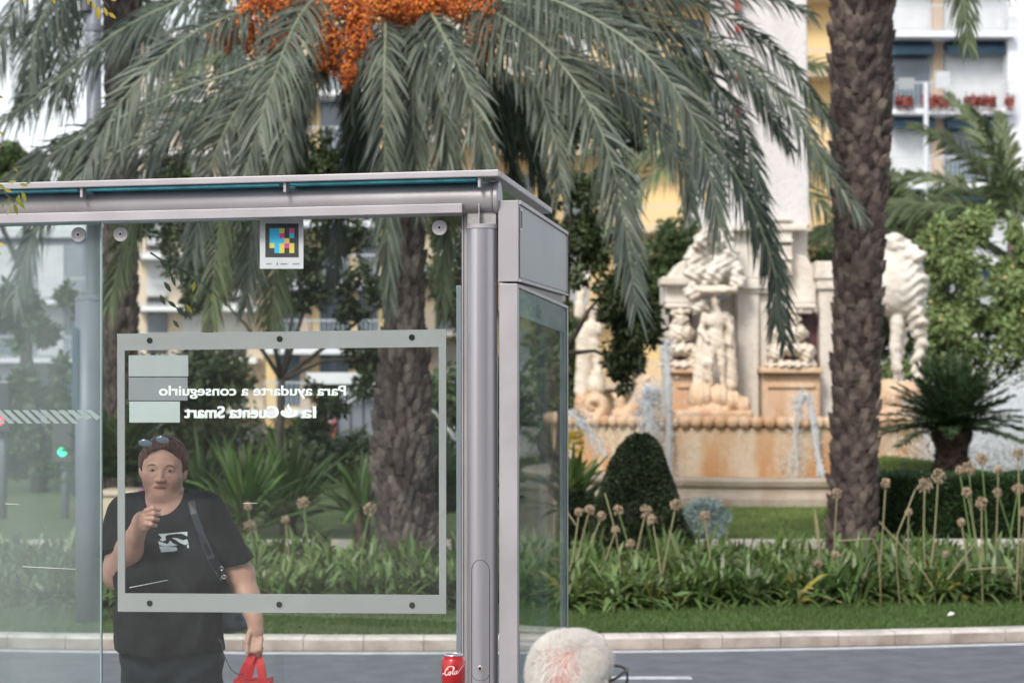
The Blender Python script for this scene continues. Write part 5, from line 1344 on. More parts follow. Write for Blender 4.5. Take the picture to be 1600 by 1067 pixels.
# topiary cone
def hull(name, label, cat, prof_px, cx, D, m, n, size, squash=.9, ybase=None):
    """a clipped bush: rotationally lumpy core plus a dense skin of small leaves"""
    root = empty(name, tuple(W(cx, 0, D)*(1, 1, 0) + (0, 0, GZ))); tag(root, label, cat)
    pr = sorted(prof_px, key=lambda r: -r[0]); nn = 40; V = []; zs_ = []; 
    for (py, xl, xr) in pr:
        z = W(0, py, D)[2]; r = (xr - xl)/2*D/FP; c = W((xl + xr)/2, py, D)[0]
        for j in range(nn): a = 2*PI*j/nn; V.append((c + r*.95*math.cos(a), D + r*squash*math.sin(a), z))
    k = len(pr); F = [(i*nn+j, i*nn+(j+1) % nn, (i+1)*nn+(j+1) % nn, (i+1)*nn+j) for i in range(k-1) for j in range(nn)] + [tuple((k-1)*nn + j for j in range(nn))]
    b = MB(); b.add(V, F); under(b.build('core', M['topiary_core'], None, True), root)
    Z = np.array([W(0, p[0], D)[2] for p in pr]); Cx = np.array([W((p[1]+p[2])/2, 0, D)[0] for p in pr]); Rr = np.array([(p[2]-p[1])/2*D/FP for p in pr])
    z = rng.uniform(Z[0], Z[-1], n*2); r = np.interp(z, Z, Rr); keep = rng.random(n*2) < (r/Rr.max())**.6; z, r = z[keep], r[keep]; a = rng.uniform(0, 2*PI, len(z))
    lump = 1 + .03*np.sin(a*7 + z*9) + .03*np.sin(a*3 - z*14) + rng.normal(0, .012, len(z))
    P = np.stack([np.interp(z, Z, Cx) + r*lump*np.cos(a), D + r*squash*lump*np.sin(a), z], 1); u = np.stack([np.cos(a), np.sin(a), np.full(len(a), .35)], 1)
    d = norm(u + rng.normal(0, .7, P.shape)); s_ = norm(np.cross(d, rng.normal(size=P.shape))); sz = size*rng.uniform(.6, 1.4, (len(z), 1))
    V = np.stack([P, P + d*sz*.5 + s_*sz*.3, P + d*sz, P + d*sz*.5 - s_*sz*.3], 1).reshape(-1, 3); F = (np.arange(len(z))*4)[:, None] + np.array([0, 1, 2, 3])
    under(raw('leaves', V, F, M[m], smooth=False), root); return root
hull('topiary_bush', 'dark clipped cone shaped topiary in front of the fountain basin', 'topiary', [(885, 912, 1088), (850, 918, 1078), (800, 931, 1063), (760, 943, 1048), (725, 957, 1038), (700, 970, 1029), (686, 983, 1019), (679, 994, 1009)], 1000, 19.2, 'topiary', 26000, .035)
hull('topiary_bush', 'low dark clipped bush between the glass end panel and the topiary cone', 'topiary', [(885, 868, 945), (820, 872, 945), (785, 880, 935), (772, 892, 922), (768, 902, 912)], 905, 19.6, 'topiary', 9000, .035)
# grey santolina cushion
root = empty('cushion_bush', tuple(W(1098, 0, 21.8)*(1, 1, 0) + (0, 0, GZ))); tag(root, 'silvery blue grey cushion bush on the lawn right of the topiary cone', 'shrub')
bl = [(W(1102 + rnd.uniform(-26, 26), 808 + rnd.uniform(-20, 26), 21.6 + rnd.uniform(-.12, .12)), np.full(3, rnd.uniform(.07, .12))) for _ in range(34)]
V, F = leafcloud(bl, 9000, .045, .6, .35); under(raw('leaves', V, F, M['silver'], smooth=False), root)
# clipped hedge
root = empty('hedge', tuple(W(1500, 0, 21.9)*(1, 1, 0) + (0, 0, GZ))); tag(root, 'low square clipped green hedge at the right behind the seed heads', 'hedge')
hx0_, hx1_ = W(1360, 0, 21.7)[0], W(1760, 0, 21.7)[0]; hz_ = W(0, 746, 21.5)[2]
b = MB(); b.box((hx0_ + .02, 21.42, GZ - .05), (hx1_ - .02, 22.28, hz_ - .02)); under(b.build('core', M['topiary_core']), root)
n = 42000; f = rng.random(n); P = np.stack([rng.uniform(hx0_, hx1_, n), np.where(f < .62, 21.40, rng.uniform(21.4, 22.3, n)), np.where(f < .62, rng.uniform(GZ, hz_, n), hz_)], 1) + rng.normal(0, .012, (n, 3)); P[:, 2] += .012*np.sin(P[:, 0]*9)
u = np.where((f < .62)[:, None], np.array([0, -1, .3]), np.array([0, -.2, 1.])); d = norm(u + rng.normal(0, .7, P.shape)); s_ = norm(np.cross(d, rng.normal(size=P.shape))); sz = .035*rng.uniform(.6, 1.4, (n, 1))
V = np.stack([P, P + d*sz*.5 + s_*sz*.3, P + d*sz, P + d*sz*.5 - s_*sz*.3], 1).reshape(-1, 3); under(raw('leaves', V, (np.arange(n)*4)[:, None] + np.array([0, 1, 2, 3]), M['hedge'], smooth=False), root)

# ------------------------------------------------------------------ agapanthus bed
ncl = 560; a = rng.uniform(-.25, .31, ncl); R = RI - 1.65 - 3.7*rng.random(ncl); R[:150] = RI - 1.72 - .25*rng.random(150)
cl = np.stack([CI[0] + R*np.sin(a), CI[1] - R*np.cos(a), np.full(ncl, GZ)], 1)
def keepout(c, x, y, r): return (c[:, 0] - x)**2 + (c[:, 1] - y)**2 > r*r
cl = cl[keepout(cl, W(632, 0, D1)[0], D1, .55) & keepout(cl, W(1332, 0, D2)[0], D2, .5) & keepout(cl, W(1000, 0, 19.2)[0], 19.2, .55)]
nb = 40; N_ = len(cl)*nb; base = np.repeat(cl, nb, 0) + np.concatenate([rng.normal(0, .05, (N_, 2)), np.zeros((N_, 1))], 1)
az = rng.uniform(0, 2*PI, N_); el = rng.uniform(.30, 1.40, N_); d = np.stack([np.cos(az)*np.cos(el), np.sin(az)*np.cos(el), np.sin(el)], 1)
hs = np.repeat(rng.uniform(.8, 1.15, len(cl)), nb)
V, F = strips(base, d, hs*rng.uniform(.36, .62, N_), .036*rng.uniform(.7, 1.2, N_), rng.uniform(.45, .95, N_)*np.cos(el)**.35, 5, (.8, 1, 1, .95, .75, .05), wref=np.cross(d, np.cross(d, (0, 0, 1.))) + rng.normal(0, .15, d.shape))
tag(raw('strap_leaf_plants', V, F, M['agap'], smooth=False), 'dense bed of green strap leaved plants behind the turf strip', 'flower bed', kind='stuff')
# yellowing clumps
for (px, py, D, lb) in ((1022, 925, 15.25, 'yellowing strap leaved plant standing out at the front of the bed below the topiary'), (1242, 905, 15.4, 'small yellowing clump at the front of the bed below the fountain jets'), (1470, 900, 15.6, 'yellow streaked clump in the bed below the hedge')):
    c = W(px, 0, D); c[2] = GZ; root = empty('strap_leaf_plant', tuple(c)); tag(root, lb, 'plant')
    n = 34; az = rng.uniform(0, 2*PI, n); el = rng.uniform(.7, 1.5, n); d = np.stack([np.cos(az)*np.cos(el), np.sin(az)*np.cos(el), np.sin(el)], 1)
    for mm, k0, k1 in (('agap_yellow', 0, 13), ('yucca', 13, n)):
        V, F = strips(np.tile(c, (k1-k0, 1)), d[k0:k1], rng.uniform(.3, .62, k1-k0), .03, rng.uniform(.3, .8, k1-k0), 4, (.8, 1, 1, .7, .05)); under(raw('leaves', V, F, M[mm], smooth=False), root)
# dry seed heads on stalks
heads = [(474, 786, 492, 868, 13), (578, 796, 569, 842, 14), (388, 792, 396, 850, 9), (446, 812, 448, 870, 8), (391, 824, 394, 870, 13), (330, 800, 335, 850, 8),
 (921, 797, 905, 855, 9), (940, 806, 918, 850, 8), (966, 798, 993, 893, 11), (1009, 799, 988, 850, 11), (1019, 812, 1030, 870, 11), (1056, 789, 1035, 880, 12), (962, 828, 940, 860, 9), (985, 850, 1000, 900, 8), (1101, 808, 1115, 880, 11), (905, 800, 890, 850, 7),
 (1277, 884, 1272, 800, 10), (1308, 771, 1306, 840, 11), (1384, 755, 1375, 870, 10), (1445, 759, 1449, 870, 17), (1466, 744, 1452, 880, 13), (1499, 735, 1520, 830, 9), (1514, 732, 1528, 850, 14), (1534, 717, 1541, 850, 11), (1560, 735, 1557, 830, 10), (1591, 709, 1590, 830, 12), (1511, 769, 1530, 850, 10), (1559, 770, 1587, 830, 9), (1534, 786, 1543, 860, 11), (1591, 765, 1580, 850, 12), (1502, 816, 1510, 870, 8), (1306, 868, 1320, 900, 9), (1478, 866, 1470, 910, 8), (1508, 918, 1500, 950, 9), (1603, 800, 1600, 870, 10), (1350, 900, 1345, 930, 7), (1420, 800, 1428, 880, 7)]
def seedhead(px, py, bx, by, r, D):
    c = W(px, py, D); bse = W(bx, by, D); k = (c[2] - GZ - .15)/max(.05, (c[2] - bse[2])); 
    foot = np.array([c[0] + (bse[0] - c[0])*min(k, 1.6), D + .05, GZ]) if c[2] > bse[2] else np.array([bse[0] + .1, D + .1, GZ])
    root = empty('seed_head', tuple(foot)); b = MB(); mid = (foot + c)/2 + (rnd.uniform(-.03, .03), 0, 0)
    pts = [foot, mid, c] if c[2] > bse[2] else [foot, bse + (0, 0, .02), (bse + c)/2 + (.03, 0, 0), c]
    b.tube(spline(pts, 8), np.linspace(.0085, .0055, 8), 6); under(b.build('stalk', M[rnd.choice(['stalk', 'stalk', 'stalk_green'])], None, True), root)
    R_ = r*D/FP*rnd.uniform(.62, .9); n = rnd.randrange(40, 62); u = norm(rng.normal(size=(n, 3)) + (0, 0, .25)); L_ = R_*rng.uniform(.75, 1.08, n)
    V, F = strips(np.tile(c, (n, 1)), u, L_, .004, .05, 1, (1, .8))
    e = c + u*L_[:, None]; o6 = np.array([(1, 0, 0), (0, 1, 0), (-1, 0, 0), (0, -1, 0), (0, 0, 1.6), (0, 0, -1.6)])*.0085; of = np.array([(0, 1, 4, 4), (1, 2, 4, 4), (2, 3, 4, 4), (3, 0, 4, 4), (1, 0, 5, 5), (2, 1, 5, 5), (3, 2, 5, 5), (0, 3, 5, 5)])
    V2 = (e[:, None] + o6[None]).reshape(-1, 3); k0 = len(V); tri = (np.arange(n)[:, None, None]*6 + of[None]).reshape(-1, 4) + k0
    b = MB(); b.v = [np.concatenate([V, V2])]; b.n = len(V) + len(V2); b.f = [tuple(dict.fromkeys(f)) for f in F.tolist() + tri.tolist()]; b.m = [0]*len(b.f)
    under(b.build('umbel', M['seed']), root); return root
zone = lambda px, py: ('behind the clear glass pane' if px < 700 else 'in front of the dark topiary' if px < 1075 else 'near the silvery cushion bush' if px < 1200 else 'against the bare palm trunk' if px < 1360 else 'in front of the clipped hedge')
for i, h in enumerate(heads):
    r_ = seedhead(*h, 15.6 + .9*((i*7) % 5)/4)
    tag(r_, 'round dry brown seed head on a thin stalk ' + zone(h[0], h[1]), 'seed head', 'dry seed heads ' + zone(h[0], h[1]))
# bare leaning stalks
for (x0, y0, x1, y1) in ((945, 770, 965, 850), (1374, 815, 1455, 912), (1310, 845, 1370, 850), (1480, 905, 1530, 850), (1240, 920, 1350, 955), (1515, 890, 1590, 893), (900, 820, 880, 800), (1430, 765, 1400, 850)):
    a_ = W(x0, y0, 15.3); b_ = W(x1, y1, 15.3); b = MB(); b.tube(spline([a_, (a_ + b_)/2 + (0, 0, .02), b_, np.array([b_[0] + .05, 15.4, GZ])], 8), .006, 5)
    tag(b.build('dry_stalk', M['stalk']), 'bare dry stalk lying across the strap leaved bed', 'stalk', 'bare dry stalks in the bed')
# litter on the turf
for (px, py, lb) in ((1485, 958, 'small white scrap of paper on the edge of the turf strip'),):
    c = W(px, py, 14.6); c[2] = GZ + .015; b = MB(); b.add([c + (-.03, -.01, 0), c + (.02, -.02, .01), c + (.035, .02, .02), c + (-.01, .03, .005), c + (0, 0, .03)], [(0, 1, 4), (1, 2, 4), (2, 3, 4), (3, 0, 4), (3, 2, 1, 0)]); tag(b.build('paper_scrap', M['white_sticker']), lb, 'litter')
# twigs that hang into the picture close to the camera side
def twig(label, path, D, leaves, size, m, r=.0025):
    root = empty('tree_branch', tuple(W(*path[0], D))); tag(root, label, 'branch'); b = MB(); C_ = spline([W(x, y, D) for x, y in path], 14); b.tube(C_, np.linspace(r*1.6, r*.6, 14), 6); under(b.build('twig', M['bark'], None, True), root)
    for (x, y, a, s) in leaves:
        p = W(x, y, D + rnd.uniform(-.03, .03)); d = np.array([math.cos(a), rnd.uniform(-.3, .3), -math.sin(a)]); d /= np.linalg.norm(d); L_ = size*s; n_ = np.array([rnd.uniform(-.4, .4), -1, rnd.uniform(-.4, .4)]); sd_ = np.cross(d, n_); sd_ /= np.linalg.norm(sd_)
        b = MB(); V = []; 
        for t, w_ in ((0, .05), (.2, .55), (.45, 1), (.7, .8), (.9, .35), (1, .03)):
            c = p + d*L_*t - np.array([0, 0, 1])*L_*.12*t*t
            V += [c - sd_*L_*.21*w_ + np.array([0, -.06*L_*w_, 0]), c, c + sd_*L_*.21*w_ + np.array([0, -.06*L_*w_, 0])]
        b.add(V, [(3*i+k, 3*i+k+1, 3*i+k+4, 3*i+k+3) for i in range(5) for k in (0, 1)]); under(b.build('leaf', M[m if rnd.random() < .75 else 'leaf_yellow'], None, True), root)
twig('green leafy twig hanging over the left end of the shelter beam', [(-30, 285), (-5, 296), (12, 306), (24, 316)], 5.6, [(22, 318, 1.3, 1.0), (18, 322, 2.0, .9), (28, 312, .9, 1.0), (34, 298, 1.2, 1.1), (14, 308, 1.6, .8), (6, 296, .2, .8), (12, 286, -.3, .9), (2, 300, 2.8, .8), (30, 288, .1, .8), (40, 288, -.4, .5), (6, 316, 1.9, .6), (20, 262, .6, .6), (-5, 288, .4, .9), (30, 304, 1.7, 1.0)], .030, 'leaf_near')
twig('yellow green twig with small round fruit at the left edge', [(-30, 150), (-8, 190), (-2, 215), (2, 240)], 5.6, [(-4, 150, .3, .7), (-6, 185, .6, .6), (0, 205, 1.0, .6), (-8, 225, .4, .7), (-4, 380, .2, .8), (-6, 390, .8, .7)], .028, 'leaf_near')
twig('yellow leaves with pale berries at the top left edge', [(130, -40), (150, -10), (165, 5), (172, 14)], 5.6, [(146, 2, 1.4, .8), (154, 10, 1.6, 1.2), (163, 12, 1.2, .8), (168, 20, .5, .9), (38, -6, 1.5, .7), (82, -6, 1.3, .7), (140, -6, 1.8, .8), (350, -4, .6, .8), (170, -2, .2, .7)], .030, 'leaf_yellow')
twig('dark leafy twig hanging behind the top left corner of the poster frame', [(235, 395), (262, 412), (300, 430), (345, 468)], 7.4, [(250, 405, .9, 1), (262, 414, 1.6, 1), (275, 418, .4, 1), (285, 426, 1.7, 1), (296, 430, .3, 1), (305, 438, 1.8, 1), (318, 448, .6, 1), (268, 430, 1.2, 1), (256, 440, .9, 1.1), (262, 470, .6, 1), (275, 480, .7, 1.1), (290, 475, .9, 1), (330, 458, 1.4, .8), (250, 460, 1.1, 1), (270, 500, .8, .9)], .040, 'tree_dark')  # built as a real twig in place of a branch reflection
# ------------------------------------------------------------------ monumental fountain
DF = 31.0
fo = empty('fountain', tuple(W(1180, 0, DF)*(1, 1, 0) + (0, 0, GZ)))
tag(fo, 'white and rust stained stone fountain with statues, scalloped basin and a tall pillar', 'fountain')
def fb(b, name, m, smooth=False, bevel=0, parent=None):
    o = b.build(name, M[m], None, smooth, bevel); under(o, fo); 
    if parent: o.parent = parent; o.matrix_parent_inverse = Matrix.Translation(-fo.location) 
    return o
def fbox(b, px0, py0, px1, py1, D, dep):
    a = W(px0, py1, D); c = W(px1, py0, D); b.box((a[0], D, a[2]), (c[0], D + dep, c[2]))
fc = W(1178, 0, DF)[0]; rb_ = 3.15           # basin centre and radius
DB = DF - rb_
zr1, zr0, zw, zs1 = W(0, 652, DB)[2], W(0, 668, DB)[2], W(0, 747, DB)[2], W(0, 747, DB)[2]
b = MB(); b.lathe([(rb_ - .06, zw - .1), (rb_ - .06, zw + .02), (rb_ + .02, zr0 - .05), (rb_ + .02, zr0)], (fc, DF, 0), 96); bas = fb(b, 'basin_wall', 'stone_basin', True)
b = MB(); b.lathe([(rb_ - .05, zr0 + .01), (rb_ + .05, zr0 + .02), (rb_ + .05, zr1), (rb_ - .30, zr1), (rb_ - .32, zr0 - .1)], (fc, DF, 0), 96); fb(b, 'basin_rim', 'stone_orange')
b = MB(); nsc = 118
for i in range(nsc):
    a = 2*PI*i/nsc; c = np.array([fc + (rb_ + .05)*math.sin(a), DF - (rb_ + .05)*math.cos(a), (zr0 + zr1)/2 + .0])
    ell_mb(b, c, rotz(-a), (0, 0, 0), (.092, .085, (zr1 - zr0)*.62), 10, 8)
fb(b, 'scalloped_edge', 'stone_orange', True)
b = MB(); b.lathe([(rb_ - .4, zr1 - .12), (.05, zr1 - .12)], (fc, DF, 0), 48); wat = fb(b, 'basin_water', 'window')
prof = [(rb_ + .50, GZ - .02), (rb_ + .50, W(0, 780, DB - .4)[2]), (rb_ + .46, W(0, 779, DB - .4)[2]), (rb_ + .40, W(0, 772, DB - .4)[2]), (rb_ + .38, W(0, 764, DB - .4)[2]), (rb_ + .44, W(0, 760, DB - .4)[2]), (rb_ + .46, W(0, 752, DB - .4)[2]), (rb_ + .43, W(0, 748, DB - .4)[2]), (rb_ - .02, W(0, 747, DB - .3)[2])]
b = MB(); b.lathe(prof, (fc, DF, 0), 96); fb(b, 'base_step', 'stone_step')
# central block
DM_ = DF - 1.0
b = MB(); fbox(b, 1048, 430, 1296, 660, DM_ + .5, 2.0); fb(b, 'central_block', 'stone_white')
b = MB(); fbox(b, 1222, 488, 1278, 578, DM_ + .46, .05); fbox(b, 1045, 488, 1080, 572, DM_ + .46, .05); fbox(b, 1150, 555, 1166, 585, DM_ + .46, .05); fb(b, 'dark_niche', 'marble_red')
for (x0, x1, y0, y1) in ((1152, 1186, 455, 655), (1281, 1303, 452, 655), (1168, 1200, 460, 655)):
    b = MB(); fbox(b, x0, y0, x1, y1, DM_ + (.20 if x0 != 1168 else .30), .35); fb(b, 'pilaster', 'stone_white', bevel=.02)
for (x0, x1, y0, y1, dp) in ((1146, 1206, 436, 452, .10), (1150, 1202, 452, 458, .15), (1274, 1310, 408, 436, .10), (1277, 1307, 436, 452, .14), (1034, 1152, 432, 445, .2), (1200, 1276, 474, 482, .05), (1206, 1270, 482, 490, .1), (1040, 1100, 474, 481, .05), (1046, 1092, 481, 488, .1)):
    b = MB(); fbox(b, x0, y0, x1, y1, DM_ + dp, .8); fb(b, 'cornice', 'stone_white', bevel=.025)
# sloping buttresses left and right of the pillar
for pts in ([(1040, 474), (1040, 440), (1062, 410), (1088, 396), (1100, 360), (1120, 350), (1120, 474)], [(1200, 474), (1200, 350), (1222, 380), (1240, 396), (1262, 402), (1276, 428), (1276, 474)]):
    b = MB(); b.prism([tuple(W(x, y, DM_ + .4)[[0, 2]]) for x, y in pts], DM_ + .4, DM_ + 1.6); fb(b, 'buttress', 'stone_white', bevel=.03)
# pillar with mouldings and inset red lettering marks
b = MB(); V = []
for (xl, xr, py) in ((1108, 1258, 352), (1110, 1256, 330), (1112, 1254, 120), (1116, 1252, -60), (1122, 1246, -420)):
    a = W(xl, py, DF)[0]; c = W(xr, py, DF)[0]; z = W(0, py, DF - .6)[2]; hh = (c - a)/2; V += [(a, DF - hh*.8, z), (c, DF - hh*.8, z), (c, DF + hh*.8, z), (a, DF + hh*.8, z)]
b.add(V, [(4*i+j, 4*i+(j+1) % 4, 4*i+4+(j+1) % 4, 4*i+4+j) for i in range(4) for j in range(4)] + [(16, 17, 18, 19)]); fb(b, 'pillar', 'stone_shaft', bevel=.03)
DP = DF - .78
for (x0, x1, y0, y1) in ((1104, 1128, 338, 352), (1205, 1240, 340, 346), (1205, 1240, 374, 379), (1205, 1240, 402, 406), (1100, 1262, 350, 360)):
    b = MB(); fbox(b, x0, y0, x1, y1, DP - .10, .5); fb(b, 'moulding', 'stone_white', bevel=.02)
b = MB(); fbox(b, 1118, 352, 1204, 436, DM_ + .35, 1.2); fb(b, 'upper_pier', 'stone_white', bevel=.03)
b = MB(); fbox(b, 1204.5, 360, 1262, 436, DM_ + .55, .9); fb(b, 'upper_pier', 'stone_white', bevel=.03)
b = MB(); fbox(b, 1207, 346, 1238, 430, DP - .04, .5); fb(b, 'stepped_plinth', 'stone_white', bevel=.02)
b = MB(); fbox(b, 1209, 355, 1236, 358, DP - .05, .02); fbox(b, 1209, 380, 1236, 383, DP - .05, .02); fb(b, 'joint_line', 'steel_dark')
b = MB()
for (x, y, w_, h) in ((1148, -6, 9, 22), (1150, 40, 7, 10), (1152, 110, 5, 12), (1150, 165, 6, 30), (1154, 235, 5, 22)): fbox(b, x, y, x + w_, y + h, DP - .02 + .09*(y < 200), .12)
fb(b, 'red_inscription', 'red')
# stained shelf basins
for (x0, x1) in ((1188, 1286), (1046, 1092)):
    b = MB(); fbox(b, x0, 574, x1, 583, DM_ - .25, .8); fbox(b, x0 + 4, 583, x1 - 4, 660, DM_ - .10, .6); fb(b, 'stained_shelf', 'stone_orange', bevel=.02)
    b = MB(); fbox(b, x0 + 12, 600, x1 - 12, 606, DM_ - .14, .1); fb(b, 'shelf_moulding', 'stone_orange', bevel=.01)
# ---- sculptures as implicit surfaces
def sculpt(name, fn, lo, hi, m, h=.022, parent=None):
    X, Y, Z = (axis(lo[i], hi[i], h) for i in range(3)); V, F = nets(fn, X, Y, Z); return under(raw(name, V, F, M[m]), fo)
def fp(px, py, dy=0, D=None): return W(px, py, D or (DM_ - .35)) + np.array([0, dy, 0])
def figure(P, cx, top, bot, s_=1, raise_l=False, D=None, wd=1.0):
    H_ = bot - top; f = lambda x, y, dy=0: fp(cx + x*wd, top + y*H_, dy, D); k = H_/170*.0098*wd
    d = s_ell(P, f(0, .055), (.085*H_/180, .09*H_/180, .115*H_/180)); d = smin(d, s_ell(P, f(0, .03, .03), (.10*H_/180, .10*H_/180, .08*H_/180)), .02)
    r = H_/180
    d = smin(d, s_cap(P, f(0, .11), f(0, .2), .055*r, .08*r), .03)
    d = smin(d, s_ell(P, f(0, .27), (.20*r, .13*r, .18*r)), .05); d = smin(d, s_ell(P, f(1*s_, .43), (.155*r, .12*r, .17*r)), .05); d = smin(d, s_ell(P, f(2*s_, .52), (.18*r, .13*r, .13*r)), .04)
    d = smin(d, chain(P, [f(-7*s_, .54), f(-11*s_, .74, -.06), f(-8*s_, .97)], [.105*r, .075*r, .05*r], .03), .03)
    d = smin(d, chain(P, [f(8*s_, .54), f(10*s_, .75, -.03), f(13*s_, .97)], [.105*r, .075*r, .05*r], .03), .03)
    d = smin(d, chain(P, [f(-17*s_, .21), f(-24*s_, .38), f(-14*s_, .50, -.12)] if not raise_l else [f(-17*s_, .21), f(-27*s_, .10), f(-18*s_, -.06)], [.065*r, .055*r, .04*r], .03), .03)
    d = smin(d, chain(P, [f(17*s_, .21), f(25*s_, .36), f(24*s_, .54)], [.065*r, .055*r, .04*r], .03), .03)
    return d
def nz(P, s, a): return a*(vnoise(P, s, 1.3) + .6*vnoise(P, s*2.3, 4.1))
def st1(P):
    d = figure(P, 1118, 462, 604, 1, False, wd=.95)
    # drapery falling beside the legs and the block the figure carries
    d = smin(d, chain(P, [fp(1098, 520, .05), fp(1093, 600, .05)], [.07, .11], .03), .04); d = smin(d, chain(P, [fp(1140, 500, .1), fp(1143, 600, .1)], [.08, .11], .03), .04)
    d = smin(d, s_ell(P, fp(1116, 454, .1), (.36, .25, .09)), .02)
    return d + nz(P, 14, .012)
sculpt('statue', st1, fp(1070, 625, -.6), fp(1165, 430, .6), 'stone', .018)
b = MB(); fbox(b, 1097, 462, 1111, 468, DM_ - .62, .1); fbox(b, 1120, 461, 1140, 468, DM_ - .62, .1); fb(b, 'carved_hollow', 'steel_dark')  # dark boxes paint the shade in the gaps beside the head
def garland(P):
    d = None
    for i, (x, y, r, s_) in enumerate(((1118, 378, .17, 1), (1095, 395, .19, 1), (1138, 392, .17, 1), (1088, 425, .17, 1), (1100, 445, .13, 1), (1150, 420, .15, 1), (1086, 455, .15, 1), (1094, 480, .14, 1), (1128, 410, .22, 1), (1112, 428, .18, 1), (1155, 440, .12, 1), (1136, 366, .13, 1), (1083, 405, .13, 1))):
        e = s_ell(P, fp(x, y, .1 + .06*(i % 3)), (r, r*1.1, r*.95)); d = e if d is None else smin(d, e, .05)
    d = smin(d, s_cap(P, fp(1092, 380, -.1), fp(1104, 360, -.15), .10, .06), .05)
    return d + .028*np.sin(P[:, 0]*34 + 2*np.sin(P[:, 2]*15))*np.sin(P[:, 2]*40) + nz(P, 9, .02)
sculpt('carved_garland', garland, fp(1060, 505, -.7), fp(1180, 335, .8), 'stone_white', .02)
def shells(P):
    d = None
    for (x, y, rx, rz) in ((1096, 620, .22, .22), (1122, 622, .20, .21), (1142, 628, .16, .18), (1112, 640, .36, .12), (1158, 635, .15, .16)):
        c = fp(x, y, .0); e = s_ell(P, c, (rx, .30, rz)); e = e + .012*np.sin((P[:, 0] - c[0])*55); d = e if d is None else smin(d, e, .03)
    return d + nz(P, 12, .008)
sculpt('rock_base', shells, fp(1060, 662, -.5), fp(1185, 590, .5), 'stone_orange', .022)
b = MB(); fbox(b, 1056, 641, 1178, 655, DM_ - .75, 1.0); fb(b, 'statue_plinth', 'stone_orange', bevel=.04)
for (cx, s_) in ((1240, 1.0), (1066, .85)):
    def relief(P, cx=cx, s_=s_):
        d = None
        for (x, y, rx, rz) in ((0, 545, .36, .10), (0, 570, .40, .08), (0, 520, .26, .16), (0, 500, .14, .14), (-25, 552, .12, .16), (25, 552, .12, .16), (0, 487, .17, .05)):
            e = s_ell(P, fp(cx + x*s_, y, .3), (rx*s_, .25, rz)); d = e if d is None else smin(d, e, .03)
        return d + .02*np.sin(P[:, 0]*48 + 3*np.sin(P[:, 2]*20))*np.sin(P[:, 2]*44) + nz(P, 16, .014)
    sculpt('carved_relief', relief, fp(cx - 45, 582, -.1), fp(cx + 45, 480, .6), 'stone', .018)
# left figure on a scroll and curled fish
DL = DF - 1.6
def lfig(P):
    d = figure(P, 925, 478, 618, -1, True, D=DL, wd=.85); d = smin(d, chain(P, [fp(912, 520, 0, DL), fp(910, 610, 0, DL)], [.08, .12], .03), .04); d = smin(d, s_ell(P, fp(932, 600, 0, DL), (.14, .14, .2)), .04)
    d = smin(d, chain(P, [fp(905, 490, 0, DL), fp(908, 460, 0, DL), fp(925, 420, 0, DL)], [.08, .06, .04], .02), .03); return d + nz(P, 14, .012)
sculpt('statue', lfig, fp(885, 635, -.5, DL), fp(965, 400, .5, DL), 'stone', .02)
def scroll(P):
    d = None
    for i in range(26):
        t = i/25*2.4*PI; r = 21*(1 - i/40); p0 = fp(927 + r*math.cos(t + 2.6), 634 - r*math.sin(t + 2.6)*.9, -.1, DL); e = s_ell(P, p0, (.10, .22, .10)); d = e if d is None else np.minimum(d, e)
    d = smin(d, chain(P, [fp(912, 652, 0, DL), fp(950, 655, 0, DL), fp(985, 648, 0, DL), fp(1002, 622, 0, DL), fp(1002, 598, 0, DL), fp(990, 588, 0, DL)], [.10, .12, .13, .12, .08, .06], .03), .03)
    d = smin(d, chain(P, [fp(1000, 600, 0, DL), fp(1016, 588, 0, DL)], [.07, .04], .03), .03); d = smin(d, chain(P, [fp(970, 650, 0, DL), fp(968, 625, 0, DL), fp(958, 615, 0, DL)], [.1, .07, .03], .03), .03)
    return d + nz(P, 13, .010)
sculpt('scroll_base', scroll, fp(885, 672, -.5, DL), fp(1035, 575, .5, DL), 'stone_orange', .022)
# horse at the right: rearing forequarters turned to the right
DH = DF - 1.3
def horse(P):
    h = lambda x, y, dy=0: fp(x, y, dy, DH)
    d = s_ell(P, h(1395, 445), (.52, .38, .48)); d = smin(d, s_ell(P, h(1352, 450, .1), (.44, .36, .40)), .12)
    d = smin(d, s_cap(P, h(1408, 440), h(1402, 398), .30, .25), .1)                      # neck
    d = smin(d, s_cap(P, h(1404, 388), h(1430, 402, -.3), .17, .10), .08)                # head lowered forward
    for k in range(9):                                                                    # curled mane
        t = k/8; d = smin(d, s_ell(P, h(1386 + 50*t, 378 + 8*math.sin(k*2.1) + 66*t*t, -.12), (.13, .18, .085), roty(.5)), .025)
    for k in range(7): d = smin(d, s_ell(P, h(1412 + 24*(k/6), 432 + 12*k, -.1), (.12, .16, .08), roty(.6)), .03)
    d = smin(d, chain(P, [h(1420, 470), h(1434, 512), h(1441, 535), h(1431, 565), h(1432, 590)], [.20, .115, .085, .065, .075], .04), .06)   # near leg
    d = smin(d, chain(P, [h(1404, 480, .15), h(1410, 530, .15), h(1403, 575, .15), h(1408, 592, .15)], [.16, .10, .065, .075], .04), .06)
    d = smin(d, chain(P, [h(1400, 500, -.1), h(1396, 545, -.1), h(1400, 575, -.1)], [.10, .08, .07], .04), .05)
    return d + .020*np.sin(P[:, 2]*38 + 4*np.sin(P[:, 0]*9))*np.clip((P[:, 0] - h(1392, 0)[0])*3, 0, 1) + nz(P, 11, .012)
sculpt('horse_statue', horse, fp(1255, 612, -.8, DH), fp(1475, 345, .9, DH), 'stone_white', .024)
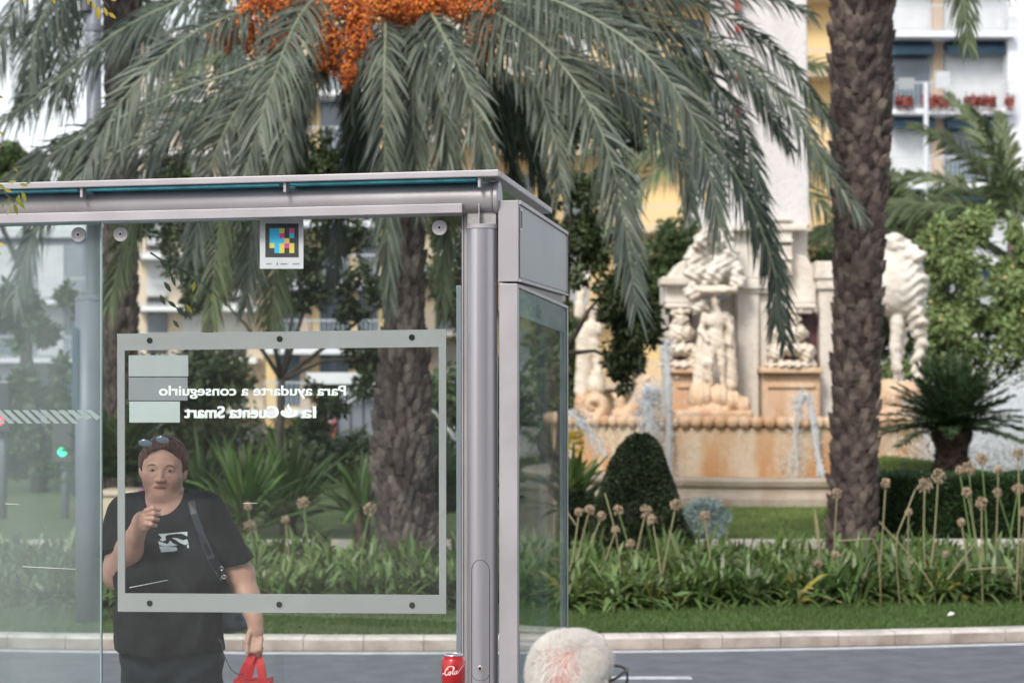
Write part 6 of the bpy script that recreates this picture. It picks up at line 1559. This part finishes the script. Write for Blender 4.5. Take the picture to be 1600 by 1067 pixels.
def hb2(P):
    d = s_ell(P, fp(1388, 618, 0, DH), (.24, .24, .26)); d = smin(d, s_ell(P, fp(1415, 610, 0, DH), (.30, .22, .14)), .05); d = smin(d, s_ell(P, fp(1400, 648, 0, DH), (.42, .3, .16)), .05); return d + nz(P, 10, .015)
sculpt('rock_base', hb2, fp(1345, 672, -.5, DH), fp(1460, 585, .5, DH), 'stone_orange', .026)
# ------------------------------------------------------------------ water
def jet(label, pts, D, w0, w1, n=5, name='water_jet', drops=160, spread=.05, fall=0.0):
    root = None; C_ = spline([W(x, y, D) for x, y in pts], 26); b = MB()
    for k in range(n):
        ph = rng.uniform(0, 6, 3); amp = np.linspace(.1, 1, 26)[:, None]*spread
        P = C_ + amp*np.stack([np.sin(np.linspace(0, 9, 26) + ph[0]), np.sin(np.linspace(0, 7, 26) + ph[1]), .5*np.sin(np.linspace(0, 11, 26) + ph[2])], 1)
        b.tube(P, 1.25*np.linspace(w0, w1, 26)*(.55 + .45*np.sin(np.linspace(0, 30, 26) + ph[0])**2), 6)
    for k in range(drops):
        t = rng.random()**.7; p = C_[int(t*25)] + rng.normal(0, spread*(.5 + 1.6*t), 3); s_ = rng.uniform(.005, .014)
        b.add([p + (-s_, 0, 0), p + (0, -s_, 0), p + (s_, 0, 0), p + (0, 0, s_*2.2), p + (0, 0, -s_*1.5)], [(0, 1, 3), (1, 2, 3), (2, 0, 3), (1, 0, 4), (2, 1, 4), (0, 2, 4)])
    o = b.build(name, M['water'], None, True); tag(o, label, 'water jet'); return o
jet('double arched water jet pouring over the basin front left of the palm trunk', [(1248, 640), (1255, 618), (1263, 622), (1270, 650), (1277, 700), (1282, 748)], DB - .15, .028, .022, 5, spread=.035)
jet('fainter broken water arc beside the double jet, falling on its left', [(1258, 622), (1250, 625), (1244, 660), (1240, 720), (1238, 748)], DB - .12, .010, .006, 4, drops=420, spread=.06)
jet('tall straight white water jet rising beside the topiary cone', [(1046, 745), (1045, 660), (1043, 590), (1042, 545), (1044, 535)], DB + .2, .030, .022, 6, spread=.035, drops=260)
jet('fuzzy white water plume left of the tall straight jet', [(1012, 660), (1013, 640), (1014, 618), (1016, 606)], DB + .1, .05, .03, 8, drops=700, spread=.10)
jet('water curtain splashing over the basin rim by the topiary cone', [(1015, 660), (1014, 700), (1013, 745)], DB - .1, .008, .005, 6, drops=900, spread=.14)
jet('spray arc crossing the basin behind the glass end panel', [(880, 640), (905, 655), (925, 680), (945, 712)], DB - .3, .018, .010, 5, drops=300, spread=.08)
# spray cloud at the right edge: fine droplets and a thin mist
n = 60000; c = W(1575, 690, 28.6); P = rng.normal(size=(n, 3))*np.array([.62, .35, .38]) + c; P[:, 2] = np.maximum(P[:, 2], .5)
n2 = 9000; P2 = rng.normal(size=(n2, 3))*np.array([.40, .35, .22]) + W(1600, 665, 28.6)
P = np.concatenate([P, P2]); n = len(P); s_ = rng.uniform(.006, .018, (n, 1)); d = norm(rng.normal(size=(n, 3)) + (0, 0, 1.5)); q = norm(np.cross(d, rng.normal(size=(n, 3))))
V = np.stack([P - q*s_, P + d*s_*1.8, P + q*s_, P - d*s_*1.8], 1).reshape(-1, 3)
tag(raw('water_spray', V, (np.arange(n)*4)[:, None] + np.array([0, 1, 2, 3]), M['water'], smooth=False), 'white cloud of fountain spray around the stubby cycad at the right', 'spray', kind='stuff')
m, t, bs = new_mat('mist_volume'); t.nodes.remove(bs); vs = t.nodes.new('ShaderNodeVolumePrincipled'); vs.inputs['Density'].default_value = 1.6; vs.inputs['Color'].default_value = (.95, .97, 1, 1); vs.inputs['Anisotropy'].default_value = .2
tc = t.nodes.new('ShaderNodeTexCoord'); no = t.nodes.new('ShaderNodeTexNoise'); no.inputs['Scale'].default_value = 1.1; no.inputs['Detail'].default_value = 5; t.links.new(tc.outputs['Object'], no.inputs[0])
ln = t.nodes.new('ShaderNodeVectorMath'); ln.operation = 'LENGTH'; t.links.new(tc.outputs['Object'], ln.inputs[0])
r1 = t.nodes.new('ShaderNodeMapRange'); r1.inputs[1].default_value = .25; r1.inputs[2].default_value = .98; r1.inputs[3].default_value = 1; r1.inputs[4].default_value = 0; t.links.new(ln.outputs['Value'], r1.inputs[0])
r2 = t.nodes.new('ShaderNodeMapRange'); r2.inputs[1].default_value = .35; r2.inputs[2].default_value = .65; r2.inputs[4].default_value = 4.0; t.links.new(no.outputs['Fac'], r2.inputs[0])
mm_ = t.nodes.new('ShaderNodeMath'); mm_.operation = 'MULTIPLY'; t.links.new(r1.outputs[0], mm_.inputs[0]); t.links.new(r2.outputs[0], mm_.inputs[1]); t.links.new(mm_.outputs[0], vs.inputs['Density']); t.links.new(vs.outputs[0], t.nodes['Material Output'].inputs['Volume'])
b = MB(); ell_mb(b, np.zeros(3), np.eye(3), (0, 0, 0), (1, 1, 1), 24, 16); b.f = [f[::-1] for f in b.f]; mo = b.build('water_mist', m, None, True); mo.location = W(1580, 675, 29.0); mo.scale = (1.45, .9, .95); tag(mo, 'pale mist drifting off the fountain at the right edge', 'mist', kind='stuff')

# ------------------------------------------------------------------ street things behind the panes
tp = empty('grey_post', tuple(W(137, 0, 14.3)*(1, 1, 0) + (0, 0, GZ))); tag(tp, 'thick plain grey post standing on the turf behind the dusty pane', 'post')  # solid post added for a grey shape taken as a pole reflection
b = MB(); xq = W(137, 0, 14.3)[0]; b.tube([(xq, 14.3, GZ), (xq, 14.3, 1.2), (xq, 14.3, W(0, 470, 14.3)[2])], .088, 28); under(b.build('shaft', M['pole'], None, True), tp)
b = MB(); zz = W(0, 470, 14.3)[2]; b.lathe([(.092, zz + .001), (.092, zz + .02), (.05, zz + .04), (.001, zz + .045)], (xq, 14.3, 0), 24); under(b.build('cap', M['pole']), tp)
b = MB(); b.box((xq - .09, 14.20, 1.6), (xq - .05, 14.21, 2.2)); under(b.build('blue_strip', M['awning']), tp)
DQ = 20.4
lp = empty('lamp_post', tuple(W(147, 0, DQ)*(1, 1, 0) + (0, 0, GZ))); tag(lp, 'tall blue grey lamp post rising among the palm fronds at the left', 'lamp post')
b = MB(); x0 = W(146, 0, DQ)[0]; x1 = W(147, 0, DQ)[0]
b.tube([(x0, DQ, GZ), (x0, DQ, 1.3), ((x0+x1)/2, DQ, 2.8), (x1, DQ, 7.6)], [.092, .088, .082, .070], 24); under(b.build('pole', M['pole'], None, True), lp)
for (py, r) in ((520, .094), (45, .088)):
    b = MB(); z = W(0, py, DQ)[2]; xx = x0 + (x1 - x0)*z/5; b.lathe([(r, z - .03), (r, z + .03)], (xx, DQ, 0), 24); under(b.build('collar', M['pole']), lp)
b = MB(); zz = W(0, 12, DQ)[2]; b.lathe([(.03, zz - .06), (.06, zz - .05), (.06, zz + .05), (.03, zz + .06)], (x1 - .06, DQ - .06, 0), 16); under(b.build('lamp_bracket', M['steel_dark']), lp)
def tlight(px, py, D, colr, label, m_on):
    c = W(px, py, D); root = empty('traffic_light', (c[0], c[1], GZ)); tag(root, label, 'traffic light')
    b = MB(); b.tube([(c[0], c[1] + .05, GZ), (c[0], c[1] + .05, c[2] + .2)], .05, 10); under(b.build('pole', M['pole'], None, True), root)
    b = MB(); b.box((c[0] - .13, c[1] - .12, c[2] - .15), (c[0] + .13, c[1] + .0, c[2] + .50)); under(b.build('signal_head', M['steel_dark'], bevel=.02), root)
    b = MB(); b.prism([(c[0] + .055*math.cos(a), c[2] + .055*math.sin(a)) for a in np.arange(16)*2*PI/16], c[1] - .135, c[1] - .125); under(b.build('lamp', m_on), root)
tlight(101, 705, 25, None, 'traffic light glowing green behind the dusty pane', emis('green_lamp', (.02, .95, .45), 2.6))
tlight(3, 657, 25, None, 'traffic light glowing pinkish red at the left edge', emis('red_lamp', (1, .06, .12), 1.8))
def post(px, y0, y1, D, w_, m_, label, cat='post'):
    a = W(px, y1, D); c = W(px, y0, D); b = MB(); b.tube([(a[0], D, GZ), (a[0], D, c[2])], w_/2, 10); o = b.build('post', M[m_], None, True); tag(o, label, cat)
post(117, 505, 800, 30, .09, 'awning', 'slim blue pole rising just left of the lamp post')
# cream blocks, made-up backpack
def block(x0, y0, x1, D, dep, label, m_='cream_stone'):
    a = W(x0, y0, D); c = W(x1, y0, D); b = MB(); b.box((a[0], D, GZ), (c[0], D + dep, a[2] - .05)); b.box((a[0] - .03, D - .03, a[2] - .0495), (c[0] + .03, D + dep + .03, a[2])); o = b.build('stone_block', M[m_], bevel=.012); tag(o, label, 'stone block')
block(150, 768, 206, 22.8, .9, 'cream stone block behind the shoulder of the woman'); block(806, 757, 884, 21.2, .5, 'cream stone block seen through the glass end panel'); block(888, 776, 916, 22.0, .4, 'small white stone block beside the dark low bush', 'white_wall')
c = W(224, 0, 22.5); c[2] = GZ; bp = empty('backpack', tuple(c)); tag(bp, 'pink and blue backpack beside the cream block, just behind the neck of the woman', 'backpack')  # made-up bag in place of an unidentified pink and blue shape
zt_ = W(0, 766, 22.5)[2]
def bk(P): return smax(s_ell(P, c + (0, 0, (zt_ - GZ)*.48), (.13, .10, (zt_ - GZ)*.56)) + .01*vnoise(P, 14, 1), GZ + .003 - P[:, 2], .02)
V, F = nets(bk, axis(c[0] - .2, c[0] + .2, .015), axis(c[1] - .15, c[1] + .15, .015), axis(GZ - .02, zt_ + .1, .015)); cf = V[F].mean(1)
under(raw('bag_body', V, F, [M['blueshirt'], M['pinkshirt']], mi=(cf[:, 0] > c[0] - .02).astype(int)), bp)
b = MB(); b.tube([c + (-.03, -.02, zt_ - GZ - .02), c + (0, -.02, zt_ - GZ + .05), c + (.03, -.02, zt_ - GZ - .02)], .008, 6); under(b.build('grab_handle', M['blueshirt'], None, True), bp)
# grey kiosk with a pale roof edge
D = 38.0; ki = empty('kiosk', tuple(W(620, 0, D)*(1, 1, 0))); tag(ki, 'blue grey panelled kiosk with a pale roof edge behind the fruiting palm', 'kiosk')
b = MB(); a = W(500, 600, D); c = W(735, 590, D); b.box((a[0], D, 0), (c[0], D + 4, a[2])); under(b.build('wall', M['kiosk']), ki)
b = MB(); b.box((a[0] - .2, D - .5, a[2] + .001), (c[0] + .2, D + 4.2, a[2] + .22)); under(b.build('roof', M['white_wall']), ki)
for i in range(12):
    b = MB(); x = a[0] + .1 + i*(c[0] - a[0] - .2)/11; b.box((x - .015, D - .02, .3), (x + .015, D - .001, a[2] - .1)); under(b.build('panel_seam', M['steel_dark']), ki)
b = MB(); p = W(505, 655, D - .6); q = W(525, 684, D - .6); b.box((p[0], D - .6, q[2]), (q[0], D - .3, p[2])); o = b.build('sign_panel', M['red'], bevel=.02); tag(o, 'small red panel in front of the grey kiosk', 'sign')
b = MB(); b.tube([((p[0]+q[0])/2, D - .45, .0), ((p[0]+q[0])/2, D - .45, q[2])], .04, 8); oo = b.build('post', M['pole']); oo.parent = o
jet('pair of thin white water arcs in front of the grey kiosk', [(490, 692), (515, 660), (545, 628), (580, 604)], 29, .014, .010, 2, drops=60, spread=.03)
jet('second thin white arc rising to the palm trunk beside the grey kiosk', [(478, 680), (505, 650), (535, 620), (570, 598)], 29.2, .012, .010, 2, drops=60, spread=.03)
jet('thin water arc right of the fruiting palm trunk', [(676, 640), (688, 655), (700, 668), (712, 690)], 29, .012, .009, 2, drops=60, spread=.03)
# ------------------------------------------------------------------ buildings around the square
def bpx(px, D): return (px - 800)/FP*D
def building(name, label, px0, px1, ytop, D, wall, floors, bays, awn=None, cols=None, balcony=True, shut='shutter', depth=9, rail='railing', flower=None, wh=.60, slabm='white_wall', col_m='brown_col'):
    """floors: pixel rows of the balcony slabs; bays: (px0, px1) of every opening column"""
    x0, x1 = bpx(px0, D), bpx(px1, D); root = empty(name, ((x0+x1)/2, D, 0)); tag(root, label, 'building')
    b = MB(); b.box((x0, D, 0), (x1, D + depth, W(0, ytop, D)[2])); under(b.build('wall', M[wall]), root)
    for i, py in enumerate(floors):
        z = W(0, py, D)[2]; zn = z + 2.85
        for (a, c) in bays:
            xa, xc = bpx(a, D), bpx(c, D); z1 = z + .15 + 2.55*wh/.6*.92; z1 = min(z1, zn - .25)
            b = MB(); b.box((xa, D - .06, z + .15), (xc, D - .005, z1)); wn = under(b.build('window', M[shut if (i + int(a)) % 3 else 'window']), root)
            b = MB(); nsl = max(2, int((xc - xa)/.55))
            for k in range(nsl + 1): xx = xa + (xc - xa)*k/nsl; b.box((xx - .02, D - .085, z + .15), (xx + .02, D - .061, z1))
            fr = b.build('window_frame', M['shutter']); fr.parent = wn; fr.matrix_parent_inverse = Matrix.Translation(-root.location)
            if awn: b = MB(); b.prism([(D - .07, z1 + .28), (D - .75, z1 - .10), (D - .75, z1 - .38), (D - .70, z1 - .38), (D - .07, z1 - .04)][::-1], xa - .05, xc + .05, axis='x'); under(b.build('awning', M[awn]), root)
        if balcony:
            b = MB(); b.box((x0 + .1, D - 1.5, z - .20), (x1 - .1, D - .003, z)); under(b.build('balcony_slab', M[slabm]), root)
            b = MB(); b.box((x0 + .1, D - 1.46, z + .93), (x1 - .1, D - 1.42, z + .98)); b.box((x0 + .1, D - 1.46, z + .08), (x1 - .1, D - 1.42, z + .11)); xx = x0 + .1
            while xx < x1: b.box((xx, D - 1.45, z), (xx + .02, D - 1.43, z + .93)); xx += .16
            under(b.build('railing', M[rail]), root)
            if flower is not None and i in flower:
                n = 2600; P = np.stack([rng.uniform(x0 + .2, x1 - .2, n), rng.uniform(D - 1.75, D - 1.5, n), z + .22 + .15*rng.normal(size=n)*.7], 1); P = P[np.sin(P[:, 0]*4.1) > -.75]; n = len(P)
                d = norm(rng.normal(size=(n, 3))); q = norm(np.cross(d, rng.normal(size=(n, 3)))); V = np.stack([P - q*.05, P + d*.06, P + q*.05, P - d*.06], 1).reshape(-1, 3)
                under(raw('geranium_box', V, (np.arange(n)*4)[:, None] + np.array([0, 1, 2, 3]), M['redflower'], smooth=False), root)
    if cols:
        for (a, c) in cols: b = MB(); b.box((bpx(a, D), D - .25, 0), (bpx(c, D), D - .087, W(0, ytop, D)[2] - .05)); under(b.build('column', M[col_m]), root)
    b = MB(); b.box((x0 - .2, D - .3, W(0, ytop, D)[2] + .002), (x1 + .2, D + depth, W(0, ytop, D)[2] + .35)); under(b.build('roof', M['white_wall']), root)
    return root
rbld = building('apartment_building', 'white apartment building with blue awnings and red geraniums on its balconies', 1378, 1575, -260, 75, 'white_wall', [640, 522, 408, 292, 178, 60, -56, -172], [(1388, 1452), (1476, 1568)], 'awning', [(1455, 1471)], flower=(4,))
b = MB(); a = W(1404, 122, 73.0); c = W(1429, 140, 73.0); b.box((a[0], 73.0, c[2]), (c[0], 73.04, a[2])); under(b.build('satellite_box', M['tape2']), rbld)
b = MB(); a = W(1462, 112, 73.2); c = W(1484, 138, 73.2); b.box((a[0], 73.2, c[2]), (c[0], 73.25, a[2])); under(b.build('hung_cloth', M['railing']), rbld)
building('white_house', 'plain white side wall at the right edge next to the balconies', 1575, 1760, -260, 74, 'white_wall', [408, 178], [(1612, 1640)], None, None, False)
post(1447, 130, 700, 66, .16, 'railing', 'pale thin lamp pole in front of the white apartment building', 'lamp post')
building('yellow_building', 'warm yellow building behind the fountain pillar and the palm fronds', 745, 1312, -260, 88, 'yellow_wall', [600, 480, 360, 240, 120, 0], [(790, 830), (880, 920), (960, 1000), (1070, 1100)], None, None, True, rail='railing', slabm='cream_wall')
building('apartment_building', 'pale yellow balconied building seen over the kiosk through the clear pane', 415, 600, -260, 70, 'yellow_wall', [640, 545, 445, 350, 250, 150], [(432, 470), (500, 545), (560, 590)], None, [(470, 484)], slabm='white_wall', shut='window')
building('pale_building', 'pale grey and cream building left of the yellow balconies', 215, 412, 60, 80, 'cream_wall', [640, 560, 480, 400, 320, 240, 160], [(230, 262), (285, 320), (345, 385)], None, None, slabm='white_wall')
building('low_building', 'long low building with a pale roof far behind the dusty pane', -260, 205, 372, 90, 'kiosk', [650, 560, 470], [(-100, -50), (-10, 30), (60, 100), (130, 170)], None, None, slabm='white_wall')
building('cream_building', 'cream building between the two yellow ones', 602, 742, -120, 95, 'cream_wall', [620, 520, 420, 320, 220, 120], [(618, 650), (680, 720)], None, None, slabm='white_wall')
for i, (lst, D, lb) in enumerate((([(30, 250, 60, 50), (110, 240, 60, 40), (-40, 270, 60, 50), (140, 290, 60, 50)], 62, 'distant green tree crowns over the shelter beam at the left'), ([(330, 330, 50, 60), (260, 300, 40, 50), (370, 400, 40, 60)], 55, 'distant trees in front of the pale building'))):
    tree('distant_tree', lb, 'tree', D, lst, 7000, .26, 'tree_mid', clump=9, tr=.25)
# unseen terrace and trees behind the viewer, added to darken the glass reflections
bb = empty('terrace_building', (0, -30, 0)); tag(bb, 'brick and render terrace on the viewer side of the street, mirrored in the panes', 'building')
xx = -34; kk = 0
while xx < 34:
    ww = rnd.choice([4.5, 6, 7.5]); b = MB(); b.box((xx, -38, 0), (xx + ww - .02, -30 - .25*(kk % 2), 9.5 + (kk*37 % 5)*.7)); under(b.build('facade', M[['pink_wall', 'kiosk', 'brown_col', 'kiosk'][kk % 4]]), bb)
    for fz in (1.0, 4.0, 7.0):
        for q in range(int(ww/1.6)):
            b = MB(); b.box((xx + .4 + q*1.6, -29.95, fz), (xx + 1.4 + q*1.6, -29.9, fz + 1.8)); under(b.build('window', M['window']), bb)
    xx += ww; kk += 1
for i, (x, z, r) in enumerate(((-9, 4, 2.2), (-3, 3.6, 1.9), (4, 4.2, 2.3), (10, 4, 2.0))):
    c = np.array([x, -16.0, z]); root = empty('street_tree', (x, -16, .12)); tag(root, ['round street tree far left behind the viewer, mirrored in the dusty pane', 'round street tree behind the viewer, mirrored in the clear pane', 'round street tree behind the viewer, mirrored in the round post', 'round street tree far right behind the viewer'][i], 'tree')
    bl = []
    for _ in range(16): bl.append((c + norm(rng.normal(size=3))*r*rng.uniform(.2, .8), np.full(3, r*rng.uniform(.25, .4))))
    V, F = leafcloud(bl, 5000, .16, .7); under(raw('crown', V, F, M['tree_dark'], smooth=False), root)
    b = MB(); b.tube([(x, -16, .12), (x + .1, -16, z - r*.3), (x, -16, z)], [.14, .11, .04], 10); under(b.build('trunk', M['bark'], None, True), root)
